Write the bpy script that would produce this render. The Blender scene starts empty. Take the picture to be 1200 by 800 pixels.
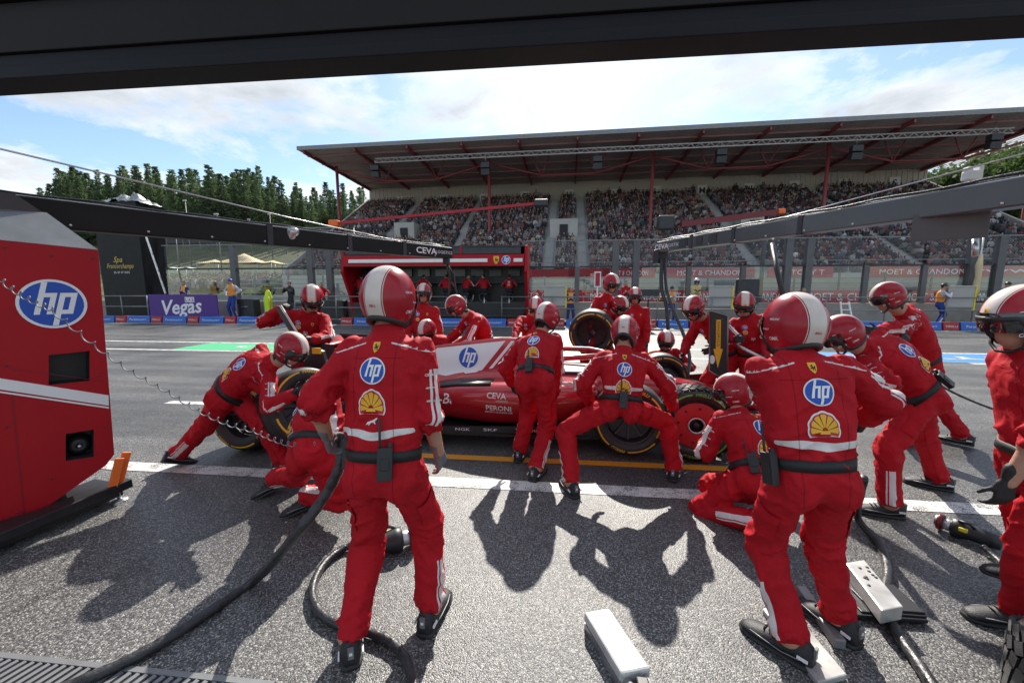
import bpy, bmesh, math, random
import numpy as np
from mathutils import Vector, Matrix
from mathutils.bvhtree import BVHTree
R = math.radians
random.seed(7); rng = np.random.default_rng(7)
SC = bpy.context.scene
COL = SC.collection

# ------------------------------------------------------------------ camera, sky, sun, exposure
FPX, CAM_H, PITCH, YAW = 470.0, 1.70, R(7.5), R(5.9)
cam_d = bpy.data.cameras.new('camera'); cam = bpy.data.objects.new('camera', cam_d); COL.objects.link(cam)
cam_d.sensor_width = 36.0; cam_d.lens = FPX / 1200 * 36; cam_d.clip_start = 0.05; cam_d.clip_end = 3000
cam.location = (0, 0, CAM_H); cam.rotation_euler = (R(90) - PITCH, 0, YAW)
SC.camera = cam
SUN_EL, SUN_AZ = R(39), R(3)            # azimuth measured from +Y towards +X
world = bpy.data.worlds.new('World'); SC.world = world; world.use_nodes = True
def build_world():
    nt = world.node_tree; nt.nodes.clear(); N = nt.nodes.new; L = nt.links.new
    out = N('ShaderNodeOutputWorld'); bg = N('ShaderNodeBackground'); L(bg.outputs[0], out.inputs[0])
    sky = N('ShaderNodeTexSky'); sky.sky_type = 'NISHITA'; sky.sun_disc = False
    sky.sun_elevation = SUN_EL; sky.sun_rotation = SUN_AZ; sky.air_density = 1.0; sky.dust_density = 0.45; sky.ozone_density = 2.6
    tc = N('ShaderNodeTexCoord'); sep = N('ShaderNodeSeparateXYZ'); L(tc.outputs['Generated'], sep.inputs[0])
    # project the direction on a cloud layer plane: (x, y) / (z + 0.12)
    zc = N('ShaderNodeMath'); zc.operation = 'MAXIMUM'; L(sep.outputs[2], zc.inputs[0]); zc.inputs[1].default_value = 0.0
    za = N('ShaderNodeMath'); za.operation = 'ADD'; L(zc.outputs[0], za.inputs[0]); za.inputs[1].default_value = 0.16
    dx = N('ShaderNodeMath'); dx.operation = 'DIVIDE'; L(sep.outputs[0], dx.inputs[0]); L(za.outputs[0], dx.inputs[1])
    dy = N('ShaderNodeMath'); dy.operation = 'DIVIDE'; L(sep.outputs[1], dy.inputs[0]); L(za.outputs[0], dy.inputs[1])
    cmb = N('ShaderNodeCombineXYZ'); L(dx.outputs[0], cmb.inputs[0]); L(dy.outputs[0], cmb.inputs[1])
    cmb.inputs[2].default_value = 3.7
    n1 = N('ShaderNodeTexNoise'); n1.inputs['Scale'].default_value = 1.35; n1.inputs['Detail'].default_value = 9; n1.inputs['Roughness'].default_value = 0.63; n1.inputs['Distortion'].default_value = 0.2
    L(cmb.outputs[0], n1.inputs['Vector'])
    r1 = N('ShaderNodeValToRGB'); r1.color_ramp.elements[0].position = 0.44; r1.color_ramp.elements[1].position = 0.565
    L(n1.outputs[0], r1.inputs[0])
    # thickness shading of the clouds themselves
    n2 = N('ShaderNodeTexNoise'); n2.inputs['Scale'].default_value = 2.6; n2.inputs['Detail'].default_value = 6
    L(cmb.outputs[0], n2.inputs['Vector'])
    r2 = N('ShaderNodeValToRGB'); r2.color_ramp.elements[0].position = 0.46; r2.color_ramp.elements[0].color = (6.6, 6.8, 7.0, 1)
    r2.color_ramp.elements[1].position = 0.72; r2.color_ramp.elements[1].color = (2.9, 3.2, 3.6, 1)
    av = N('ShaderNodeMath'); av.operation = 'MULTIPLY_ADD'; L(n2.outputs[0], av.inputs[0]); av.inputs[1].default_value = 0.45; hv = N('ShaderNodeMath'); hv.operation = 'MULTIPLY'; L(n1.outputs[0], hv.inputs[0]); hv.inputs[1].default_value = 0.6; L(hv.outputs[0], av.inputs[2]); L(av.outputs[0], r2.inputs[0])
    mx = N('ShaderNodeMixRGB'); L(r1.outputs[0], mx.inputs[0]); L(sky.outputs[0], mx.inputs[1]); L(r2.outputs[0], mx.inputs[2])
    L(mx.outputs[0], bg.inputs[0]); bg.inputs[1].default_value = 0.075
build_world()
sd = bpy.data.lights.new('sun', 'SUN'); sun = bpy.data.objects.new('sun', sd); COL.objects.link(sun)
sd.energy = 3.3; sd.angle = R(0.6); sd.color = (1.0, 0.94, 0.85)
sun.rotation_euler = (R(90) - SUN_EL, 0, math.pi - SUN_AZ)
SC.view_settings.view_transform = 'Standard'; SC.view_settings.look = 'None'
SC.view_settings.exposure = 1.28; SC.view_settings.gamma = 1.0; SC.view_settings.use_curve_mapping = False
SC.cycles.use_denoising = True
SC.cycles.max_bounces = 6; SC.cycles.transparent_max_bounces = 12
SC.cycles.caustics_reflective = False; SC.cycles.caustics_refractive = False

# ------------------------------------------------------------------ pixel rays (1200 x 800 photograph)
CAM = np.array([0, 0, CAM_H])
_cp, _sp, _cy, _sy = math.cos(PITCH), math.sin(PITCH), math.cos(YAW), math.sin(YAW)
FWD = np.array([-_sy * _cp, _cy * _cp, -_sp]); RGT = np.array([_cy, _sy, 0.0]); UPV = np.cross(RGT, FWD)
def ray(x, y): return FWD + RGT * (x - 600) / FPX + UPV * (400 - y) / FPX
def D(x, y, d): return CAM + ray(x, y) * d                      # point at depth d along the axis
def G(x, y, z=0.0):
    r = ray(x, y); return CAM + r * ((z - CAM_H) / r[2])       # point at height z
def WY(x, y, Y):
    r = ray(x, y); return CAM + r * (Y / r[1])                  # point on the plane Y
def WX(x, y, X):
    r = ray(x, y); return CAM + r * (X / r[0])

# ------------------------------------------------------------------ objects and tags
def tag(o, label=None, cat=None, group=None, kind=None):
    if label: o['label'] = label
    if cat: o['category'] = cat
    if group: o['group'] = group
    if kind: o['kind'] = kind
    return o
def empty(name, loc=(0, 0, 0), rz=0.0):
    o = bpy.data.objects.new(name, None); COL.objects.link(o); o.location = loc; o.rotation_euler = (0, 0, rz)
    o.empty_display_size = 0.2
    return o
def link(name, me, parent=None, loc=(0, 0, 0), rot=None):
    o = bpy.data.objects.new(name, me); COL.objects.link(o)
    if parent is not None: o.parent = parent
    o.location = loc
    if rot is not None: o.rotation_euler = rot
    return o
def copy_tree(o, parent=None):
    c = o.copy(); COL.objects.link(c); c.parent = parent
    for ch in list(o.children): copy_tree(ch, c)
    return c
class MB:
    """collects shapes; build() links them as one mesh object"""
    def __init__(s): s.v = []; s.f = []; s.m = []; s.sm = []
    def add(s, vs, fs, mi=0, smooth=False):
        b = len(s.v); s.v += [tuple(map(float, v)) for v in vs]
        for f in fs: s.f.append(tuple(b + i for i in f)); s.m.append(mi); s.sm.append(smooth)
        return s
    def box(s, c, d, mi=0, rz=0.0, M=None):
        x, y, z = [k / 2 for k in d]
        vs = [(-x, -y, -z), (x, -y, -z), (x, y, -z), (-x, y, -z), (-x, -y, z), (x, -y, z), (x, y, z), (-x, y, z)]
        if M is None: M = Matrix.Rotation(rz, 3, 'Z')
        vs = [tuple(M @ Vector(v) + Vector(c)) for v in vs]
        return s.add(vs, [(0, 3, 2, 1), (4, 5, 6, 7), (0, 1, 5, 4), (1, 2, 6, 5), (2, 3, 7, 6), (3, 0, 4, 7)], mi)
    def beam(s, p, q, w, h, mi=0, up=(0, 0, 1)):
        p = Vector(p); q = Vector(q); a = (q - p).normalized(); u = Vector(up)
        if abs(a.dot(u)) > 0.98: u = Vector((1, 0, 0))
        r = a.cross(u).normalized(); t = r.cross(a).normalized()
        vs = []
        for c in (p, q):
            for i, j in ((-1, -1), (1, -1), (1, 1), (-1, 1)): vs.append(c + r * i * w / 2 + t * j * h / 2)
        return s.add(vs, [(0, 1, 2, 3), (7, 6, 5, 4), (0, 4, 5, 1), (1, 5, 6, 2), (2, 6, 7, 3), (3, 7, 4, 0)], mi)
    def tube(s, pts, r, n=10, mi=0, caps=True, closed=False):
        pts = [Vector(p) for p in pts]; k = len(pts); rs = r if hasattr(r, '__len__') else [r] * k
        vs = []; prev = None
        for i, p in enumerate(pts):
            a = (pts[(i + 1) % k] if (i < k - 1 or closed) else p) - (pts[i - 1] if (i > 0 or closed) else p)
            a.normalize()
            if prev is None:
                u = Vector((0, 0, 1)) if abs(a.z) < 0.9 else Vector((1, 0, 0)); u = (u - a * u.dot(a)).normalized()
            else: u = (prev - a * prev.dot(a)).normalized()
            prev = u; w = a.cross(u)
            for j in range(n):
                t = 2 * math.pi * j / n; vs.append(p + (u * math.cos(t) + w * math.sin(t)) * rs[i])
        fs = []
        for i in range(k if closed else k - 1):
            i2 = (i + 1) % k
            for j in range(n): fs.append((i * n + j, i * n + (j + 1) % n, i2 * n + (j + 1) % n, i2 * n + j))
        if caps and not closed: fs += [tuple(range(n))[::-1], tuple((k - 1) * n + j for j in range(n))]
        return s.add(vs, fs, mi, True)
    def lathe(s, prof, n=32, mi=0, M=None, closed=False):
        """prof: (axial, radius); axis is local Y"""
        vs = []; k = len(prof)
        for a, r in prof:
            for j in range(n):
                t = 2 * math.pi * j / n; vs.append((r * math.cos(t), a, r * math.sin(t)))
        fs = []
        for i in range(k if closed else k - 1):
            i2 = (i + 1) % k
            for j in range(n): fs.append((i * n + j, i * n + (j + 1) % n, i2 * n + (j + 1) % n, i2 * n + j))
        if M is not None: vs = [tuple(M @ Vector(v)) for v in vs]
        return s.add(vs, fs, mi, True)
    def loft(s, rings, mi=0, caps=True, smooth=True, close=True):
        n = len(rings[0]); vs = [p for r in rings for p in r]; fs = []
        for i in range(len(rings) - 1):
            for j in range(n if close else n - 1):
                fs.append((i * n + j, i * n + (j + 1) % n, (i + 1) * n + (j + 1) % n, (i + 1) * n + j))
        if caps and close: fs += [tuple(range(n))[::-1], tuple((len(rings) - 1) * n + j for j in range(n))]
        return s.add(vs, fs, mi, smooth)
    def prism(s, poly, ax, t0, t1, mi=0):
        """extrude a 2D polygon along axis ax ('x','y','z')"""
        def P(a, b, t): return {'x': (t, a, b), 'y': (a, t, b), 'z': (a, b, t)}[ax]
        n = len(poly); vs = [P(a, b, t0) for a, b in poly] + [P(a, b, t1) for a, b in poly]
        fs = [tuple(range(n))[::-1], tuple(range(n, 2 * n))] + [(i, (i + 1) % n, n + (i + 1) % n, n + i) for i in range(n)]
        return s.add(vs, fs, mi)
    def mesh(s, name, mats, fix=True):
        me = bpy.data.meshes.new(name); me.from_pydata(s.v, [], s.f)
        for m in (mats if isinstance(mats, (list, tuple)) else [mats]): me.materials.append(m)
        me.polygons.foreach_set('material_index', s.m); me.polygons.foreach_set('use_smooth', s.sm)
        if fix:
            bm = bmesh.new(); bm.from_mesh(me); bmesh.ops.recalc_face_normals(bm, faces=bm.faces); bm.to_mesh(me); bm.free()
        me.update(); return me
    def build(s, name, mats, parent=None, loc=(0, 0, 0), rot=None, bevel=0.0, fix=True):
        me = s.mesh(name, mats, fix)
        o = link(name, me, parent, loc, rot)
        if bevel:
            b = o.modifiers.new('bevel', 'BEVEL'); b.width = bevel; b.segments = 2; b.limit_method = 'ANGLE'; b.angle_limit = R(40); b.harden_normals = False
        return o
def box(name, mat, c, d, parent=None, rz=0, bevel=0.0): return MB().box(c, d, rz=rz).build(name, mat, parent, bevel=bevel)

# ------------------------------------------------------------------ materials
MAT = {}
def mat(name, col, rough=0.6, metal=0.0, spec=0.5, noise=0.0, nscale=8.0, bump=0.0, bscale=60.0, coat=0.0, sheen=0.0, emit=None, rvar=0.0):
    m = bpy.data.materials.new(name); m.use_nodes = True; nt = m.node_tree; b = nt.nodes['Principled BSDF']; N = nt.nodes.new; L = nt.links.new
    b.inputs['Roughness'].default_value = rough; b.inputs['Metallic'].default_value = metal
    b.inputs['Specular IOR Level'].default_value = spec; b.inputs['Base Color'].default_value = (*col, 1)
    if coat: b.inputs['Coat Weight'].default_value = coat; b.inputs['Coat Roughness'].default_value = 0.08
    if sheen: b.inputs['Sheen Weight'].default_value = sheen; b.inputs['Sheen Roughness'].default_value = 0.5
    if noise or bump or rvar:
        tc = N('ShaderNodeTexCoord')
    if noise or rvar:
        n = N('ShaderNodeTexNoise'); n.inputs['Scale'].default_value = nscale; n.inputs['Detail'].default_value = 5; L(tc.outputs['Object'], n.inputs['Vector'])
        if noise:
            mr = N('ShaderNodeMapRange'); mr.inputs[1].default_value = 0.3; mr.inputs[2].default_value = 0.7; mr.inputs[3].default_value = 1 - noise; mr.inputs[4].default_value = 1 + noise
            L(n.outputs[0], mr.inputs[0]); v = N('ShaderNodeVectorMath'); v.operation = 'SCALE'; v.inputs[0].default_value = col; L(mr.outputs[0], v.inputs['Scale']); L(v.outputs[0], b.inputs['Base Color'])
        if rvar:
            m2 = N('ShaderNodeMapRange'); m2.inputs[1].default_value = 0.3; m2.inputs[2].default_value = 0.7; m2.inputs[3].default_value = max(0.03, rough - rvar); m2.inputs[4].default_value = rough + rvar
            L(n.outputs[0], m2.inputs[0]); L(m2.outputs[0], b.inputs['Roughness'])
    if bump:
        n2 = N('ShaderNodeTexNoise'); n2.inputs['Scale'].default_value = bscale; n2.inputs['Detail'].default_value = 4; L(tc.outputs['Object'], n2.inputs['Vector'])
        bp = N('ShaderNodeBump'); bp.inputs['Strength'].default_value = bump; bp.inputs['Distance'].default_value = 0.01; L(n2.outputs[0], bp.inputs['Height']); L(bp.outputs[0], b.inputs['Normal'])
    if emit: b.inputs['Emission Color'].default_value = (*emit[0], 1); b.inputs['Emission Strength'].default_value = emit[1]
    MAT[name] = m; return m
RED = (0.42, 0.009, 0.017)
mat('red_paint', (0.38, 0.006, 0.013), 0.5, spec=0.25, noise=0.06, nscale=3)
mat('car_red', (0.44, 0.008, 0.016), 0.28, metal=0.1, coat=0.8)
mat('dark_red', (0.16, 0.006, 0.012), 0.4)
mat('white_paint', (0.78, 0.77, 0.75), 0.45, noise=0.05)
mat('logo_white', (0.80, 0.80, 0.80), 0.55)
mat('logo_blue', (0.012, 0.075, 0.42), 0.5)
mat('logo_yellow', (0.78, 0.42, 0.02), 0.5)
mat('logo_red', (0.50, 0.012, 0.02), 0.5)
mat('logo_black', (0.012, 0.012, 0.014), 0.5)
mat('logo_green', (0.12, 0.35, 0.03), 0.5)
mat('carbon', (0.014, 0.014, 0.016), 0.38, noise=0.2, nscale=20)
mat('black_plastic', (0.016, 0.016, 0.018), 0.45, noise=0.2, nscale=14)
mat('rubber', (0.018, 0.018, 0.019), 0.55, noise=0.25, nscale=9, rvar=0.12)
mat('rubber_wet', (0.018, 0.018, 0.02), 0.25, noise=0.2, nscale=6, rvar=0.1)
mat('steel', (0.55, 0.55, 0.56), 0.32, metal=0.9, noise=0.1, rvar=0.1)
mat('alu_white', (0.50, 0.50, 0.48), 0.35, metal=0.3, noise=0.22, nscale=7, rvar=0.1)
mat('grey_metal', (0.22, 0.225, 0.23), 0.5, metal=0.4, noise=0.12)
mat('dark_metal', (0.045, 0.046, 0.05), 0.5, metal=0.3, noise=0.2)
mat('post_grey', (0.11, 0.112, 0.115), 0.6, noise=0.12, nscale=3)
mat('glove', (0.014, 0.014, 0.016), 0.6, bump=0.3, bscale=200)
mat('glove_grey', (0.15, 0.15, 0.155), 0.7, noise=0.15, nscale=40, bump=0.3, bscale=200)
mat('shoe', (0.016, 0.015, 0.017), 0.6, noise=0.3, nscale=60, bump=0.2, bscale=150)
mat('shoe_sole', (0.025, 0.024, 0.024), 0.7)
mat('belt', (0.012, 0.012, 0.013), 0.6)
mat('visor', (0.012, 0.012, 0.014), 0.08, spec=0.8, coat=0.6)
mat('orange', (0.85, 0.16, 0.02), 0.5)
mat('screen', (0.01, 0.01, 0.012), 0.2)
mat('concrete', (0.27, 0.255, 0.23), 0.85, noise=0.18, nscale=1.2, bump=0.2, bscale=18)
mat('concrete_light', (0.42, 0.41, 0.38), 0.85, noise=0.12, nscale=0.6)
mat('tarp_black', (0.009, 0.009, 0.010), 0.5, spec=0.25, noise=0.3, nscale=3, bump=0.5, bscale=4)
mat('tarp_silver', (0.26, 0.28, 0.29), 0.38, metal=0.3, noise=0.2)
mat('gold', (0.65, 0.45, 0.08), 0.45)
mat('purple', (0.075, 0.022, 0.22), 0.5)
mat('block_blue', (0.03, 0.13, 0.48), 0.55, noise=0.1)
mat('block_red', (0.38, 0.03, 0.03), 0.6, noise=0.2)
mat('banner_red', (0.42, 0.02, 0.035), 0.6, noise=0.06)
mat('road_white', (0.72, 0.72, 0.68), 0.6, noise=0.12, nscale=6, bump=0.5, bscale=110)
mat('road_green', (0.03, 0.34, 0.14), 0.6, noise=0.1, nscale=6)
mat('road_blue', (0.03, 0.16, 0.42), 0.6, noise=0.1, nscale=6)
mat('hose', (0.028, 0.028, 0.03), 0.42, noise=0.5, nscale=24, rvar=0.12, bump=0.4, bscale=70)
mat('cloth_beige', (0.62, 0.50, 0.30), 0.8, noise=0.06)
mat('cloth_white', (0.75, 0.76, 0.77), 0.8, noise=0.05)
mat('yellow', (0.75, 0.62, 0.03), 0.6)
mat('hi_vis', (0.55, 0.80, 0.03), 0.6)
mat('lane_dark', (0.02, 0.02, 0.022), 0.7)
mat('skin_plain', (0.48, 0.27, 0.19), 0.55)

def noise_mat(name, c1, c2, scale, rough=0.9, detail=6, bump=0.0, vary=0.0):
    m = bpy.data.materials.new(name); m.use_nodes = True; nt = m.node_tree; b = nt.nodes['Principled BSDF']; N = nt.nodes.new; L = nt.links.new
    tc = N('ShaderNodeTexCoord'); n = N('ShaderNodeTexNoise'); n.inputs['Scale'].default_value = scale; n.inputs['Detail'].default_value = detail; L(tc.outputs['Object'], n.inputs['Vector'])
    r = N('ShaderNodeValToRGB'); r.color_ramp.elements[0].position = 0.35; r.color_ramp.elements[0].color = (*c1, 1); r.color_ramp.elements[1].position = 0.65; r.color_ramp.elements[1].color = (*c2, 1)
    L(n.outputs[0], r.inputs[0]); b.inputs['Roughness'].default_value = rough
    oi = N('ShaderNodeObjectInfo'); om = N('ShaderNodeMapRange'); om.inputs[3].default_value = 1 - vary; om.inputs[4].default_value = 1 + vary; L(oi.outputs['Random'], om.inputs[0]); ov = N('ShaderNodeVectorMath'); ov.operation = 'SCALE'; L(r.outputs[0], ov.inputs[0]); L(om.outputs[0], ov.inputs['Scale']); L(ov.outputs[0], b.inputs['Base Color'])
    if bump:
        bp = N('ShaderNodeBump'); bp.inputs['Strength'].default_value = bump; bp.inputs['Distance'].default_value = 0.05; L(n.outputs[0], bp.inputs['Height']); L(bp.outputs[0], b.inputs['Normal'])
    MAT[name] = m; return m

def asphalt_mat():
    m = bpy.data.materials.new('asphalt'); m.use_nodes = True; nt = m.node_tree; b = nt.nodes['Principled BSDF']; N = nt.nodes.new; L = nt.links.new
    tc = N('ShaderNodeTexCoord')
    v = N('ShaderNodeTexVoronoi'); v.inputs['Scale'].default_value = 150; L(tc.outputs['Object'], v.inputs['Vector'])
    v.inputs['Randomness'].default_value = 1.0
    sp = N('ShaderNodeSeparateColor'); L(v.outputs['Color'], sp.inputs[0])
    r = N('ShaderNodeValToRGB'); e = r.color_ramp.elements; e[0].position = 0.0; e[0].color = (0.050, 0.050, 0.052, 1); e[1].position = 1.0; e[1].color = (0.45, 0.44, 0.415, 1)
    k = e.new(0.45); k.color = (0.098, 0.097, 0.095, 1); k = e.new(0.80); k.color = (0.235, 0.23, 0.22, 1)
    L(sp.outputs[0], r.inputs[0])
    # dark binder between the stones
    dr = N('ShaderNodeMapRange'); dr.inputs[1].default_value = 0.35; dr.inputs[2].default_value = 0.75; dr.inputs[3].default_value = 1.0; dr.inputs[4].default_value = 0.45
    L(v.outputs['Distance'], dr.inputs[0])
    n = N('ShaderNodeTexNoise'); n.inputs['Scale'].default_value = 0.55; n.inputs['Detail'].default_value = 6; L(tc.outputs['Object'], n.inputs['Vector'])
    nr = N('ShaderNodeMapRange'); nr.inputs[1].default_value = 0.35; nr.inputs[2].default_value = 0.65; nr.inputs[3].default_value = 0.74; nr.inputs[4].default_value = 1.12; L(n.outputs[0], nr.inputs[0])
    # rubber laid down along the lane: streaks stretched in x, strongest in the pit box and the fast lane
    mp = N('ShaderNodeMapping'); mp.inputs['Scale'].default_value = (0.10, 2.4, 1); L(tc.outputs['Object'], mp.inputs[0])
    ns = N('ShaderNodeTexNoise'); ns.inputs['Scale'].default_value = 1.0; ns.inputs['Detail'].default_value = 5; L(mp.outputs[0], ns.inputs['Vector'])
    sr_ = N('ShaderNodeMapRange'); sr_.inputs[1].default_value = 0.42; sr_.inputs[2].default_value = 0.62; sr_.inputs[3].default_value = 0.62; sr_.inputs[4].default_value = 1.0; L(ns.outputs[0], sr_.inputs[0])
    sy = N('ShaderNodeSeparateXYZ'); L(tc.outputs['Object'], sy.inputs[0])
    yr = N('ShaderNodeMapRange'); yr.inputs[1].default_value = 3.3; yr.inputs[2].default_value = 4.1; L(sy.outputs[1], yr.inputs[0])
    sm = N('ShaderNodeMixRGB'); L(yr.outputs[0], sm.inputs[0]); sm.inputs[1].default_value = (1, 1, 1, 1); L(sr_.outputs[0], sm.inputs[2])
    mr_ = N('ShaderNodeMath'); mr_.operation = 'MULTIPLY'; L(dr.outputs[0], mr_.inputs[0]); L(sm.outputs[0], mr_.inputs[1])
    ml = N('ShaderNodeMath'); ml.operation = 'MULTIPLY'; L(mr_.outputs[0], ml.inputs[0]); L(nr.outputs[0], ml.inputs[1])
    # oil and rubber blotches
    nb = N('ShaderNodeTexNoise'); nb.inputs['Scale'].default_value = 1.7; nb.inputs['Detail'].default_value = 7; nb.inputs['Roughness'].default_value = 0.62; L(tc.outputs['Object'], nb.inputs['Vector'])
    br = N('ShaderNodeMapRange'); br.inputs[1].default_value = 0.60; br.inputs[2].default_value = 0.68; br.inputs[3].default_value = 1.0; br.inputs[4].default_value = 0.62; L(nb.outputs[0], br.inputs[0])
    m5 = N('ShaderNodeMath'); m5.operation = 'MULTIPLY'; L(ml.outputs[0], m5.inputs[0]); L(br.outputs[0], m5.inputs[1]); ml = m5
    sc = N('ShaderNodeVectorMath'); sc.operation = 'SCALE'; L(r.outputs[0], sc.inputs[0]); L(ml.outputs[0], sc.inputs['Scale'])
    L(sc.outputs[0], b.inputs['Base Color'])
    # damp: some stones shine
    rr = N('ShaderNodeMapRange'); rr.inputs[3].default_value = 0.36; rr.inputs[4].default_value = 0.62; L(n.outputs[0], rr.inputs[0]); rr.inputs[1].default_value = 0.35; rr.inputs[2].default_value = 0.68
    L(rr.outputs[0], b.inputs['Roughness'])
    inv = N('ShaderNodeMath'); inv.operation = 'SUBTRACT'; inv.inputs[0].default_value = 1.0; L(v.outputs['Distance'], inv.inputs[1])
    bp = N('ShaderNodeBump'); bp.inputs['Strength'].default_value = 0.42; bp.inputs['Distance'].default_value = 0.005; L(inv.outputs[0], bp.inputs['Height']); L(bp.outputs[0], b.inputs['Normal'])
    MAT['asphalt'] = m
asphalt_mat()
def line_mat(name, col, wear=0.5):
    """road paint over the same aggregate: worn between the stones"""
    m = bpy.data.materials.new(name); m.use_nodes = True; nt = m.node_tree; b = nt.nodes['Principled BSDF']; N = nt.nodes.new; L = nt.links.new
    tc = N('ShaderNodeTexCoord'); v = N('ShaderNodeTexVoronoi'); v.inputs['Scale'].default_value = 105; L(tc.outputs['Object'], v.inputs['Vector'])
    n = N('ShaderNodeTexNoise'); n.inputs['Scale'].default_value = 7; n.inputs['Detail'].default_value = 8; n.inputs['Roughness'].default_value = 0.7; L(tc.outputs['Object'], n.inputs['Vector'])
    a = N('ShaderNodeMath'); a.operation = 'MULTIPLY_ADD'; L(v.outputs['Distance'], a.inputs[0]); a.inputs[1].default_value = 0.45; L(n.outputs[0], a.inputs[2])
    mr = N('ShaderNodeMapRange'); mr.inputs[1].default_value = 1.02 - wear * 0.3; mr.inputs[2].default_value = 1.14 - wear * 0.3; L(a.outputs[0], mr.inputs[0])
    mx = N('ShaderNodeMixRGB'); L(mr.outputs[0], mx.inputs[0]); mx.inputs[1].default_value = (*col, 1); mx.inputs[2].default_value = (0.09, 0.09, 0.09, 1)
    L(mx.outputs[0], b.inputs['Base Color']); b.inputs['Roughness'].default_value = 0.55
    inv = N('ShaderNodeMath'); inv.operation = 'SUBTRACT'; inv.inputs[0].default_value = 1.0; L(v.outputs['Distance'], inv.inputs[1])
    bp = N('ShaderNodeBump'); bp.inputs['Strength'].default_value = 0.35; bp.inputs['Distance'].default_value = 0.003; L(inv.outputs[0], bp.inputs['Height']); L(bp.outputs[0], b.inputs['Normal'])
    MAT[name] = m
line_mat('line_white', (0.66, 0.65, 0.61), 0.9); line_mat('line_orange', (0.72, 0.30, 0.02), 0.45)
line_mat('line_green', (0.05, 0.42, 0.18), 0.3); line_mat('line_blue', (0.04, 0.22, 0.50), 0.3)

def glass_mat(name, tint, refl=0.10, rough=0.02):
    m = bpy.data.materials.new(name); m.use_nodes = True; nt = m.node_tree; nt.nodes.clear(); N = nt.nodes.new; L = nt.links.new
    o = N('ShaderNodeOutputMaterial'); t = N('ShaderNodeBsdfTransparent'); t.inputs[0].default_value = (*tint, 1)
    g = N('ShaderNodeBsdfGlossy'); g.inputs['Roughness'].default_value = rough
    lw = N('ShaderNodeLayerWeight'); lw.inputs[0].default_value = 0.25
    mr = N('ShaderNodeMapRange'); mr.inputs[3].default_value = refl * 0.4; mr.inputs[4].default_value = min(1, refl * 6); L(lw.outputs['Fresnel'], mr.inputs[0])
    mx = N('ShaderNodeMixShader'); L(mr.outputs[0], mx.inputs[0]); L(t.outputs[0], mx.inputs[1]); L(g.outputs[0], mx.inputs[2]); L(mx.outputs[0], o.inputs[0])
    MAT[name] = m
glass_mat('glass', (0.86, 0.91, 0.90), 0.12)
def mesh_fence_mat(name, col, cell, wire):
    """chain link too fine to model at this distance: diamond wires, open between"""
    m = bpy.data.materials.new(name); m.use_nodes = True; nt = m.node_tree; nt.nodes.clear(); N = nt.nodes.new; L = nt.links.new
    o = N('ShaderNodeOutputMaterial'); t = N('ShaderNodeBsdfTransparent'); d = N('ShaderNodeBsdfPrincipled'); d.inputs['Base Color'].default_value = (*col, 1); d.inputs['Roughness'].default_value = 0.5; d.inputs['Metallic'].default_value = 0.4
    tc = N('ShaderNodeTexCoord'); sp = N('ShaderNodeSeparateXYZ'); L(tc.outputs['Object'], sp.inputs[0])
    outs = []
    for sgn in (1, -1):
        a = N('ShaderNodeMath'); a.operation = 'MULTIPLY_ADD'; L(sp.outputs[2], a.inputs[0]); a.inputs[1].default_value = sgn; L(sp.outputs[0], a.inputs[2])
        b = N('ShaderNodeMath'); b.operation = 'MULTIPLY'; L(a.outputs[0], b.inputs[0]); b.inputs[1].default_value = 1.0 / cell
        f = N('ShaderNodeMath'); f.operation = 'FRACT'; L(b.outputs[0], f.inputs[0])
        g = N('ShaderNodeMath'); g.operation = 'LESS_THAN'; L(f.outputs[0], g.inputs[0]); g.inputs[1].default_value = wire; outs.append(g)
    mxx = N('ShaderNodeMath'); mxx.operation = 'MAXIMUM'; L(outs[0].outputs[0], mxx.inputs[0]); L(outs[1].outputs[0], mxx.inputs[1])
    mx = N('ShaderNodeMixShader'); L(mxx.outputs[0], mx.inputs[0]); L(t.outputs[0], mx.inputs[1]); L(d.outputs[0], mx.inputs[2]); L(mx.outputs[0], o.inputs[0])
    MAT[name] = m
mesh_fence_mat('chain_link', (0.22, 0.225, 0.23), 0.12, 0.10)

# ------------------------------------------------------------------ lettering (mesh from font outlines, cached)
_TXT = {}
def text_tris(s, bold=0.0, shear=0.0, spacing=1.0):
    """2D triangles of a text, height of capitals about 1, centred on its box"""
    key = (s, bold, shear, spacing)
    if key in _TXT: return _TXT[key]
    cu = bpy.data.curves.new('t', 'FONT'); cu.body = s; cu.size = 1.4; cu.resolution_u = 2; cu.offset = bold; cu.shear = shear; cu.space_character = spacing
    ob = bpy.data.objects.new('t', cu); COL.objects.link(ob)
    dg = bpy.context.evaluated_depsgraph_get(); me = bpy.data.meshes.new_from_object(ob.evaluated_get(dg))
    vs = np.array([v.co[:2] for v in me.vertices]).reshape(-1, 2); fs = [tuple(p.vertices) for p in me.polygons]
    bpy.data.objects.remove(ob); bpy.data.curves.remove(cu); bpy.data.meshes.remove(me)
    if len(vs):
        lo, hi = vs.min(0), vs.max(0); vs = vs - (lo + hi) / 2
    _TXT[key] = (vs, fs); return vs, fs
def flat_text(name, s, mt, c, u, v, h, parent=None, width=None, bold=0.0, shear=0.0, spacing=1.0, lift=0.004):
    """letters on a flat surface: centre c, unit axes u (reading) and v (up), h = cap height; real thickness 2 mm"""
    vs, fs = text_tris(s, bold, shear, spacing)
    c = Vector(c); u = Vector(u).normalized(); v = Vector(v).normalized(); n = u.cross(v)
    sx = h
    if width: sx = width / max(1e-6, vs[:, 0].max() - vs[:, 0].min())
    m = MB(); m.add([c + u * p[0] * sx + v * p[1] * h + n * lift for p in vs], fs)
    return m.build(name, mt, parent, fix=False)
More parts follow.
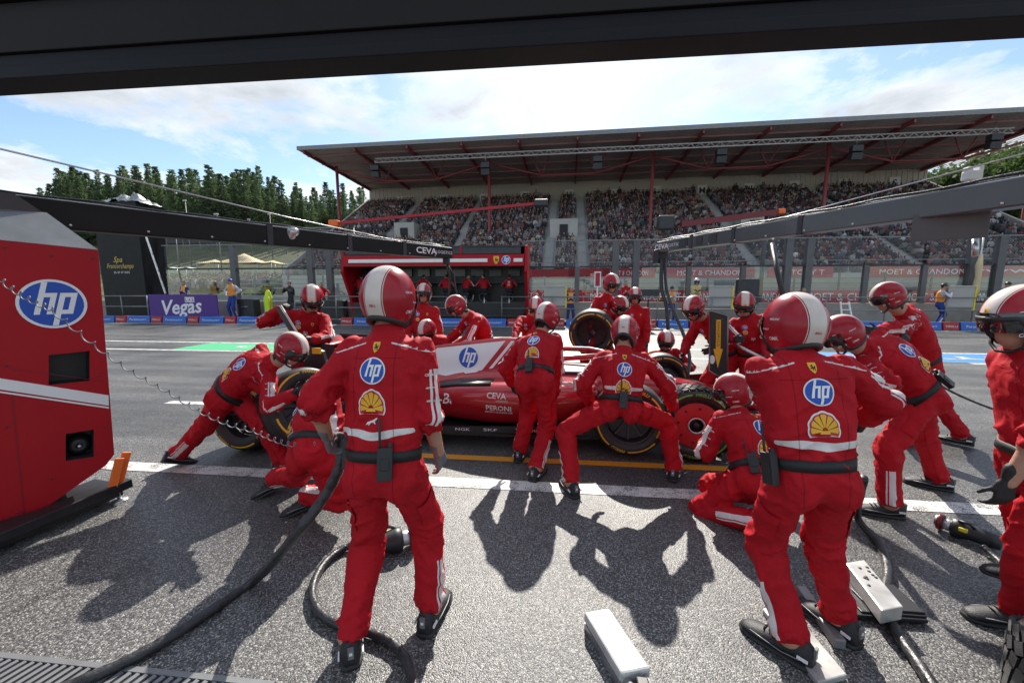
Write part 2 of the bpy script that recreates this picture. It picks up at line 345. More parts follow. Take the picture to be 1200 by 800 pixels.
# ------------------------------------------------------------------ numeric helpers for bodies
V3 = lambda *a: np.array(a, float)
def unit(v):
    v = np.asarray(v, float); n = np.linalg.norm(v); return v / n if n > 1e-9 else v
def vnoise(p, seed=0):
    """value noise in [0,1] on an (n,3) array"""
    i = np.floor(p).astype(np.int64); f = p - i; f = f * f * (3 - 2 * f); out = 0
    for dx in (0, 1):
        for dy in (0, 1):
            for dz in (0, 1):
                h = (i[:, 0] + dx) * 374761393 + (i[:, 1] + dy) * 668265263 + (i[:, 2] + dz) * 2147483647 + seed * 1274126177
                h = (h ^ (h >> 13)) * 1274126177; h = (h ^ (h >> 16)) & 0xffff
                w = (f[:, 0] if dx else 1 - f[:, 0]) * (f[:, 1] if dy else 1 - f[:, 1]) * (f[:, 2] if dz else 1 - f[:, 2])
                out = out + w * h / 65535.0
    return out
def capsule(mb, p, q, r0, r1, n=14, M=None, squash=1.0, sdir=None):
    """tapered capsule; squash thins it along sdir"""
    p = np.asarray(p, float); q = np.asarray(q, float); a = q - p; L = np.linalg.norm(a); a = a / max(L, 1e-9)
    s = np.asarray(sdir, float) if sdir is not None else (V3(0, 0, 1) if abs(a[2]) < 0.9 else V3(1, 0, 0))
    u = unit(s - a * s.dot(a)); w = np.cross(a, u); rings = []
    for k in (-1, -0.8, -0.45): rings.append((p + a * k * r0, r0 * math.sqrt(max(0.0, 1 - k * k)) + 1e-4))
    for t in (0, .25, .5, .75, 1): rings.append((p + a * L * t, r0 + (r1 - r0) * t))
    for k in (0.45, 0.8, 1): rings.append((q + a * k * r1, r1 * math.sqrt(max(0.0, 1 - k * k)) + 1e-4))
    mb.loft([[c + (u * math.cos(t) * squash + w * math.sin(t)) * r for t in np.linspace(0, 2 * math.pi, n, endpoint=False)] for c, r in rings])
def ellipsoid(mb, c, ax, n=16, m=9):
    """ax: three axis vectors"""
    c = np.asarray(c, float); rings = []
    for k in range(m):
        ph = -math.pi / 2 + math.pi * (k + 0.02) / (m - 1 + 0.04)
        rings.append([c + ax[2] * math.sin(ph) + (ax[0] * math.cos(t) + ax[1] * math.sin(t)) * math.cos(ph) for t in np.linspace(0, 2 * math.pi, n, endpoint=False)])
    mb.loft(rings)
def voxel_mesh(mb, voxel, smooth=4):
    """union of closed shapes -> one continuous smooth surface (verts, quads)"""
    me = mb.mesh('tmp', [], fix=False)
    ob = bpy.data.objects.new('tmp', me); COL.objects.link(ob)
    md = ob.modifiers.new('r', 'REMESH'); md.mode = 'VOXEL'; md.voxel_size = voxel
    dg = bpy.context.evaluated_depsgraph_get(); ev = bpy.data.meshes.new_from_object(ob.evaluated_get(dg))
    n = len(ev.vertices); co = np.empty(n * 3); ev.vertices.foreach_get('co', co); co = co.reshape(-1, 3)
    ne = len(ev.edges); ed = np.empty(ne * 2, np.int32); ev.edges.foreach_get('vertices', ed); ed = ed.reshape(-1, 2)
    fs = [tuple(p.vertices) for p in ev.polygons]
    bpy.data.objects.remove(ob); bpy.data.meshes.remove(me); bpy.data.meshes.remove(ev)
    deg = np.bincount(ed.ravel(), minlength=n).astype(float)[:, None]
    for it in range(smooth):
        acc = np.stack([np.bincount(ed[:, 0], co[ed[:, 1], k], n) + np.bincount(ed[:, 1], co[ed[:, 0], k], n) for k in range(3)], 1) / np.maximum(deg, 1)
        co = co + (acc - co) * (0.62 if it % 2 == 0 else 0.45)
    return co, fs, ed
def normals_of(co, fs):
    q = np.array([f if len(f) == 4 else (f[0], f[1], f[2], f[2]) for f in fs])
    n = np.cross(co[q[:, 2]] - co[q[:, 0]], co[q[:, 3]] - co[q[:, 1]]); out = np.zeros_like(co)
    for k in range(4): np.add.at(out, q[:, k], n)
    return out / np.maximum(np.linalg.norm(out, axis=1, keepdims=True), 1e-12)

# ------------------------------------------------------------------ shared small parts: helmet, gloves, shoes
def helmet_mat(name, base, stripe):
    m = bpy.data.materials.new(name); m.use_nodes = True; nt = m.node_tree; b = nt.nodes['Principled BSDF']; N = nt.nodes.new; L = nt.links.new
    tc = N('ShaderNodeTexCoord'); sp = N('ShaderNodeSeparateXYZ'); L(tc.outputs['Object'], sp.inputs[0])
    ab = N('ShaderNodeMath'); ab.operation = 'ABSOLUTE'; L(sp.outputs[0], ab.inputs[0])
    def lt(v):
        k = N('ShaderNodeMath'); k.operation = 'LESS_THAN'; L(ab.outputs[0], k.inputs[0]); k.inputs[1].default_value = v; return k
    m1 = N('ShaderNodeMixRGB'); L(lt(0.0445).outputs[0], m1.inputs[0]); m1.inputs[1].default_value = (*base, 1); m1.inputs[2].default_value = (*stripe, 1)
    m2 = N('ShaderNodeMixRGB'); L(lt(0.0415).outputs[0], m2.inputs[0]); L(m1.outputs[0], m2.inputs[1]); m2.inputs[2].default_value = (0.25, 0.01, 0.015, 1)
    m3 = N('ShaderNodeMixRGB'); L(lt(0.0375).outputs[0], m3.inputs[0]); L(m2.outputs[0], m3.inputs[1]); m3.inputs[2].default_value = (*stripe, 1)
    n = N('ShaderNodeTexNoise'); n.inputs['Scale'].default_value = 14; n.inputs['Detail'].default_value = 5; L(tc.outputs['Object'], n.inputs['Vector'])
    mr = N('ShaderNodeMapRange'); mr.inputs[1].default_value = 0.3; mr.inputs[2].default_value = 0.7; mr.inputs[3].default_value = 0.9; mr.inputs[4].default_value = 1.06; L(n.outputs[0], mr.inputs[0])
    sc = N('ShaderNodeVectorMath'); sc.operation = 'SCALE'; L(m3.outputs[0], sc.inputs[0]); L(mr.outputs[0], sc.inputs['Scale']); L(sc.outputs[0], b.inputs['Base Color'])
    b.inputs['Roughness'].default_value = 0.27; b.inputs['Specular IOR Level'].default_value = 0.4
    MAT[name] = m
helmet_mat('helmet_red', (0.36, 0.011, 0.022), (0.66, 0.58, 0.52)); helmet_mat('helmet_white', (0.72, 0.72, 0.72), (0.72, 0.72, 0.72))
HAX = (0.124, 0.149, 0.155)
def _hpt(th, az, k=1.0, dz=0.0):
    """helmet surface: th from the crown, az from the front (+Y)"""
    s, c = math.sin(th), math.cos(th); x, y = math.sin(az), math.cos(az)
    low = max(0.0, -c); w = 1 - 0.10 * low
    return V3(HAX[0] * k * s * x * w, HAX[1] * k * (s * y * w) - 0.008, HAX[2] * k * c + dz)
def helmet_edge(az):
    a = abs((az + math.pi) % (2 * math.pi) - math.pi); t = min(1, max(0, (a - R(52)) / R(16))); t = t * t * (3 - 2 * t)
    back = R(122) + R(16) * math.sin(min(a, math.pi) * 1.0) ** 2
    return R(83) * (1 - t) + back * t
def make_helmet_meshes():
    n, m = 56, 20; mb = MB(); g = []
    azs = np.linspace(0, 2 * math.pi, n, endpoint=False)
    for k in range(m + 1): g.append([_hpt(max(0.02, helmet_edge(a) * k / m), a) for a in azs])
    rings = g + [[_hpt(helmet_edge(a) * k / 6, a, 0.9) for a in azs] for k in (6, 5.5, 5, 4.5)]
    mb.loft(rings, caps=False)
    mb.add([_hpt(0.0, 0)] + list(g[0]), [(0, 1 + j, 1 + (j + 1) % n) for j in range(n)], 0, True)
    shell = mb.mesh('helmet_shell', [MAT['helmet_red']])
    tr = MB(); tr.tube([_hpt(helmet_edge(a) + 0.015, a, 0.955) for a in np.linspace(0, 2 * math.pi, 64, endpoint=False)], 0.017, 8, closed=True)
    trim = tr.mesh('helmet_trim', [MAT['black_plastic']])
    vb = MB(); va = np.linspace(R(-72), R(72), 25)
    vb.loft([[_hpt(R(t), a, k) for a in va] for t, k in ((74, 1.035), (84, 1.05), (95, 1.055), (106, 1.05))], close=False)
    vb.loft([[_hpt(R(t), a, k - 0.02) for a in va] for t, k in ((74, 1.035), (84, 1.05), (95, 1.055), (106, 1.05))], close=False)
    visor = vb.mesh('helmet_visor', [MAT['visor']])
    st = MB()
    st.tube([_hpt(R(120), -R(62), 0.95), V3(-0.075, 0.06, -0.115), V3(-0.03, 0.075, -0.140), V3(0.03, 0.075, -0.140), V3(0.075, 0.06, -0.115), _hpt(R(120), R(62), 0.95)], 0.008, 6)
    strap = st.mesh('chin_strap', [MAT['belt']])
    return shell, trim, visor, strap
HELM = make_helmet_meshes()
def mesh_from(co, fs, name, mats, smooth=True):
    me = bpy.data.meshes.new(name); me.from_pydata([tuple(c) for c in co], [], fs)
    for m in mats: me.materials.append(m)
    if smooth: me.polygons.foreach_set('use_smooth', [True] * len(fs))
    me.update(); return me
def make_glove(curl, side, mt, name, voxel=0.0052):
    """wrist at the origin, fingers along +Y, palm faces -Z, thumb towards +X * side"""
    mb = MB()
    capsule(mb, (0, -0.055, 0), (0, 0.0, 0), 0.037, 0.031, squash=0.8, sdir=(0, 0, 1))
    for x in (-0.024, -0.008, 0.008, 0.024): capsule(mb, (x * 0.7, 0.005, 0), (x * 1.18, 0.088, 0.002), 0.0175, 0.015)
    capsule(mb, (0.022, 0.02, -0.010), (0.034, 0.05, -0.012), 0.017, 0.015)
    for i, (x, ln) in enumerate(((-0.031, 0.072), (-0.0105, 0.084), (0.0105, 0.090), (0.031, 0.080))):
        p = V3(x, 0.09, 0.002); ang = R(curl[0]) * (1 + 0.08 * i); sp = 0.10 * x / 0.03
        for j, fr in enumerate((0.45, 0.31, 0.24)):
            d = V3(math.sin(sp) * 0.4, math.cos(ang), -math.sin(ang)); q = p + d * ln * fr
            capsule(mb, p, q, 0.0098 - 0.0006 * j, 0.0094 - 0.0007 * j, 10); p = q; ang += R(curl[1 + min(j, 1)])
    p = V3(0.034, 0.045, -0.010); d1 = unit(V3(0.62, 0.70, -0.34 - curl[0] / 130)); q = p + d1 * 0.036; capsule(mb, p, q, 0.0115, 0.0105, 10)
    d2 = unit(V3(0.25, 0.90, -0.42 - curl[0] / 90)); capsule(mb, q, q + d2 * 0.030, 0.0105, 0.0088, 10)
    co, fs, _ = voxel_mesh(mb, voxel, 2)
    if side < 0: co = co * V3(-1, 1, 1); fs = [f[::-1] for f in fs]
    return mesh_from(co, fs, name, [MAT[mt]])
GLOVE = {}
for nm, c in (('relaxed', (22, 26, 20)), ('grip', (48, 52, 40))):
    for mt in ('glove', 'glove_grey', 'skin_plain'):
        if mt == 'skin_plain' and nm == 'grip': continue
        for s in (1, -1):
            # person's right hand: palm down, fingers forward -> thumb points to -X
            GLOVE[(nm, mt, s)] = make_glove(c, -s, mt, 'glove')
def make_shoe():
    mb = MB(); prof = [(-.092, .018, .050), (-.086, .033, .098), (-.055, .040, .124), (-.015, .043, .128), (.03, .044, .100), (.07, .046, .076), (.115, .049, .062), (.155, .046, .052), (.185, .036, .043), (.203, .018, .030)]
    def ring(y, w, h, z0, k=1.0):
        out = []
        for t in np.linspace(0, 2 * math.pi, 18, endpoint=False):
            c, s = math.cos(t), math.sin(t); x = w * k * math.copysign(abs(c) ** 0.75, c)
            z = z0 + (h - z0) * (0.5 + 0.5 * math.copysign(abs(s) ** 0.8, s)); x *= (1 - 0.35 * max(0, s)); out.append(V3(x, y, z))
        return out
    mb.loft([ring(y, w, h, 0.014) for y, w, h in prof])
    mb.loft([ring(y * 1.015, w + 0.004, 0.026, 0.0) for y, w, h in prof], 1)
    for sgn in (-1, 1):     # pale piping along the sides
        mb.tube([V3(sgn * 0.046, -0.05, 0.05), V3(sgn * 0.046, 0.02, 0.037), V3(sgn * 0.050, 0.09, 0.045), V3(sgn * 0.040, 0.15, 0.042)], 0.0028, 5, 2)
    mb.box(V3(0, -.092, .085), (.022, .010, .05), 2); mb.box(V3(0, -.097, .085), (.012, .004, .012), 3)
    for sgn in (-1, 1): mb.box(V3(sgn * .046, -.06, .06), (.006, .04, .012), 3)
    for k in range(4):      # laces
        y = 0.035 + k * 0.022; mb.tube([V3(-0.02, y, 0.090 - k * 0.0075), V3(0, y + 0.004, 0.096 - k * 0.0075), V3(0.02, y, 0.090 - k * 0.0075)], 0.0035, 5, 0)
    return mb.mesh('shoe', [MAT['shoe'], MAT['shoe_sole'], MAT['grey_metal'], MAT['logo_white']])
SHOE = make_shoe()

# ------------------------------------------------------------------ emblems as 2D shapes: (verts, faces, material slot, layer)
from mathutils.geometry import tessellate_polygon
def poly2(pts): return np.array(pts, float), [tuple(t) for t in tessellate_polygon([[Vector((p[0], p[1], 0)) for p in pts]])]
def disc2(r, n=36, rings=4, sy=1.0):
    vs = [(0, 0)]; fs = []
    for k in range(1, rings + 1):
        for j in range(n): t = 2 * math.pi * j / n; vs.append((r * k / rings * math.cos(t), sy * r * k / rings * math.sin(t)))
    for j in range(n): fs.append((0, 1 + j, 1 + (j + 1) % n))
    for k in range(1, rings):
        for j in range(n):
            a = 1 + (k - 1) * n; b = 1 + k * n; fs.append((a + j, b + j, b + (j + 1) % n, a + (j + 1) % n))
    return np.array(vs), fs
def strip2(p, q, w, n=5, sh=0.0, e0=0.0, e1=0.0):
    p = np.array(p, float); q = np.array(q, float); a = (q - p) / np.linalg.norm(q - p); b = np.array([-a[1], a[0]]); p = p - a * e0; q = q + a * e1
    vs = []; fs = []
    for k in range(n + 1):
        c = p + (q - p) * k / n
        for s in (-1, 1): d = c + b * s * w / 2; vs.append((d[0] + sh * d[1], d[1]))
    for k in range(n): fs.append((2 * k, 2 * k + 1, 2 * k + 3, 2 * k + 2))
    return np.array(vs), fs
mat('suit_patch', (0.42, 0.008, 0.016), 0.75, spec=0.15, noise=0.12, nscale=12, bump=0.6, bscale=25)
EMB_M = ['logo_white', 'logo_blue', 'logo_yellow', 'logo_red', 'logo_black', 'logo_green', 'suit_patch']
def emb_oval():
    S = [(*disc2(1.0), 0, 0), (*disc2(0.90), 1, 1)]; w = 0.17; sh = 0.26; e = w / 2
    for p, q, e0, e1 in (((-.38, .88), (-.38, -.42), 0, 0), ((-.38 + e, .36), (-.03 - e, .36), 0, 0), ((-.03, .36), (-.03, -.42), e, 0),
                         ((.22, .36), (.22, -.88), e, 0), ((.22 + e, .36), (.56 - e, .36), 0, 0), ((.56, .36), (.56, -.34), e, e), ((.56 - e, -.34), (.22 + e, -.34), 0, 0)):
        S.append((*strip2(p, q, w, 5, sh, e0, e1), 0, 2))
    return S
def emb_shell():
    def fan(k, rip=0.0):
        c = np.array([0, -0.62]); pts = []
        for j in range(57):
            a = R(-22 + 224 * j / 56); r = 1.38 * k * (1 - 0.10 * abs(math.cos(a))) + rip * abs(math.sin(7 * (a - R(-22)) / R(224) * math.pi))
            pts.append((c[0] + r * math.cos(a) * 0.86, c[1] + r * math.sin(a) * 1.02 + 0.12))
        pts += [(-0.55 * k, -0.92 * k), (0.55 * k, -0.92 * k)]
        return poly2(pts)
    S = [(*fan(0.98, 0.05), 0, 0), (*fan(0.88, 0.05), 3, 1)]
    c = np.array([0, -0.62])
    for j in range(7):
        a0, a1 = R(-12 + 204 * j / 7 + 2.5), R(-12 + 204 * (j + 1) / 7 - 2.5)
        vs = []; fs = []
        for k in range(5):
            r = 0.25 + (1.02 - 0.25) * k / 4
            for t in np.linspace(a0, a1, 4):
                rr = r * (1 - 0.10 * abs(math.cos(t))) + (0.045 * math.sin((t - a0) / (a1 - a0) * math.pi) if k == 4 else 0)
                vs.append((c[0] + rr * 1.12 * math.cos(t) * 0.86, c[1] + rr * 1.12 * math.sin(t) * 1.02 + 0.10))
        for k in range(4):
            for i in range(3): fs.append((k * 4 + i, k * 4 + i + 1, k * 4 + i + 5, k * 4 + i + 4))
        S.append((np.array(vs), fs, 2, 2))
    S.append((*poly2([(-.38, -.72), (.38, -.72), (.30, -.48), (-.30, -.48)]), 2, 2))
    return S
def emb_shield():
    o = [(-.62, .9), (.62, .9), (.66, .3), (.55, -.3), (.3, -.7), (0, -1.0), (-.3, -.7), (-.55, -.3), (-.66, .3)]
    S = [(*poly2(o), 2, 0)]
    h = [(-.30, .28), (-.18, .50), (-.05, .58), (.06, .44), (.0, .28), (.14, .12), (.30, .18), (.40, .42), (.46, .20), (.34, -.04), (.30, -.20), (.36, -.44), (.26, -.60), (.20, -.40), (.14, -.20), (.0, -.20), (-.06, -.46), (-.18, -.58), (-.10, -.30), (-.12, -.10), (-.30, -.12), (-.36, -.28), (-.42, -.10), (-.26, .04), (-.16, .10), (-.18, .26)]
    S.append((*poly2(h), 4, 1)); return S
def emb_cat():
    return [(*poly2([(-1, -.5), (-.75, -.1), (-.2, .1), (.3, .28), (.75, .55), (1, .6), (.92, .36), (.62, .2), (.5, -.1), (.66, -.3), (.45, -.34), (.25, -.1), (-.2, -.2), (-.4, -.5), (-.62, -.62), (-.5, -.35)]), 0, 0)]
EMB = {'oval': emb_oval(), 'shell': emb_shell(), 'shield': emb_shield(), 'cat': emb_cat(), 'dot_yellow': [(*disc2(1.0), 0, 0), (*disc2(0.86), 2, 1)]}
def emb_text(s, slot=0, bold=0.0, shear=0.0):
    vs, fs = text_tris(s, bold, shear); return [(vs, fs, slot, 0)]
def decal(name, bvh, shapes, c, u, v, size, parent, base, reach=0.22, lift=0.004, size_v=None, grid=9):
    """print laid on a curved surface: heights sampled by rays along -n"""
    c = np.asarray(c, float); u = unit(u); v = unit(v - u * np.dot(u, v)) if abs(np.dot(u, v)) > 1e-6 else unit(v); n = np.cross(u, v)
    sv = size_v or size; allv = np.concatenate([s[0] for s in shapes]); lo = allv.min(0) * (size, sv); hi = allv.max(0) * (size, sv)
    xs = np.linspace(lo[0], hi[0], grid); ys = np.linspace(lo[1], hi[1], grid); H = np.full((grid, grid), np.nan)
    for i, x in enumerate(xs):
        for j, y in enumerate(ys):
            o = c + u * x + v * y + n * reach; hit = bvh.ray_cast(Vector(o), Vector(-n), reach * 2.2)
            if hit[0] is not None: H[i, j] = reach - hit[3]
    if np.all(np.isnan(H)): return None
    H = np.where(np.isnan(H), np.nanmin(H), H)
    med = np.median(H); H = np.clip(H, med - 0.5 * max(size, sv) - 0.02, med + 0.35 * max(size, sv) + 0.01)
    for _ in range(2):
        P = np.pad(H, 1, mode='edge'); sm = (P[:-2, 1:-1] + P[2:, 1:-1] + P[1:-1, :-2] + P[1:-1, 2:] + 2 * H) / 6; H = np.maximum(H * 0.5 + sm * 0.5, np.minimum(H, sm + 0.004))
    def height(p):
        fx = np.clip((p[:, 0] - lo[0]) / max(1e-9, hi[0] - lo[0]) * (grid - 1), 0, grid - 1.0001); fy = np.clip((p[:, 1] - lo[1]) / max(1e-9, hi[1] - lo[1]) * (grid - 1), 0, grid - 1.0001)
        i = fx.astype(int); j = fy.astype(int); a = fx - i; b = fy - j
        return H[i, j] * (1 - a) * (1 - b) + H[i + 1, j] * a * (1 - b) + H[i, j + 1] * (1 - a) * b + H[i + 1, j + 1] * a * b
    mb = MB(); used = sorted({s[2] for s in shapes})
    for vs, fs, slot, layer in shapes:
        p = vs * (size, sv); h = height(p) + lift + 0.0016 * layer
        mb.add(c + np.outer(p[:, 0], u) + np.outer(p[:, 1], v) + np.outer(h, n) - base, fs, used.index(slot), True)
    return mb.build(name, [MAT[EMB_M[k]] for k in used], parent, fix=False)

# ------------------------------------------------------------------ clothing materials driven by per-vertex garment fields
def suit_mat(name, top, leg, arm, skin=(0.47, 0.26, 0.18), white=(0.68, 0.64, 0.62), var=0.10):
    m = bpy.data.materials.new(name); m.use_nodes = True; nt = m.node_tree; b = nt.nodes['Principled BSDF']; N = nt.nodes.new; L = nt.links.new
    def att(a):
        k = N('ShaderNodeAttribute'); k.attribute_name = a; g = N('ShaderNodeMath'); g.operation = 'GREATER_THAN'; L(k.outputs['Fac'], g.inputs[0]); g.inputs[1].default_value = 0.0; return g.outputs[0]
    def mix(f, a, c):
        k = N('ShaderNodeMixRGB'); L(f, k.inputs[0])
        if isinstance(a, tuple): k.inputs[1].default_value = (*a, 1)
        else: L(a, k.inputs[1])
        k.inputs[2].default_value = (*c, 1); return k.outputs[0]
    c = mix(att('g_arm'), top, arm); c = mix(att('g_leg'), c, leg); c = mix(att('g_white'), c, white)
    # garment stripes: g_q is the distance across the limb, g_m where the stripe runs
    q = N('ShaderNodeAttribute'); q.attribute_name = 'g_q'
    def absless(off, w):
        k = N('ShaderNodeMath'); k.operation = 'SUBTRACT'; L(q.outputs['Fac'], k.inputs[0]); k.inputs[1].default_value = off
        a = N('ShaderNodeMath'); a.operation = 'ABSOLUTE'; L(k.outputs[0], a.inputs[0]); g = N('ShaderNodeMath'); g.operation = 'LESS_THAN'; L(a.outputs[0], g.inputs[0]); g.inputs[1].default_value = w; return g
    mxx = N('ShaderNodeMath'); mxx.operation = 'MAXIMUM'; L(absless(0.0, 0.019).outputs[0], mxx.inputs[0]); L(absless(0.030, 0.004).outputs[0], mxx.inputs[1])
    an = N('ShaderNodeMath'); an.operation = 'MULTIPLY'; L(mxx.outputs[0], an.inputs[0]); L(att('g_m'), an.inputs[1]); c = mix(an.outputs[0], c, white)
    tc = N('ShaderNodeTexCoord'); n = N('ShaderNodeTexNoise'); n.inputs['Scale'].default_value = 5; n.inputs['Detail'].default_value = 7; n.inputs['Roughness'].default_value = 0.65; L(tc.outputs['Object'], n.inputs['Vector'])
    mr = N('ShaderNodeMapRange'); mr.inputs[1].default_value = 0.28; mr.inputs[2].default_value = 0.72; mr.inputs[3].default_value = 1 - var; mr.inputs[4].default_value = 1 + var; L(n.outputs[0], mr.inputs[0])
    sea = None
    for a_ in ('g_s1', 'g_s2'):
        k = N('ShaderNodeAttribute'); k.attribute_name = a_; ab = N('ShaderNodeMath'); ab.operation = 'ABSOLUTE'; L(k.outputs['Fac'], ab.inputs[0]); sm = N('ShaderNodeMapRange'); sm.inputs[1].default_value = .0012; sm.inputs[2].default_value = .0030; sm.inputs[3].default_value = .55; sm.inputs[4].default_value = 1.0; L(ab.outputs[0], sm.inputs[0])
        if sea is None: sea = sm.outputs[0]
        else: ml = N('ShaderNodeMath'); ml.operation = 'MULTIPLY'; L(sea, ml.inputs[0]); L(sm.outputs[0], ml.inputs[1]); sea = ml.outputs[0]
    m4 = N('ShaderNodeMath'); m4.operation = 'MULTIPLY'; L(mr.outputs[0], m4.inputs[0]); L(sea, m4.inputs[1])
    sc = N('ShaderNodeVectorMath'); sc.operation = 'SCALE'; L(c, sc.inputs[0]); L(m4.outputs[0], sc.inputs['Scale'])
    c = mix(att('g_hair'), mix(att('g_skin'), sc.outputs[0], skin), (0.035, 0.022, 0.016)); L(c, b.inputs['Base Color'])
    b.inputs['Roughness'].default_value = 0.72; b.inputs['Specular IOR Level'].default_value = 0.16
    n2 = N('ShaderNodeTexNoise'); n2.inputs['Scale'].default_value = 13; n2.inputs['Detail'].default_value = 4; n2.inputs['Distortion'].default_value = 0.8; L(tc.outputs['Object'], n2.inputs['Vector'])
    bp = N('ShaderNodeBump'); bp.inputs['Strength'].default_value = 0.5; bp.inputs['Distance'].default_value = 0.018; L(n2.outputs[0], bp.inputs['Height']); L(bp.outputs[0], b.inputs['Normal'])
    MAT[name] = m
suit_mat('suit_red', RED, (0.43, 0.009, 0.017), (0.40, 0.008, 0.016), var=.16)
suit_mat('suit_marshal', (0.80, 0.30, 0.05), (0.03, 0.06, 0.25), (0.45, 0.48, 0.55), white=(0.8, 0.8, 0.75))
suit_mat('suit_marshal_blue', (0.78, 0.36, 0.10), (0.03, 0.05, 0.18), (0.04, 0.05, 0.14), white=(0.8, 0.8, 0.75))
suit_mat('suit_fire', (0.55, 0.44, 0.20), (0.50, 0.40, 0.20), (0.56, 0.46, 0.22), white=(0.7, 0.7, 0.4))
suit_mat('suit_dark', (0.04, 0.04, 0.05), (0.03, 0.03, 0.035), (0.05, 0.05, 0.055), white=(0.06, 0.06, 0.07))
suit_mat('suit_navy', (0.02, 0.025, 0.05), (0.02, 0.02, 0.03), (0.02, 0.025, 0.05), white=(0.5, 0.5, 0.5))
suit_mat('suit_team', (0.40, 0.012, 0.02), (0.02, 0.02, 0.024), (0.40, 0.012, 0.02), white=(0.6, 0.55, 0.5))
suit_mat('suit_hivis', (0.50, 0.75, 0.03), (0.45, 0.70, 0.03), (0.5, 0.75, 0.03), white=(0.7, 0.7, 0.6))

# ------------------------------------------------------------------ a person from joints
def ik(p, q, l1, l2, pole):
    d = q - p; L = np.linalg.norm(d); a = d / max(L, 1e-9); mx = (l1 + l2) * 0.998
    if L > mx: k = L / mx; l1 *= k; l2 *= k
    t = (l1 * l1 - l2 * l2 + L * L) / (2 * L); h = math.sqrt(max(0.0, l1 * l1 - t * t))
    n = pole - a * np.dot(pole, a)
    if np.linalg.norm(n) < 1e-4: n = V3(0, 1, 0.1) - a * np.dot(V3(0, 1, 0.1), a)
    return p + a * t + unit(n) * h
def yawv(deg): return V3(math.sin(R(deg)), math.cos(R(deg)), 0)          # 0 = away from the camera, 90 = right
def ft(x, y, yaw, lift=0.0, pitch=0.0):
    """foot: ground pixel under the ankle, toe heading, heel lift and pitch"""
    g = G(x, y); t = yawv(yaw); c, s = math.cos(R(pitch)), math.sin(R(pitch))
    return dict(ank=g + V3(0, 0, 0.095 + lift), toe=t * c + V3(0, 0, -s), up=V3(0, 0, c) + t * s)
def ftw(p, toe, up): return dict(ank=np.asarray(p, float), toe=unit(toe), up=unit(up))
PEOPLE = []
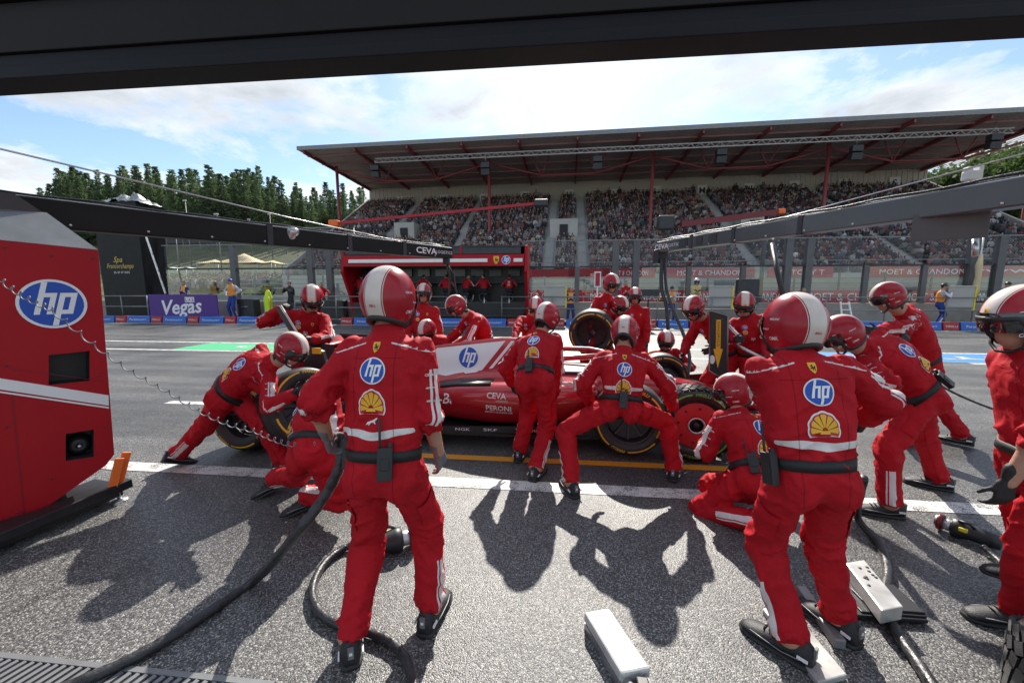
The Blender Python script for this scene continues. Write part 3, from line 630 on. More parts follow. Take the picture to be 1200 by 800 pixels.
def person(label, group, P, outfit='suit_red', vox=0.014, helmet=True, rolled=False, glove=('relaxed', 'relaxed'), glove_mat='glove', logos=('oval', 'shell', 'shield'), belt=True, radio=0,
           cap=None, seed=0, category='person', chest=False, bare=False, band=True, scale=1.0, white=True, hair=True):
    k = scale; pel, neck, head = P['pel'], P['neck'], P['head']
    up = unit(neck - pel); pr = unit(P['pr']); pr = unit(pr - up * pr.dot(up)); sr = unit(P.get('sr', P['pr'])); sr = unit(sr - up * sr.dot(up))
    fp = np.cross(up, pr); fs_ = np.cross(up, sr); Lt = np.linalg.norm(neck - pel)
    base = V3(pel[0], pel[1], P.get('ground', 0.0))
    hf = unit(P['hf']); hu = P.get('hu', V3(0, 0, 1)); hr = unit(np.cross(hf, hu)); hu = np.cross(hr, hf)
    bow = P.get('bow', 0.03); ctrl = (pel + neck) / 2 - fp * bow * 2
    def spine(t): return pel * (1 - t) ** 2 + ctrl * 2 * t * (1 - t) + neck * t * t if 0 <= t <= 1 else (pel + (ctrl - pel) * 2 * t if t < 0 else neck + (neck - ctrl) * 2 * (t - 1))
    mb = MB(); rings = []
    for t, rx, ry, oy in ((-.20, .09, .09, -.01), (-.13, .135, .115, -.012), (-.03, .162, .130, -.015), (.10, .164, .126, -.008), (.20, .162, .118, 0), (.30, .168, .124, 0), (.45, .176, .130, .004), (.62, .188, .134, .004), (.78, .195, .128, 0), (.88, .180, .110, -.006), (.95, .135, .088, -.008), (1.02, .078, .072, .0)):
        c = spine(t); w = min(1, max(0, t)); rr = unit(pr * (1 - w) + sr * w); ff = np.cross(up, rr); c = c + ff * oy
        ring = []
        for a in np.linspace(0, 2 * math.pi, 28, endpoint=False):
            ca, sa = math.cos(a), math.sin(a); ring.append(c + rr * math.copysign(abs(ca) ** 0.85, ca) * rx * k + ff * math.copysign(abs(sa) ** 0.85, sa) * ry * k)
        rings.append(ring)
    mb.loft(rings)
    bones = [('torso', pel, (pel + neck) / 2 - fp * bow, 0.16 * k, 0.16 * k, sr), ('torso', (pel + neck) / 2 - fp * bow, neck, 0.16 * k, 0.10 * k, sr)]
    J = {}
    for s, nm in ((-1, 'L'), (1, 'R')):
        sh = spine(0.90) + sr * s * 0.170 * k - up * 0.005
        if nm + '_sh' in P: sh = P[nm + '_sh']
        hd = P['h' + nm] if nm + '_off' not in P else sh + P[nm + '_off']; pole = P.get('e' + nm, -fs_ * 0.6 + sr * s * 0.5 - up * 0.35)
        rt = (0.30 + 0.265) * k; dv = hd - sh
        if np.linalg.norm(dv) > rt * 1.04: hd = sh + unit(dv) * rt * 1.04
        el = ik(sh, hd, 0.30 * k, 0.265 * k, pole)
        capsule(mb, spine(0.86) + sr * s * 0.07, sh - up * 0.012, 0.074 * k, 0.066 * k)
        capsule(mb, sh, el, 0.066 * k, 0.060 * k)
        fa = unit(hd - el); oe = unit(np.cross(fa, np.cross(sr * s, fa))) if abs(np.dot(fa, sr)) < 0.97 else fs_
        if rolled and nm in rolled:
            capsule(mb, el, el + (hd - el) * 0.26, 0.058 * k, 0.056 * k); capsule(mb, el, hd, 0.046 * k, 0.031 * k)
        else: capsule(mb, el, el + (hd - el) * 0.92, 0.064 * k, 0.048 * k); capsule(mb, el, hd, 0.036 * k, 0.03 * k)
        ua = unit(el - sh); out_u = sr * s + up * 0.25 - fs_ * 0.25; out_u = unit(out_u - ua * out_u.dot(ua)) if np.linalg.norm(out_u - ua * out_u.dot(ua)) > .05 else fs_
        of = sr * s - fs_ * 0.25 + V3(0, 0, 0.15); of = unit(of - fa * of.dot(fa))
        bones += [('ua' + nm, sh, el, 0.070 * k, 0.060 * k, out_u), ('fa' + nm, el, hd, 0.055 * k, 0.042 * k, of)]
        hp = pel + pr * s * 0.084 * k - up * 0.02
        f = P['a' + nm]; ak = f['ank']; lg = (0.45 + 0.43) * k
        if np.linalg.norm(ak - hp) > lg * 1.06: ak = hp + unit(ak - hp) * lg * 1.06
        kp = P.get('k' + nm, fp * 0.9 + f['toe'] * 0.3 + pr * s * 0.06); kn = ik(hp, ak, 0.45 * k, 0.43 * k, kp)
        ellipsoid(mb, pel + pr * s * 0.082 * k - fp * 0.042 * k - up * 0.035 * k, (pr * 0.084 * k, fp * 0.092 * k, up * 0.12 * k))
        capsule(mb, hp, kn, 0.096 * k, 0.076 * k); sd = unit(ak - kn); hem = ak - sd * 0.012
        capsule(mb, kn, (kn + hem) / 2, 0.076 * k, 0.073 * k); capsule(mb, (kn + hem) / 2 - sd * 0.02, hem, 0.073 * k, 0.067 * k); capsule(mb, hem, ak + f['up'] * -0.03, 0.040 * k, 0.036 * k)
        lo = pr * s - fp * 0.15; lu = unit(kn - hp); o1 = unit(lo - lu * lo.dot(lu)) if np.linalg.norm(lo - lu * lo.dot(lu)) > .1 else fp; o2 = lo - sd * lo.dot(sd); o2 = unit(o2) if np.linalg.norm(o2) > .1 else fp
        bones += [('th' + nm, hp, kn, 0.106 * k, 0.079 * k, o1), ('shn' + nm, kn, ak, 0.08 * k, 0.066 * k, o2)]
        J[nm] = dict(sh=sh, el=el, hd=hd, fa=fa, ak=ak, foot=f, hem=hem, of=of)
    # head and face, one surface with the neck
    capsule(mb, neck - up * 0.05, head - hu * 0.06, 0.062 * k, 0.060 * k)
    ellipsoid(mb, head + hu * 0.012 * k, (hr * 0.078 * k, hf * 0.098 * k, hu * 0.112 * k)); ellipsoid(mb, head + hf * 0.032 * k - hu * 0.055 * k, (hr * 0.062 * k, hf * 0.066 * k, hu * 0.066 * k))
    capsule(mb, head + hf * 0.092 * k + hu * 0.018, head + hf * 0.108 * k - hu * 0.022, 0.011, 0.016, 10)
    capsule(mb, head + hf * 0.092 * k - hu * 0.055 - hr * 0.016, head + hf * 0.092 * k - hu * 0.055 + hr * 0.016, 0.012, 0.012, 10)
    for s in (-1, 1): capsule(mb, head + hr * s * 0.08 * k + hu * 0.012, head + hr * s * 0.082 * k - hu * 0.028, 0.018, 0.014, 10)
    if not helmet: mb2 = None
    capsule(mb, neck - up * 0.03, neck + (head - neck) * 0.26, 0.078 * k, 0.070 * k)        # stand-up collar
    bones += [('head', neck + (head - neck) * 0.45, head, 0.06 * k, 0.10 * k, hr)]
    co, fs, ed = voxel_mesh(mb, vox, 4 if vox > 0.012 else 5)
    nrm = normals_of(co, fs); n = len(co)
    best = np.full(n, 1e9); bid = np.zeros(n, int); T = np.zeros(n); S = np.zeros(n); Q = np.zeros(n)
    for i, (nm, p, q, r0, r1, o) in enumerate(bones):
        a = q - p; L2 = a.dot(a); t = (co - p) @ a / L2; tc = np.clip(t, 0, 1); cl = p + tc[:, None] * a; dv = co - cl; d = np.linalg.norm(dv, axis=1) - (r0 + (r1 - r0) * tc)
        an = a / math.sqrt(L2); w = np.cross(an, o); m = d < best
        best[m] = d[m]; bid[m] = i; T[m] = t[m]; S[m] = (dv @ o)[m]; Q[m] = (dv @ w)[m]
    names = np.array([b[0] for b in bones])[bid]; Lb = np.array([np.linalg.norm(b[2] - b[1]) for b in bones])[bid]
    ang = np.arctan2(Q, S); tt = (co - pel) @ up / Lt; lat = (co - spine(0.5)) @ sr; bk = -((co - spine(0.5)) @ fs_)
    # folds
    near = np.zeros(n)
    for jn in ('L', 'R'):
        for pt, rad in ((J[jn]['el'], .13), (J[jn]['hem'], .10)): near = np.maximum(near, np.exp(-(np.linalg.norm(co - pt, axis=1) / rad) ** 2))
    for b in bones:
        if b[0][:2] == 'th': near = np.maximum(near, 0.8 * np.exp(-(np.linalg.norm(co - b[2], axis=1) / .14) ** 2)); near = np.maximum(near, 0.7 * np.exp(-(np.linalg.norm(co - b[1], axis=1) / .16) ** 2))
    limb = ~np.isin(names, ['torso', 'head'])
    sd_ = seed * 17.3
    c1 = np.stack([T * Lb * 15 + 0.9 * np.sin(ang + sd_), ang * 0.85 + sd_, bid * 7.7 + 0 * ang], 1); r1 = 1 - np.abs(2 * vnoise(c1, 3) - 1)
    c2 = np.stack([tt * Lt * 13 + 1.2 * np.abs(lat) * 8, lat * 7 + sd_, bk * 6], 1); r2 = 1 - np.abs(2 * vnoise(c2, 5) - 1)
    c3 = np.stack([co[:, 0] * 17 + sd_, co[:, 1] * 17, co[:, 2] * 11], 1); r3 = vnoise(c3, 9) - 0.5
    amp = np.where(limb, 0.012 + 0.026 * near, np.where(names == 'torso', 0.013 + 0.016 * np.exp(-((tt - .26) / .12) ** 2), 0.0)) * (1.0 if vox < .02 else .6)
    c4 = np.stack([T * Lb * 34 + 1.6 * np.sin(ang * 2 + sd_), ang * 1.7 + sd_, bid * 3.1 + 0 * ang], 1); r4 = 1 - np.abs(2 * vnoise(c4, 13) - 1)
    fold = (np.where(limb, r1 ** 2 - 0.35, r2 ** 2 - 0.35) + np.where(limb, .35 * (r4 - .5), .25 * (r4 - .5))) * amp + np.where(names == 'head', 0, r3 * 0.006)
    skin = np.full(n, -1.0); hairf = np.full(n, -1.0)
    hz = (co - head) @ hu; ishead = names == 'head'
    coll = (co - (neck + (head - neck) * 0.30)) @ unit(head - neck)
    skin = np.where(ishead | (np.linalg.norm(co - neck, axis=1) < 0.16), coll, skin)
    dh = np.linalg.norm(co - head, axis=1); skin = np.where(dh < 0.16, np.maximum(skin, np.where(coll > 0, coll, -1)), skin)
    hyf = (co - head) @ hf
    if hair: hairf = np.where(ishead & (dh < 0.17), np.maximum(hz - 0.055 + np.maximum(0, hyf) * -0.25, -hyf - 0.025 + 0.3 * hz), -1.0)
    for nm in ('L', 'R'):
        m = names == 'shn' + nm; sd = unit(J[nm]['ak'] - J[nm]['hem']); v = (co - (J[nm]['hem'] + sd * 0.012)) @ sd; skin = np.where(m, np.maximum(skin, np.where(T > 0.6, v, -1)), skin)
        if rolled and nm in rolled:
            m = names == 'fa' + nm; skin = np.where(m, (T - 0.31) * Lb, skin)
        elif bare: m = names == 'fa' + nm; skin = np.where(m, (T - 0.2) * Lb, skin)
    co = co + nrm * np.where(skin > 0, 0, fold)[:, None]
    wh = np.full(n, -1.0); gq = np.full(n, 1.0); gm = np.full(n, -1.0)
    if white:
        for nm in ('L', 'R'):
            m = names == 'ua' + nm; gq = np.where(m, Q, gq); gm = np.where(m, np.minimum(S, (T - 0.32) * Lb), gm)
            m = names == 'fa' + nm; gq = np.where(m, Q * 1.8, gq); gm = np.where(m, np.minimum(S, (0.70 - T) * Lb) if not (rolled and nm in rolled) else -1.0, gm)
            m = names == 'shn' + nm; gq = np.where(m, Q * 1.05, gq); gm = np.where(m, np.minimum(S, np.minimum((T - 0.38) * Lb, (0.97 - T) * Lb)), gm)
        m = names == 'torso'
        if band: f = np.minimum(0.0175 * (1 - .45 * (np.abs(lat) / .15) ** 2) - np.abs((tt - (0.272 + 0.03 * np.abs(lat / .15) ** 1.5 + 0.008 * np.sin(lat * 31 + sd_))) * Lt), np.minimum(bk + 0.03, 0.150 - np.abs(lat))); wh = np.where(m, np.maximum(wh, f), wh)
        mt_ = (names == 'torso'); gq = np.where(mt_, 4.6 * ((co - (spine(0.90) - fs_ * 0.045)) @ unit(up - fs_ * 0.2) - 0.05 + 0.30 * np.abs(lat)), gq); mt_ = mt_ | (np.isin(names, ['uaL', 'uaR']) & (T < .30)); gq = np.where(mt_, 4.6 * ((co - (spine(0.90) - fs_ * 0.045)) @ unit(up - fs_ * 0.2) - 0.05 + 0.30 * np.abs(lat)), gq); gq = np.where(mt_ & (np.abs(gq - .030) < .012), .5, gq); gm = np.where(mt_, np.minimum(np.minimum(np.abs(lat) - 0.06, bk + 0.05), np.where(names == 'torso', (tt - .74) * Lt, (.24 - T) * Lb)), gm)
    leg = np.where(limb & (np.char.startswith(names.astype(str), 'th') | np.char.startswith(names.astype(str), 'sh')), 0.1, np.where(names == 'torso', (0.15 - tt) * Lt, -1.0))
    arm = np.where(np.isin(names, ['uaL', 'uaR', 'faL', 'faR']), 0.1, -0.1)
    s1 = np.where(names == 'torso', np.abs(lat) - .088, 1.0); s2 = np.where(names == 'torso', np.where(bk > 0, (tt - 1 + .105 / Lt) * Lt, 1.0), np.where(limb & (S < 0), Q, 1.0))
    root = empty('person', base); tag(root, label, category, group)
    me = mesh_from(co - base, fs, 'body', [MAT[outfit]])
    for an, arr in (('g_white', wh), ('g_skin', skin), ('g_leg', leg), ('g_arm', arm), ('g_hair', hairf), ('g_q', gq), ('g_m', gm), ('g_s1', s1), ('g_s2', s2)):
        at = me.attributes.new(an, 'FLOAT', 'POINT'); at.data.foreach_set('value', arr.astype(np.float32))
    body = link('body', me, root)
    bvh = BVHTree.FromPolygons([tuple(c) for c in co], fs)
    def mat4(o, x, y, z):
        M = Matrix(((x[0], y[0], z[0], o[0]), (x[1], y[1], z[1], o[1]), (x[2], y[2], z[2], o[2]), (0, 0, 0, 1))); return M
    if helmet:
        hm = link('helmet', HELM[0], root); hm.matrix_local = mat4(head + hu * 0.022 + hf * 0.004 - base, hr, hf, hu)
        if helmet == 'white': hm.material_slots[0].link = 'OBJECT'; hm.material_slots[0].material = MAT['helmet_white']
        link('helmet_trim', HELM[1], hm); link('visor', HELM[2], hm); link('chin_strap', HELM[3], hm)
        hb = HELM_BVH; W = mat4(head + hu * 0.022 + hf * 0.004, hr, hf, hu)
        if helmet is True and vox < 0.016: helmet_print(hm, seed)
    if cap:
        cb = MB(); rr = [[head + hu * (0.035 + 0.105 * math.sin(e)) * k + (hr * math.cos(t) * 0.088 + hf * math.sin(t) * 0.108) * math.cos(e) * k for t in np.linspace(0, 2 * math.pi, 20, endpoint=False)] for e in (-0.1, 0.3, 0.7, 1.1, 1.45)]
        cb.loft([[p - base for p in r] for r in rr]); pk = []
        for e in (0.0, 1.0): pk.append([head + hu * (0.042 - 0.015 * e) + (hr * math.cos(t) * (0.085 - .01 * e) + hf * (math.sin(t) * (0.10 + 0.085 * e))) - base for t in np.linspace(R(20), R(160), 9)])
        cb.loft(pk, close=False); cb.loft([[p + hu * 0.006 for p in r] for r in pk], close=False)
        cb.build('cap', MAT[cap], root)
    for s, nm in ((-1, 'L'), (1, 'R')):
        j = J[nm]; gm = glove_mat if glove_mat else 'skin_plain'; g = glove[0 if s < 0 else 1]
        if gm == 'skin_plain': g = 'relaxed'
        y = unit(j['fa'] * 0.9 + P.get('g' + nm, V3(0, 0, 0))); z = P.get('p' + nm, sr * s * 0.9 - fs_ * 0.35); z = z - y * z.dot(y); z = unit(z) if np.linalg.norm(z) > 0.05 else unit(np.cross(y, sr))
        x = np.cross(y, z); go = link('glove' if gm != 'skin_plain' else 'hand', GLOVE[(g, gm, s)], root); go.matrix_local = mat4(j['hd'] - base - y * 0.01, x * k, y * k, z * k)
        f = j['foot']; y = unit(f['toe']); z = unit(f['up'] - y * np.dot(f['up'], y)); x = np.cross(y, z); so = link('shoe', SHOE, root); so.matrix_local = mat4(j['ak'] - z * 0.095 - base, x * 1.12, y * 1.05, z * 1.05)
    if belt:
        c = spine(0.115); rows = []
        for h in (-0.024, 0.024):
            row = []
            for t in np.linspace(0, 2 * math.pi, 44, endpoint=False):
                d = pr * math.cos(t) + fp * math.sin(t); o = c + up * h; hit = bvh.ray_cast(Vector(o), Vector(d), 0.4); rr = min(hit[3] if hit[0] is not None else 0.17, 0.21); row.append(rr)
            row = np.array(row)
            for _ in range(3): row = np.maximum(row, (np.roll(row, 1) + np.roll(row, -1)) / 2)
            rows.append([c + up * h + (pr * math.cos(t) + fp * math.sin(t)) * (row[i] + 0.005) - base for i, t in enumerate(np.linspace(0, 2 * math.pi, 44, endpoint=False))])
        bb = MB(); cc = c - base; inn = [[p + unit(cc - p) * 0.012 for p in r] for r in rows]
        bb.loft([inn[0], rows[0], rows[1], inn[1]], caps=False); be = bb.build('belt', MAT['belt'], root)
        if radio:
            for ra in (radio if isinstance(radio, (list, tuple)) else [radio]):
                t = R(ra); d = unit(pr * math.cos(t) + fp * math.sin(t)); i = int(round((ra % 360) / 360 * 44)) % 44; pc = (rows[0][i] + rows[1][i]) / 2 + d * 0.022; sx = np.cross(up, d)
                M3 = Matrix((tuple(sx), tuple(d), tuple(up))).transposed(); rb = MB().box(pc - up * 0.02, (0.062, 0.034, 0.135), M=M3); rb.box(pc + up * 0.052 + sx * 0.02, (0.018, 0.018, 0.03), M=M3); rb.tube([pc + up * 0.04 - sx * 0.02, pc + up * 0.17 - sx * 0.024], 0.006, 6)
                rb.box(pc - up * 0.02 + d * 0.018, (0.036, 0.006, 0.05), M=M3); ro = rb.build('radio', MAT['black_plastic'], be, bevel=0.004)
    if logos:
        bn = -fs_
        for lg, t, sz in (('shield', 1 - .058 * k / Lt, 0.027), ('oval', 1 - .165 * k / Lt, 0.060), ('shell', 1 - .300 * k / Lt, 0.060), ('cat', 1 - .388 * k / Lt, 0.030)):
            if lg in logos: decal({'oval': 'round_logo', 'shell': 'scallop_logo', 'shield': 'shield_crest', 'cat': 'cat_logo'}[lg], bvh, EMB[lg], spine(t) - fs_ * 0.12 + P.get('lo', V3(0, 0, 0)), sr, up, sz * k, root, base)
    if vox < 0.0127 and outfit == 'suit_red':       # cargo pockets with flaps, small sleeve prints
        for b in bones:
            if b[0][:2] == 'th':
                ax = unit(b[1] - b[2]); nv = unit(b[5] - fp * .35 - ax * np.dot(b[5] - fp * .35, ax)); uu = np.cross(ax, nv); cc = b[1] + (b[2] - b[1]) * .55 + nv * .09
                for (cy, hw, hh) in ((0, .058, .072), (.062, .062, .022)):
                    gx, gy = np.meshgrid(np.linspace(-hw, hw, 7), np.linspace(-hh, hh, 7)); vs = np.stack([gx.ravel(), gy.ravel()], 1); fq = [(i * 7 + j, i * 7 + j + 1, i * 7 + j + 8, i * 7 + j + 7) for i in range(6) for j in range(6)]
                    decal('pocket' if cy == 0 else 'pocket_flap', bvh, [(vs, fq, 6, 0)], cc + ax * cy, uu, ax, 1.0, root, base, lift=.006 if cy == 0 else .010, grid=7)
            if b[0][:2] == 'ua':
                ax = unit(b[1] - b[2]); nv = unit(b[5] - fs_ * .9 - ax * np.dot(b[5] - fs_ * .9, ax)); uu = np.cross(ax, nv)
                for i, (tx, hh) in enumerate((('CEVA', .011), ('PERONI', .008), ('PIRELLI', .009))): decal('sleeve_print', bvh, emb_text(tx, 0, .02), b[1] + (b[2] - b[1]) * (.40 + .2 * i) + nv * .07, uu, ax, hh, root, base, reach=.09, lift=.005, grid=5)
    if chest:
        for lg, t, sx_, sz in (('oval', 0.80, -0.075, 0.030), ('dot_yellow', 0.68, -0.075, 0.028), ('shield', 0.80, 0.075, 0.022)):
            decal('chest_logo', bvh, EMB[lg], spine(t) + fs_ * 0.12 - sr * sx_, -sr, up, sz * k, root, base, grid=5)
        decal('chest_logo', bvh, emb_text('hp', 0, 0.02, 0.3), spine(0.5) + fs_ * 0.12, -sr, up, 0.035, root, base, grid=5)
    info = dict(root=root, bvh=bvh, base=base, J=J, co=co, sr=sr, up=up, fs=fs_); PEOPLE.append((label, info)); return info
HELM_BVH = BVHTree.FromPolygons([tuple(v.co) for v in HELM[0].vertices], [tuple(p.vertices) for p in HELM[0].polygons])
_HP = {}
def helmet_print(hm, seed):
    """small sponsor prints on the shell, in helmet space; meshes shared by all helmets"""
    if not _HP:
        items = []
        for s in (-1, 1):
            q = V3(s, 0, 0); rd = V3(0, -s, 0) * -1
            for txt, y, z, h, slot in (('CEVA', 0.065, -0.055, 0.016, 0), ('RICHARD MILLE', 0.03, -0.015, 0.008, 0), ('OMR', -0.025, -0.058, 0.016, 0), ('PERONI', -0.04, 0.03, 0.010, 0)):
                ux = V3(0, s, 0); c = V3(s * 0.13, y, z); items.append(('print', emb_text(txt, slot, 0.02, 0.2), c, ux, V3(0, 0.12 * s * -s, 1), h))
            items.append(('print', EMB['dot_yellow'], V3(s * 0.13, 0.075, 0.03), V3(0, s, 0), V3(0, 0, 1), 0.018))
        items.append(('back_print', emb_text('BELL', 3, 0.03), V3(0, -0.16, -0.03), V3(1, 0, 0), V3(0, 0, 1), 0.0105))
        items.append(('brow_crest', EMB['shield'], V3(0, 0.15, 0.055), V3(-1, 0, 0), V3(0, -0.35, 1), 0.016))
        for i, (nm, sh, c, u, v, h) in enumerate(items):
            o = decal(nm, HELM_BVH, sh, c, u, v, h, None, V3(0, 0, 0), reach=0.08, lift=0.0014, grid=7)
            if o is not None: _HP[i] = (nm, o.data); bpy.data.objects.remove(o)
    for i, (nm, me) in _HP.items(): link(nm, me, hm)
# ------------------------------------------------------------------ ground and markings
def ground():
    m = MB(); m.add([(-900, -40, 0), (900, -40, 0), (900, 1200, 0), (-900, 1200, 0)], [(0, 1, 2, 3)])
    tag(m.build('ground', MAT['asphalt']), kind='structure')
    def sheet(name, mt, x0, x1, y0, y1, z=0.004):
        o = MB().add([(x0, y0, z), (x1, y0, z), (x1, y1, z), (x0, y1, z)], [(0, 1, 2, 3)]).build(name, MAT[mt]); return tag(o, kind='structure')
    sheet('painted_line', 'line_white', -30, 20, 3.20, 3.37)
    sheet('painted_line', 'line_orange', -1.6, 2.35, 3.76, 3.87)
    sheet('painted_line', 'line_white', -60, 60, 17.75, 17.95)
    yA = G(200, 410)[1]; yB = G(200, 400.5)[1]
    sheet('painted_line', 'line_white', -60, 4.2, yA - 0.08, yA + 0.08); sheet('painted_line', 'line_white', -60, 4.2, yB - 0.08, yB + 0.08)
    sheet('painted_line', 'line_white', 9.5, 60, yA - 0.08, yA + 0.08); sheet('painted_line', 'line_white', 9.5, 60, yB - 0.08, yB + 0.08)
    a = G(228, 405); b = G(660, 405)
    sheet('painted_panel', 'line_green', a[0], b[0] + 3, yA + 0.12, yB - 0.12, 0.004)
    c = G(1075, 415); sheet('painted_panel', 'line_blue', 6.2, 14, yA + 0.12, yB - 0.12, 0.004)
    t = flat_text('painted_lettering', 'aramco', MAT['line_white'], (a[0] + 4.6, (yA + yB) / 2, 0.0), (-1, 0, 0), (0, -1, 0), (yB - yA) * 0.42, width=6.4, lift=0.008); tag(t, kind='structure')
    t = flat_text('painted_lettering', 'aramco', MAT['line_white'], (10.4, (yA + yB) / 2, 0.0), (-1, 0, 0), (0, -1, 0), (yB - yA) * 0.42, width=6.8, lift=0.008); tag(t, kind='structure')
    p = G(222, 472); sheet('painted_line', 'line_white', p[0] - 0.35, p[0] + 0.35, p[1] - 0.07, p[1] + 0.07)
ground()
# ------------------------------------------------------------------ garage lintel above the camera's view
def lintel():
    y0 = 2.0; zb = 1.7 + 2.16 * 0.508
    t = empty('lintel', (0, y0, 0)); tag(t, 'dark grey steel lintel spanning the garage opening overhead', 'lintel')
    mat('lintel_dark', (0.009, 0.009, 0.012), 0.6, spec=0.2, noise=0.12, nscale=1.5); mat('lintel_warm', (0.017, 0.0155, 0.015), 0.7, spec=0.2, noise=0.10, nscale=0.8)
    def strip(name, m, za, zc, ya, yc): MB().box((0, (ya + yc) / 2, (za + zc) / 2), (16, yc - ya, zc - za)).build(name, MAT[m], t, bevel=0.004)
    strip('bottom_rail', 'lintel_dark', zb, zb + 0.055, -0.01, 0.16); strip('guide_rail', 'lintel_dark', zb + 0.058, zb + 0.125, 0.012, 0.16)
    strip('face_panel', 'lintel_warm', zb + 0.128, zb + 0.36, -0.004, 0.16); strip('upper_rail', 'lintel_dark', zb + 0.363, zb + 0.42, -0.03, 0.16); strip('header', 'lintel_dark', zb + 0.423, zb + 0.9, 0.02, 0.16)
lintel()

# ------------------------------------------------------------------ terrain
HP_Y = [30, 40, 45, 58, 63, 75, 100, 130, 200, 500]; HP_Z = [0, 0, 0.5, 2.8, 3.3, 7.3, 15, 20, 32, 60]
def hill_z(x, y):
    l = np.interp(y, HP_Y, HP_Z); wl = np.clip((-14 - x) / 10, 0, 1); r = np.interp(y, [55, 75, 110, 160, 500], [0, 3, 16, 30, 60]); wr = np.clip((x - 42) / 16, 0, 1); b = np.interp(y, [75, 140, 500], [0, 14, 55])
    return max(l * wl, r * wr, b)
noise_mat('grass', (0.040, 0.058, 0.018), (0.10, 0.105, 0.040), 0.35, 0.95, 8)
def terrain():
    xs = np.concatenate([np.linspace(-420, -40, 26), np.linspace(-36, 80, 40), np.linspace(95, 420, 16)]); ys = np.concatenate([np.linspace(37, 80, 26), np.linspace(85, 500, 36)])
    v = [(x, y, hill_z(x, y) - 0.15 + (0.5 * math.sin(x * .21) * math.sin(y * .17) if y > 66 else 0)) for y in ys for x in xs]; n = len(xs)
    f = [(j * n + i, j * n + i + 1, (j + 1) * n + i + 1, (j + 1) * n + i) for j in range(len(ys) - 1) for i in range(n - 1)]
    m = MB(); m.add(v, f, 0, True); tag(m.build('hillside', MAT['grass']), kind='structure')
terrain()

# ------------------------------------------------------------------ trees
noise_mat('conifer_leaf', (0.045, 0.082, 0.036), (0.11, 0.155, 0.066), 0.9, 0.8, vary=.4); noise_mat('broad_leaf', (0.040, 0.075, 0.018), (0.105, 0.150, 0.035), 0.5, 0.75, vary=.3)
for _n in ('conifer_leaf', 'broad_leaf'):      # light passes through the leaves
    _m = MAT[_n]; _nt = _m.node_tree; _b = _nt.nodes['Principled BSDF']; _o = next(n for n in _nt.nodes if n.type == 'OUTPUT_MATERIAL'); _t = _nt.nodes.new('ShaderNodeBsdfTranslucent'); _x = _nt.nodes.new('ShaderNodeMixShader'); _x.inputs[0].default_value = 0.45
    _nt.links.new(_b.inputs['Base Color'].links[0].from_socket, _t.inputs[0]); _nt.links.new(_b.outputs[0], _x.inputs[1]); _nt.links.new(_t.outputs[0], _x.inputs[2]); _nt.links.new(_x.outputs[0], _o.inputs[0])
mat('bark', (0.07, 0.05, 0.035), 0.9, noise=0.3)
def conifer_mesh(seed):
    r = random.Random(seed); H = 20.0; lb = MB(); tb = MB(); tb.tube([(0, 0, -1), (0.05, 0, H * .4), (0, 0.05, H * .98)], [0.32, 0.2, 0.03], 7)
    z = H * (0.13 + 0.08 * r.random())
    while z < H * 0.985:
        q = 1 - z / H; Lm = (0.35 + 4.6 * q ** 0.82) * (0.75 + 0.4 * r.random()); nb = 5 + int(7 * q); a0 = r.random() * 6.28
        for k in range(nb):
            if r.random() < 0.10: continue
            a = a0 + k * 6.283 / nb + r.uniform(-.25, .25); L = Lm * r.uniform(0.55, 1.12); dz = -L * r.uniform(0.08, 0.34) + q * 0.3; d = Vector((math.cos(a), math.sin(a), 0)); s = Vector((-d.y, d.x, 0))
            if L > 2.2 and z < H * .6: tb.tube([(0, 0, z), tuple(d * L * .75 + Vector((0, 0, z + dz * .75)))], [0.05, 0.015], 4)
            m = 3 + int(L * 2.2)
            for j in range(m):
                t = (j + r.random() * .8) / m; p = d * (L * (0.12 + .88 * t)) + Vector((0, 0, z + dz * t + r.uniform(-.15, .12))) + s * r.uniform(-.5, .5) * L * .22 * (1.15 - t)
                w = r.uniform(0.22, 0.5); u = (d * r.uniform(.4, 1) + s * r.uniform(-.8, .8)).normalized() * w * 1.5; v = Vector((r.uniform(-.3, .3), r.uniform(-.3, .3), -1)).normalized() * w * r.uniform(.6, 1.5)
                lb.add([p - u * .5, p + u, p + v + u * .2], [(0, 1, 2)])
        z += H * (0.020 + 0.018 * q) * r.uniform(.8, 1.3)
    return lb.mesh('crown', [MAT['conifer_leaf']], fix=False), tb.mesh('trunk', [MAT['bark']])
def broad_mesh(seed):
    r = random.Random(seed); H = 15.0; lb = MB(); tb = MB(); tb.tube([(0, 0, -1), (0.1, 0, 3), (0, .1, 7)], [0.4, 0.3, 0.15], 7)
    cl = []
    for k in range(26):
        a = r.random() * 6.28; e = r.uniform(-.35, 1.3); rr = r.uniform(.55, 1) * 4.6; c = Vector((math.cos(a) * math.cos(e) * rr, math.sin(a) * math.cos(e) * rr, 8.5 + math.sin(e) * rr * 1.25)); cl.append(c)
        if k % 3 == 0: tb.tube([(0, 0, 4 + r.random() * 2), tuple(c)], [0.12, 0.03], 5)
    for c in cl:
        R0 = r.uniform(1.1, 2.0)
        for j in range(95):
            d = Vector((r.gauss(0, 1), r.gauss(0, 1), r.gauss(0, .8))).normalized(); p = c + d * R0 * r.uniform(.5, 1.08); w = r.uniform(.16, .34); u = Vector((r.gauss(0, 1), r.gauss(0, 1), r.gauss(0, 1))).normalized(); v = u.cross(d).normalized()
            lb.add([p - u * w, p + v * w, p + u * w, p - v * w * .7], [(0, 1, 2, 3)])
    return lb.mesh('crown', [MAT['broad_leaf']], fix=False), tb.mesh('trunk', [MAT['bark']])
CON = [conifer_mesh(k) for k in range(5)]; BRO = [broad_mesh(30 + k) for k in range(4)]
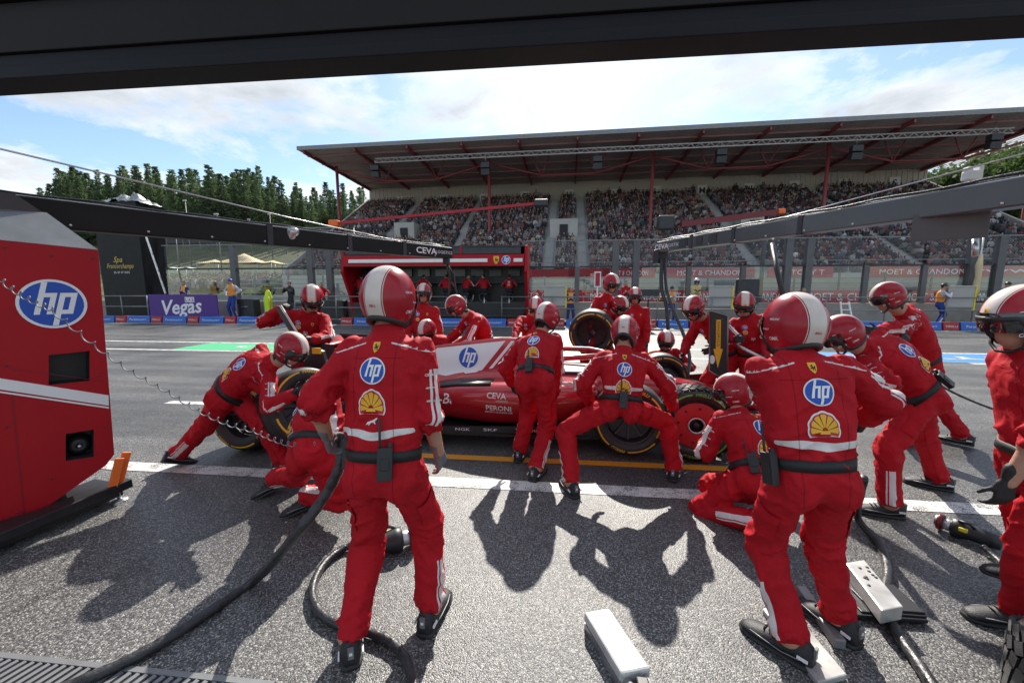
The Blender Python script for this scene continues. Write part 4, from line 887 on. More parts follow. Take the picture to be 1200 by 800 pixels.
def tree(kind, p, h, label, group, rz):
    cr, tr = kind; t = empty('conifer_tree' if 'conifer' in group else 'broadleaf_tree', p, rz); tag(t, label, 'tree', group); k = h / (20.0 if 'conifer' in group else 15.0); w = k * random.uniform(.75, 1.05) * (1.0 if 'conifer' in group else 1.3); t.scale = (w, w, k)
    link('trunk', tr, t); link('crown', cr, t)
def forest():
    r = random.Random(11)
    # skyline of the wood as in the photograph: (pixel x, pixel y of the tops)
    sky_l = [(60, 218), (90, 196), (110, 208), (140, 197), (165, 203), (185, 199), (215, 208), (240, 203), (270, 200), (290, 202), (315, 203), (335, 214), (360, 220), (400, 222), (440, 228)]
    n = 0
    for dep, step in ((100, 8), (106, 8), (113, 7), (124, 8), (138, 8)):
        x = 52 + r.random() * 6
        while x < 446:
            yt = np.interp(x, [a for a, b in sky_l], [b for a, b in sky_l]) + r.uniform(-7, 22) + (112 - dep) * -0.1
            p = D(x, 300, dep); z = hill_z(p[0], p[1]) - .3; top = D(x, yt, dep)[2]; h = max(9, min(27, top - z)); z = top - h
            if x < 70: h *= .9
            tree(CON[r.randrange(5)], (p[0], p[1], min(z, hill_z(p[0], p[1]))), h + max(0, z - hill_z(p[0], p[1])), 'dark green conifer in the wood above the tents', 'conifers on the wooded hill', r.random() * 6.28); n += 1
            x += step * r.uniform(.75, 1.35) * (1.7 if dep > 120 else 1.45)
    for k in range(9):
        x = r.uniform(330, 445); p = D(x, 300, 96 + 8 * r.random()); top = D(x, r.uniform(243, 262), 98)[2]; z = hill_z(p[0], p[1])
        tree(BRO[r.randrange(4)], (p[0], p[1], z - .4), max(5, top - z), 'pale leafy tree among the conifers beside the grandstand', 'leafy trees by the grandstand', r.random() * 6.28)
    for k in range(46):
        x = r.uniform(1062, 1290); dep = 74 + 34 * r.random(); p = D(x, 300, dep); yt = np.interp(x, [1060, 1095, 1120, 1150, 1200], [212, 192, 184, 174, 168]) + r.uniform(-2, 10) + (34 - (dep - 74)) * (1.5 if k % 3 == 0 else .2); top = D(x, yt, dep)[2]; z = hill_z(p[0], p[1]); h = max(6, min(30, top - z))
        tree(BRO[r.randrange(4)], (p[0], p[1], max(z - .5, top - h) if top - h > z else z - .5), h + .5, 'leafy green tree on the slope past the grandstand end', 'leafy trees on the slope', r.random() * 6.28)
forest()

# ------------------------------------------------------------------ crowd figures (uncountable mass)
def crowd_mat():
    m = bpy.data.materials.new('crowd'); m.use_nodes = True; nt = m.node_tree; b = nt.nodes['Principled BSDF']; a = nt.nodes.new('ShaderNodeAttribute'); a.attribute_name = 'cloth'; nt.links.new(a.outputs['Color'], b.inputs['Base Color']); b.inputs['Roughness'].default_value = 0.8; MAT['crowd'] = m
crowd_mat()
CLOTH = [((0.10, 0.085, 0.085), 9), ((0.30, 0.21, 0.18), 4), ((0.02, 0.02, 0.024), 16), ((0.05, 0.055, 0.07), 8), ((0.02, 0.03, 0.07), 5), ((0.24, 0.03, 0.035), 6), ((0.45, 0.12, 0.05), 2), ((0.5, 0.5, 0.5), 3), ((0.2, 0.2, 0.21), 6), ((0.06, 0.10, 0.2), 2), ((0.25, 0.2, 0.14), 2), ((0.4, 0.35, 0.1), 1), ((0.35, 0.12, 0.18), 1)]
CW = [c for c, w in CLOTH for _ in range(w)]
def crowd(name, label, spots, faces_y=-1.0, sc=1.0, parent=None):
    """spots: (x, y, z) of each seat; figure = shoulders and chest, head, legs"""
    V = []; Fc = []; C = []
    tor = [(-.21, -.10, .0), (.21, -.10, .0), (.21, .12, .0), (-.21, .12, .0), (-.25, -.11, .38), (.25, -.11, .38), (.25, .11, .38), (-.25, .11, .38), (-.10, -.05, .52), (.10, -.05, .52), (.10, .07, .52), (-.10, .07, .52)]
    tf = [(0, 1, 5, 4), (1, 2, 6, 5), (2, 3, 7, 6), (3, 0, 4, 7), (4, 5, 9, 8), (5, 6, 10, 9), (6, 7, 11, 10), (7, 4, 8, 11)]
    hd = [(0, 0, -.13), (.09, 0, 0), (0, .11, 0), (-.09, 0, 0), (0, -.11, 0), (.065, 0, .09), (0, .08, .09), (-.065, 0, .09), (0, -.08, .09), (0, 0, .14)]
    hfc = [(0, 2, 1), (0, 3, 2), (0, 4, 3), (0, 1, 4), (1, 2, 6, 5), (2, 3, 7, 6), (3, 4, 8, 7), (4, 1, 5, 8), (5, 6, 9), (6, 7, 9), (7, 8, 9), (8, 5, 9)]
    lg = [(-.19, -.42, -.42), (.19, -.42, -.42), (.19, -.42, .02), (-.19, -.42, .02), (-.19, .0, .04), (.19, .0, .04)]; lf = [(0, 1, 2, 3), (3, 2, 5, 4)]
    skn = [(0.45, 0.28, 0.2), (0.5, 0.33, 0.25), (0.25, 0.14, 0.09)]; hat = [(0.03, 0.02, 0.015), (0.10, 0.06, 0.03), (0.3, 0.03, 0.03), (0.35, 0.35, 0.35), (0.02, 0.02, 0.03), (0.25, 0.17, 0.1)]
    for (x, y, z) in spots:
        a = random.uniform(-.5, .5); ca, sa = math.cos(a), math.sin(a); s = sc * random.uniform(.85, 1.08); lean = random.uniform(-.12, .05)
        c = random.choice(CW); g_ = sum(c) / 3; b_ = random.uniform(.5, 1.2); c = tuple((q * .62 + g_ * .38) * b_ + .006 for q in c); c2 = random.choice(CW[:25]); hc = random.choice(hat); sk = random.choice(skn)
        for vs, fs, kind in ((tor, tf, 0), (hd, hfc, 1), (lg, lf, 2)):
            b = len(V); oz = .66 if kind == 1 else 0
            for px, py, pz in vs: pz += oz; py += lean * pz; V.append((x + (px * ca - py * sa) * s, y + (px * sa + py * ca) * s, z + pz * s))
            for i, f in enumerate(fs):
                Fc.append(tuple(b + k for k in f)); C.append(c if kind == 0 else c2 if kind == 2 else (sk if i in (0, 3, 7) else hc))
    me = bpy.data.meshes.new(name); me.from_pydata(V, [], Fc); me.materials.append(MAT['crowd']); at = me.color_attributes.new('cloth', 'FLOAT_COLOR', 'CORNER')
    arr = np.array([(*C[i], 1.0) for i, f in enumerate(Fc) for _ in f], np.float32); at.data.foreach_set('color', arr.ravel()); me.update()
    o = link(name, me, parent); tag(o, label, 'crowd', kind='stuff'); return o

# ------------------------------------------------------------------ grandstand
def grandstand():
    O = V3(-27.0, 38.4, 0); a = R(-2.2); L = 70.0
    t = empty('grandstand', O, a); tag(t, 'long covered grandstand with red steel roof frame and packed terraces', 'grandstand')
    mat('stand_red', (0.28, 0.055, 0.06), 0.55, noise=0.12); mat('roof_under', (0.48, 0.41, 0.395), 0.8, noise=0.15, nscale=0.4); mat('roof_dark', (0.36, 0.20, 0.20), 0.7, noise=0.1)
    mat('wall_cream', (0.46, 0.43, 0.37), 0.85, noise=0.06, nscale=0.5); mat('step', (0.36, 0.36, 0.35), 0.9, noise=0.15, nscale=0.7); mat('sign_pale', (0.62, 0.62, 0.58), 0.7)
    NR = 33; dy = 18.4 / NR; row_z = lambda i: 2.7 + i * (10.4 / NR) + (0.4 if i >= 16 else 0)
    prof = [(0, 0)]
    for i in range(NR): prof += [(i * dy, row_z(i)), ((i + 1) * dy - .001, row_z(i))]
    prof += [(18.5, row_z(NR - 1)), (18.5, 0)]
    tb = MB(); tb.prism(prof, 'x', 0, L); tb.build('terrace', MAT['step'], t)
    # aisles: raised stair flights with own steps
    aisles = [7.5, 16.2, 26.3, 29.6, 44.8, 57.5, 67.5]
    for ax in aisles:
        m = MB()
        for i in range(NR): m.box((ax, i * dy + dy * .5, row_z(i) - .25), (.85, dy * 1.002, .75)); m.box((ax, i * dy + dy * .25, row_z(i) + .17), (.85, dy * .45, .1))
        m.build('stair', MAT['step'], t)
    # vomitories (pale entrance blocks)
    vom = [(9.5, 2.4), (27.7, 3.0), (47.0, 2.6), (64.5, 2.4)]
    for vx, vw in vom:
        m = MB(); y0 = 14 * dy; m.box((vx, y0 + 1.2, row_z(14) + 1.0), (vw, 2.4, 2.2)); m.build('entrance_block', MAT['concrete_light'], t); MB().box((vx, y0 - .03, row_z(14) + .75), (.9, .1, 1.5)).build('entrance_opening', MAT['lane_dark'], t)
    # walls
    MB().box((L / 2, 18.75, 7.9), (L, .4, 15.6)).build('rear_wall', MAT['wall_cream'], t)
    wp = MB()
    for i in range(120): wp.box((i * L / 120 + .3, 18.52, 14.6), (.12, .05, 2.6))
    tag(wp.build('wall_rib', MAT['wall_cream'], t), kind='stuff')
    for x in (-.12, L + .12):
        m = MB(); m.prism([(0, 0), (0, 3.6), (18.5, row_z(NR - 1) + 1.1), (18.5, 0)], 'x', x - .12, x + .12); m.build('end_wall', MAT['concrete_light'], t)
    MB().box((L / 2, -.25, 1.5), (L, .3, 3.0)).build('front_wall', MAT['concrete_light'], t)
    # gate letters on the back wall
    lx = lambda px: None
    M = Matrix.Translation(O) @ Matrix.Rotation(a, 4, 'Z'); Mi = M.inverted()
    def loc(px, py, ly):
        """point of pixel ray on the stand's plane local y = ly"""
        r = Vector(ray(px, py)); o = Mi @ Vector(CAM); d = Mi.to_3x3() @ r; return o + d * ((ly - o.y) / d.y)
    for ch, px, py in (('B', 469, 236), ('C', 520, 234), ('D', 567, 233), ('G', 615, 230), ('H', 667, 228), ('I', 719, 227), ('L', 769, 224), ('M', 823, 223), ('N', 878, 221), ('O', 931, 218), ('R', 989, 216), ('S', 1049, 214)):
        p = loc(px, py, 18.3); sg = MB().box((p.x, 18.40, p.z), (1.15, .08, 1.3)).build('letter_panel', MAT['sign_pale'], t); flat_text('letter', ch, MAT['logo_black'], (p.x, 18.355, p.z), (1, 0, 0), (0, 0, 1), .75, sg, bold=.03)
    # roof: inclined slab, purlins, rafters
    yF, zF, yB, zB = 3.9, 16.25, 19.2, 15.75; rz = lambda y: zF + (zB - zF) * (y - yF) / (yB - yF)
    m = MB(); m.prism([(yF, zF), (yF, zF + .35), (yB, zB + .35), (yB, zB)], 'x', -.4, L + .6); m.build('roof', MAT['roof_under'], t)
    MB().box((L / 2 + .1, yF - .05, zF + .18), (L + 1.1, .12, .40)).build('fascia', MAT['grey_metal'], t)
    for x in np.arange(.2, L + .6, 5.75):
        m = MB(); m.beam((x, yF + .05, zF - .17), (x, yB, zB - .22), .16, .34); m.build('rafter', MAT['stand_red'], t)
    for y in (5.4, 8.0, 10.6, 13.2, 15.8):
        m = MB(); m.beam((-.3, y, rz(y) - .10), (L + .5, y, rz(y) - .10), .12, .18); m.build('purlin', MAT['roof_dark'], t)
    cr = MB()
    for i in range(146): cr.beam((i * .5, yF + .1, zF - .012), (i * .5, yB - .1, zB - .012), .1, .03)
    tag(cr.build('roof_corrugation', MAT['roof_under'], t), kind='stuff')
    # columns and the tie frame between them
    cols = [loc(395, 205, 8.6).x, loc(573, 200, 8.6).x, loc(765, 190, 8.6).x, loc(971, 180, 8.6).x, loc(1215, 160, 8.6).x]; zc = rz(8.6) - .5
    for x in cols: MB().tube([(x, 8.6, 0), (x, 8.6, zc + .3)], .17, 10).build('column', MAT['stand_red'], t)
    for x0, x1 in zip(cols[:-1], cols[1:]):
        q = [(x0, zc - .1), (x0 + (x1 - x0) * .33, zc - 1.6), (x0 + (x1 - x0) * .67, zc - 1.6), (x1, zc - .1)]
        m = MB()
        for (xa, za), (xb, zb2) in zip(q[:-1], q[1:]): m.tube([(xa, 8.6, za), (xb, 8.6, zb2)], .10, 8)
        for xa, za in q[1:3]:
            m.tube([(xa, 8.6, za), (xa - .9, 8.6, zc + .35)], .06, 6); m.tube([(xa, 8.6, za), (xa + .9, 8.6, zc + .35)], .06, 6)
        m.build('tie_frame', MAT['stand_red'], t)
    # pale lighting truss with loudspeakers
    x0, x1 = loc(440, 190, 5.2).x, loc(1188, 155, 5.2).x; z0 = rz(5.2) - 1.15; m = MB()
    for dz in (0, .4): m.tube([(x0, 5.2, z0 + dz), (x1, 5.2, z0 + dz)], .07, 6)
    n = int((x1 - x0) / .45)
    for i in range(n): xa = x0 + (x1 - x0) * i / n; m.tube([(xa, 5.2, z0 + (.4 if i % 2 else 0)), (xa + (x1 - x0) / n, 5.2, z0 + (0 if i % 2 else .4))], .04, 4)
    m.build('lighting_truss', MAT['alu_white'], t)
    for px, py in ((440, 200), (569, 197), (700, 190), (845, 182), (1003, 178), (1165, 165)):
        p = loc(px, py, 5.3); w = M @ Vector((p.x, 5.3, p.z)); s = empty('loudspeaker', w, a); tag(s, 'dark loudspeaker cluster hanging from the pale roof truss', 'loudspeaker', 'loudspeakers under the roof')
        MB().box((0, 0, .25), (.9, .6, .55)).build('upper_cabinet', MAT['dark_metal'], s, bevel=.04); MB().box((0, .03, -.38), (.9, .6, .6), M=Matrix.Rotation(R(12), 3, 'X')).build('lower_cabinet', MAT['dark_metal'], s, bevel=.04); MB().tube([(0, 0, .5), (0, 0, 1.6)], .03, 6).build('hanger', MAT['steel'], s)
    # wall banners on the front wall
    for px, py, w, tx in ((832, 314, 7.2, 'MOET & CHANDON'), (1081, 311, 8.2, 'MOET & CHANDON'), (938, 313, 5.0, 'VICTORY T'), (737, 320, 4.4, 'MOET & CHANDON'), (640, 321, 5.5, ''), (690, 320, 3.6, ''), (1172, 311, 7.0, 'www.')):
        p = loc(px, py, -.45); b = MB().box((p.x, -.44, min(p.z, 3.05)), (w, .06, .85)).build('banner', MAT['banner_red'], t); tx and flat_text('banner_lettering', tx, MAT['logo_white'], (p.x, -.475, min(p.z, 3.05)), (1, 0, 0), (0, 0, 1), .42, b, width=w * .74)
    # spectators
    spots = []
    for i in range(NR):
        x = .5
        while x < L - .4:
            ok = all(abs(x - ax) > .62 for ax in aisles) and not (13 <= i <= 18 and any(abs(x - vx) < vw / 2 + .3 for vx, vw in vom))
            if ok and random.random() < .965: spots.append((x + random.uniform(-.08, .08), i * dy + .38, row_z(i) + .40))
            x += .47
    crowd('crowd', 'dense crowd of spectators filling the covered grandstand terraces', spots, parent=None).matrix_world = M
    st = []
    for k in range(16):
        x = random.uniform(20, 66); st.append((x, 18.1, row_z(NR - 1) + .75))
    crowd('crowd', 'few spectators standing along the back wall of the stand', st).matrix_world = M
    # low mesh fence of the stand front
    m = MB()
    for x in np.arange(0, L + .1, 3.65): m.box((x, -.3, 3.5), (.07, .07, 1.1))
    m.beam((0, -.3, 4.02), (L, -.3, 4.02), .06, .06); tag(m.build('screen_posts', MAT['grey_metal'], t), kind='stuff')
    return M, loc
STAND_M, stand_loc = grandstand()

# ------------------------------------------------------------------ far side of the track: barrier with red boards
def far_barrier():
    Y = 35.2; t = empty('trackside_barrier', (0, Y, 0)); tag(t, 'low concrete trackside barrier with red lettered boards before the grandstand', 'barrier')
    MB().box((10, .2, .55), (90, .35, 1.1)).build('concrete_base', MAT['concrete_light'], t)
    for px, tx, w in ((640, 'MOET & CHANDON', 6.3), (735, 'MOET & CHANDON', 7.2), (812, 'MOET & CHANDON', 5.6), (885, 'MOET & CHANDON', 6.0), (1000, 'MOET & CHANDON', 8.5), (1105, 'MOET & CHANDON', 6.5), (1190, 'MOET & CHANDON', 6.0)):
        p = WY(px, 347, Y); b = MB().box((p[0], -.02, 1.05), (w, .06, 1.05)).build('board', MAT['banner_red'], t); flat_text('board_lettering', tx, MAT['logo_white'], (p[0], -.055, 1.05), (1, 0, 0), (0, 0, 1), .62, b, width=w * .86)
    m = MB()
    for z in (1.75, 2.15, 2.55): m.beam((-30, .25, z), (55, .25, z), .05, .09)
    m.build('guard_cable', MAT['grey_metal'], t)
    for x in np.arange(-28, 54, 3.4): MB().box((x, .25, 2.0), (.12, .12, 2.0)).build('post', MAT['post_grey'], t)
far_barrier()

# ------------------------------------------------------------------ pit wall: platform, concrete wall, glass screens, posts, rail
def pit_wall():
    t = empty('pit_wall', (0, 20.0, 0)); tag(t, 'low concrete pit wall carrying glass screens and tall grey posts', 'wall')
    MB().box((-.0, .25, .52), (64, .3, 1.04)).build('concrete_wall', MAT['concrete'], t, bevel=.01)
    MB().box((0, -.62, .11), (64, 1.4, .22)).build('walkway', MAT['concrete'], t, bevel=.01)
    Yp = 20.25; lows = [616, 676, 806, 869, 1012, 1080, 1240]; talls = [277, 366, 388, 720, 744, 920, 944, 1134, 1165, 1290]
    for px in lows: x = WY(px, 340, Yp)[0]; MB().box((x, .25, 1.9), (.22, .16, 1.72)).build('screen_post', MAT['post_grey'], t)
    for px in talls: x = WY(px, 340, Yp)[0]; MB().box((x, .25, 2.5), (.30, .26, 3.0)).build('tall_post', MAT['post_grey'], t)
    for side in (([616, 676, 720, 744, 806, 869, 920, 944, 1012, 1080, 1134, 1165, 1240]), [195, 277, 366, 388, 412]):
        xs = [WY(px, 340, Yp)[0] for px in side]
        for xa, xb in zip(xs[:-1], xs[1:]):
            MB().box(((xa + xb) / 2, .25, 1.9), (xb - xa - .24, .02, 1.62)).build('glass_pane', MAT['glass'], t)
            MB().box(((xa + xb) / 2, .25, 2.76), (xb - xa - .24, .09, .08)).build('top_rail', MAT['dark_metal'], t)
            c = MB().add([(xa + .13, .25, 2.82), (xb - .13, .25, 2.82), (xb - .13, .25, 4.0), (xa + .13, .25, 4.0)], [(0, 1, 2, 3)]).build('mesh_panel', MAT['chain_link'], t)
            MB().beam((xa, .25, 4.02), (xb, .25, 4.02), .05, .05).build('mesh_rail', MAT['grey_metal'], t)
    # handrail on the pit lane edge
    h = empty('handrail', (0, 18.75, 0)); tag(h, 'grey tubular handrail along the pit lane edge', 'railing')
    def rail(px0, px1):
        xa, xb = WY(px0, 350, 18.75)[0], WY(px1, 350, 18.75)[0]
        for z in (.78, 1.32): MB().tube([(xa, 0, z), (xb, 0, z)], .024, 8).build('rail', MAT['grey_metal'], h)
        n = max(2, round((xb - xa) / 2.3))
        for i in range(n + 1): x = xa + (xb - xa) * i / n; MB().tube([(x, 0, .22), (x, 0, 1.36)], .028, 8).build('post', MAT['grey_metal'], h)
    rail(112, 172); rail(345, 545); rail(588, 1260)
    MB().box((0, .05, .10), (60, .5, .2)).build('kerb', MAT['dark_metal'], h)
    # blue and red advertising blocks
    x = WY(112, 376, 18.3)[0]; k = 0
    while x < 24:
        blue = k % 2 == 0; w = 1.32 if blue else .62
        px = 600
        if not (-13.0 < x < -10.2):
            b = empty('advertising_block', (x + w / 2, 18.25, 0)); tag(b, 'blue foam advertising block along the pit lane edge' if blue else 'short red foam block between the blue ones', 'block', 'blue advertising blocks' if blue else 'red foam blocks')
            m = MB(); m.prism([(-.16, .0), (-.10, .33), (.16, .33), (.16, 0)], 'x', -w / 2 + .02, w / 2 - .02); m.build('foam_block', MAT['block_blue' if blue else 'block_red'], b, bevel=.015)
            flat_text('block_lettering', 'Paramount+' if blue else 'PIRELLI', MAT['logo_white'], (0, -.135, .165), (1, 0, 0), (0, .18, .98), .10 if blue else .08, b, width=w * .7, lift=.012)
        x += w + .03; k += 1
pit_wall()

# ------------------------------------------------------------------ team pit-wall stand with monitors
def team_stand():
    Yf = 18.9; xa, xb = WY(408, 330, Yf)[0], WY(617, 330, Yf)[0]; w = xb - xa; cx = (xa + xb) / 2
    t = empty('team_pit_stand', (cx, Yf, 0)); tag(t, 'red team command stand with dark canopy on the pit wall', 'pit stand')
    zt = D(500, 291, 19.6)[2]; zl = D(500, 313, 19.4)[2]; zf = .42
    def side(x):
        m = MB(); m.prism([(-.55, zl - .25), (-.35, zt), (1.3, zt + .02), (1.3, zf), (.35, zf), (.1, 1.3)], 'x', x - .07, x + .07); m.build('side_panel', MAT['red_paint'], t, bevel=.02)
        m = MB(); m.prism([(-.40, zl - .3), (-.30, zt - .1), (1.2, zt - .1), (1.2, zf + .1), (.45, zf + .1), (.2, 1.3)], 'x', x - .075, x + .075)
    side(-w / 2); side(w / 2)
    m = MB(); m.prism([(-.56, zl), (-.46, zl + .52), (-.40, zl + .52), (-.50, zl)], 'x', -w / 2 + .08, w / 2 - .08); m.build('fascia', MAT['red_paint'], t)
    hN = unit(V3(0, -.52, .10)); up = unit(V3(0, .1, .52))
    MB().prism([(-.56, zl + .17), (-.537, zl + .33), (-.52, zl + .33), (-.545, zl + .17)], 'x', -w / 2 + .35, w / 2 - 1.75).build('white_stripe', MAT['white_paint'], t); MB().prism([(-.56, zl + .17), (-.537, zl + .33), (-.52, zl + .33), (-.545, zl + .17)], 'x', w / 2 - .55, w / 2 - .15).build('white_stripe', MAT['white_paint'], t)
    fb = BVHTree.FromPolygons([(-w, -.56, zl), (w, -.56, zl), (w, -.46, zl + .52), (-w, -.46, zl + .52)], [(0, 1, 2, 3)])
    decal('shield_crest', fb, EMB['shield'], (w / 2 - 1.35, -.5, zl + .26), (1, 0, 0), (0, .19, 1), .2, t, V3(0, 0, 0), grid=3); decal('round_logo', fb, EMB['oval'], (w / 2 - .9, -.5, zl + .26), (1, 0, 0), (0, .19, 1), .2, t, V3(0, 0, 0), grid=3)
    for i in range(3):
        xa_ = -w / 2 + .12 + i * (w - .24) / 3; xb_ = xa_ + (w - .24) / 3 - .12; m = MB(); m.prism([(-.44, zl + .55), (-.32, zt - .03), (-.26, zt - .03), (-.38, zl + .55)], 'x', xa_, xb_); m.build('canopy_panel', MAT['dark_metal'], t)
    for i in (1, 2): x = -w / 2 + .06 + i * (w - .24) / 3; MB().prism([(-.47, zl + .53), (-.34, zt), (-.26, zt), (-.38, zl + .53)], 'x', x - .05, x + .05).build('canopy_rib', MAT['red_paint'], t)
    MB().box((0, .45, zt - .02), (w - .1, 1.6, .06)).build('roof', MAT['dark_metal'], t)
    MB().box((0, 1.25, (zt + zf) / 2), (w - .1, .06, zt - zf)).build('back_panel', MAT['black_plastic'], t); MB().box((0, .6, zf), (w - .2, 1.4, .08)).build('floor', MAT['dark_metal'], t)
    MB().box((0, .10, .72), (w - .3, .06, .6)).build('front_panel', MAT['black_plastic'], t); MB().box((0, .95, 2.0), (w - .3, .5, .05)).build('desk', MAT['dark_metal'], t)
    for i in range(9): x = -w / 2 + .7 + i * (w - 1.4) / 8; MB().box((x, 1.12, 2.5), (.62, .05, .4)).build('monitor', MAT['screen'], t, bevel=.01)
    # crew on the perch, seen from behind
    g = 'engineers on the red command stand'
    for i, px in enumerate((424, 497, 524, 547, 568, 597)):
        x = WY(px, 330, Yf + .55)[0]; base = V3(x, Yf + .35, 1.62); h = (0, 0, -10, 30, -20, 0)[i]; f = yawv(h); r = yawv(h + 90); nk = base + V3(0, 0, .52) + f * .12
        P = dict(pel=base, neck=nk, head=nk + V3(0, 0, .14) + f * .05, pr=r, hf=yawv(h + (0, 20, -40, 60, -60, 10)[i]), hu=V3(0, 0, 1), hL=base - r * .2 + f * .38 + V3(0, 0, .24), hR=base + r * .2 + f * .38 + V3(0, 0, .24),
                 aL=ftw(base + f * .3 - r * .1 + V3(0, 0, -.48), f, (0, 0, 1)), aR=ftw(base + f * .3 + r * .1 + V3(0, 0, -.48), f, (0, 0, 1)), ground=zf, kL=f + V3(0, 0, .5), kR=f + V3(0, 0, .5))
        person('engineer in red jacket with %s seated at the monitors of the command stand' % ('back turned', 'head turned right', 'head turned left', 'body twisted right', 'body twisted left', 'broad back turned')[i], g, P, outfit='suit_team', vox=.03, helmet=False, glove_mat=None, logos=('oval', 'shell') if i == 5 else (), belt=False, seed=40 + i, band=False)
        MB().tube([(x - cx, .40, zf), (x - cx, .40, 1.42)], .04, 8).build('stool_post', MAT['steel'], t); MB().box((x - cx, .38, 1.46), (.36, .36, .07)).build('stool_seat', MAT['black_plastic'], t, bevel=.02)
team_stand()
# ------------------------------------------------------------------ wheels
TYRE_R = 0.36
def tyre_profile(w):
    h = w / 2; return [(-h + .022, .236), (-h + .004, .262), (-h, .300), (-h + .010, .334), (-h + .035, .352), (-h + .07, .359), (0, .362), (h - .07, .359), (h - .035, .352), (h - .010, .334), (h, .300), (h - .004, .262), (h - .022, .236), (h - .05, .228), (-h + .05, .228)]
def side_ax(w, r): return float(np.interp(r, [.236, .262, .300, .334, .352], [-w / 2 + .022, -w / 2 + .004, -w / 2, -w / 2 + .010, -w / 2 + .035])) - .003
def arc_strip(w, r0, r1, a0, a1, n=28, flip=1):
    v = []; f = []
    for i in range(n + 1):
        t = R(a0 + (a1 - a0) * i / n)
        for r in (r0, r1): v.append((r * math.cos(t), side_ax(w, r) * flip, r * math.sin(t)))
    for i in range(n): f.append((2 * i, 2 * i + 2, 2 * i + 3, 2 * i + 1))
    return v, f
def arc_text(w, s, rc, h, mid, flip=1):
    """letters round the sidewall, centre angle mid (degrees), tops outwards"""
    vs, fs = text_tris(s, 0.03, 0.15); v = []
    for x, y in vs:
        r = rc + y * h; t = R(mid) - flip * x * h * 1.15 / rc; v.append((r * math.cos(t), side_ax(w, r) * flip, r * math.sin(t)))
    return v, fs
_WM = {}
def wheel_parts(kind, w):
    key = (kind, w)
    if key in _WM: return _WM[key]
    out = []; m = MB(); m.lathe(tyre_profile(w), 56, closed=True)
    if kind == 'wet':
        for row, (ax, ln) in enumerate(((-w / 2 + .052, .062), (-.052, .052), (.0, .044), (.052, .052), (w / 2 - .052, .062))):
            for j in range(34):
                t = 2 * math.pi * (j + (.5 if row % 2 else 0) + row * .13) / 34; r = .366 if abs(ax) < .1 else .361; M = Matrix.Rotation(-t, 3, 'Y') @ Matrix.Rotation(R(18 if ax < 0 else -18), 3, 'X'); c = (r * math.cos(t), ax, r * math.sin(t)); m.box(c, (.016, ln, .048), M=M)
    out.append(('tyre', m.mesh('tyre', [MAT['rubber_wet' if kind == 'wet' else 'rubber']])))
    h = w / 2; m = MB(); m.lathe([(-h + .03, .240), (-h + .024, .232), (-h + .05, .222), (h - .05, .222), (h - .024, .232), (h - .03, .240)], 48); out.append(('rim', m.mesh('rim', [MAT['black_plastic']])))
    cov = MB()
    if kind == 'wet':
        cov.lathe([(-h + .035, .224), (-h + .028, .205), (-h + .022, .10), (-h + .024, .078), (-h + .05, .070)], 48, 0); cov.lathe([(-h + .020, .082), (-h + .014, .078), (-h + .018, .066), (-h + .03, .064)], 40, 1); cov.lathe([(-h + .055, .078), (-h + .052, .03), (-h + .02, .028), (-h + .018, 0.001)], 32, 2)
        for j in range(8): t = 2 * math.pi * j / 8; cov.box((.17 * math.cos(t), -h + .024, .17 * math.sin(t)), (.02, .006, .02), 2)
        out.append(('wheel_cover', cov.mesh('cover', [MAT['logo_red'], MAT['steel'], MAT['black_plastic']])))
    else:
        cov.lathe([(-h + .15, .221), (-h + .16, .10), (-h + .165, .05)], 48, 0); cov.lathe([(-h + .17, .050), (-h + .11, .044), (-h + .10, .030), (-h + .12, .026), (-h + .122, .001)], 24, 1)
        for j in range(10):
            t = 2 * math.pi * j / 10; cov.beam((.05 * math.cos(t), -h + .146, .05 * math.sin(t)), (.221 * math.cos(t), -h + .120, .221 * math.sin(t)), .022, .018, 0, up=(0, 1, 0))
        out.append(('wheel_disc', cov.mesh('disc', [MAT['black_plastic'], MAT['steel']]))); nb = MB(); nb.lathe([(-h + .112, .024), (-h + .092, .020), (-h + .090, .001)], 16); out.append(('wheel_nut', nb.mesh('nut', [MAT['logo_red']])))
    col = 'logo_green' if kind == 'wet' else 'logo_yellow'
    for fl in (1, -1):
        for a0, a1 in ((20, 72), (108, 160), (200, 252), (288, 340)):
            v, f = arc_strip(w, .306, .322, a0, a1, flip=fl); pm = MB(); pm.add(v, f); out.append(('sidewall_band', pm.mesh('band', [MAT[col]], fix=False)))
        for mid in (90, 270):
            v, f = arc_text(w, 'PIRELLI', .312, .028, mid, fl); pm = MB(); pm.add(v, f); out.append(('sidewall_lettering', pm.mesh('lettering', [MAT[col]], fix=False)))
        for mid in (0, 180):
            v, f = arc_text(w, 'P ZERO' if kind != 'wet' else 'CINTURATO', .290, .018, mid, fl); pm = MB(); pm.add(v, f); out.append(('sidewall_lettering', pm.mesh('lettering', [MAT['logo_white' if kind == 'wet' else col]], fix=False)))
    _WM[key] = out; return out
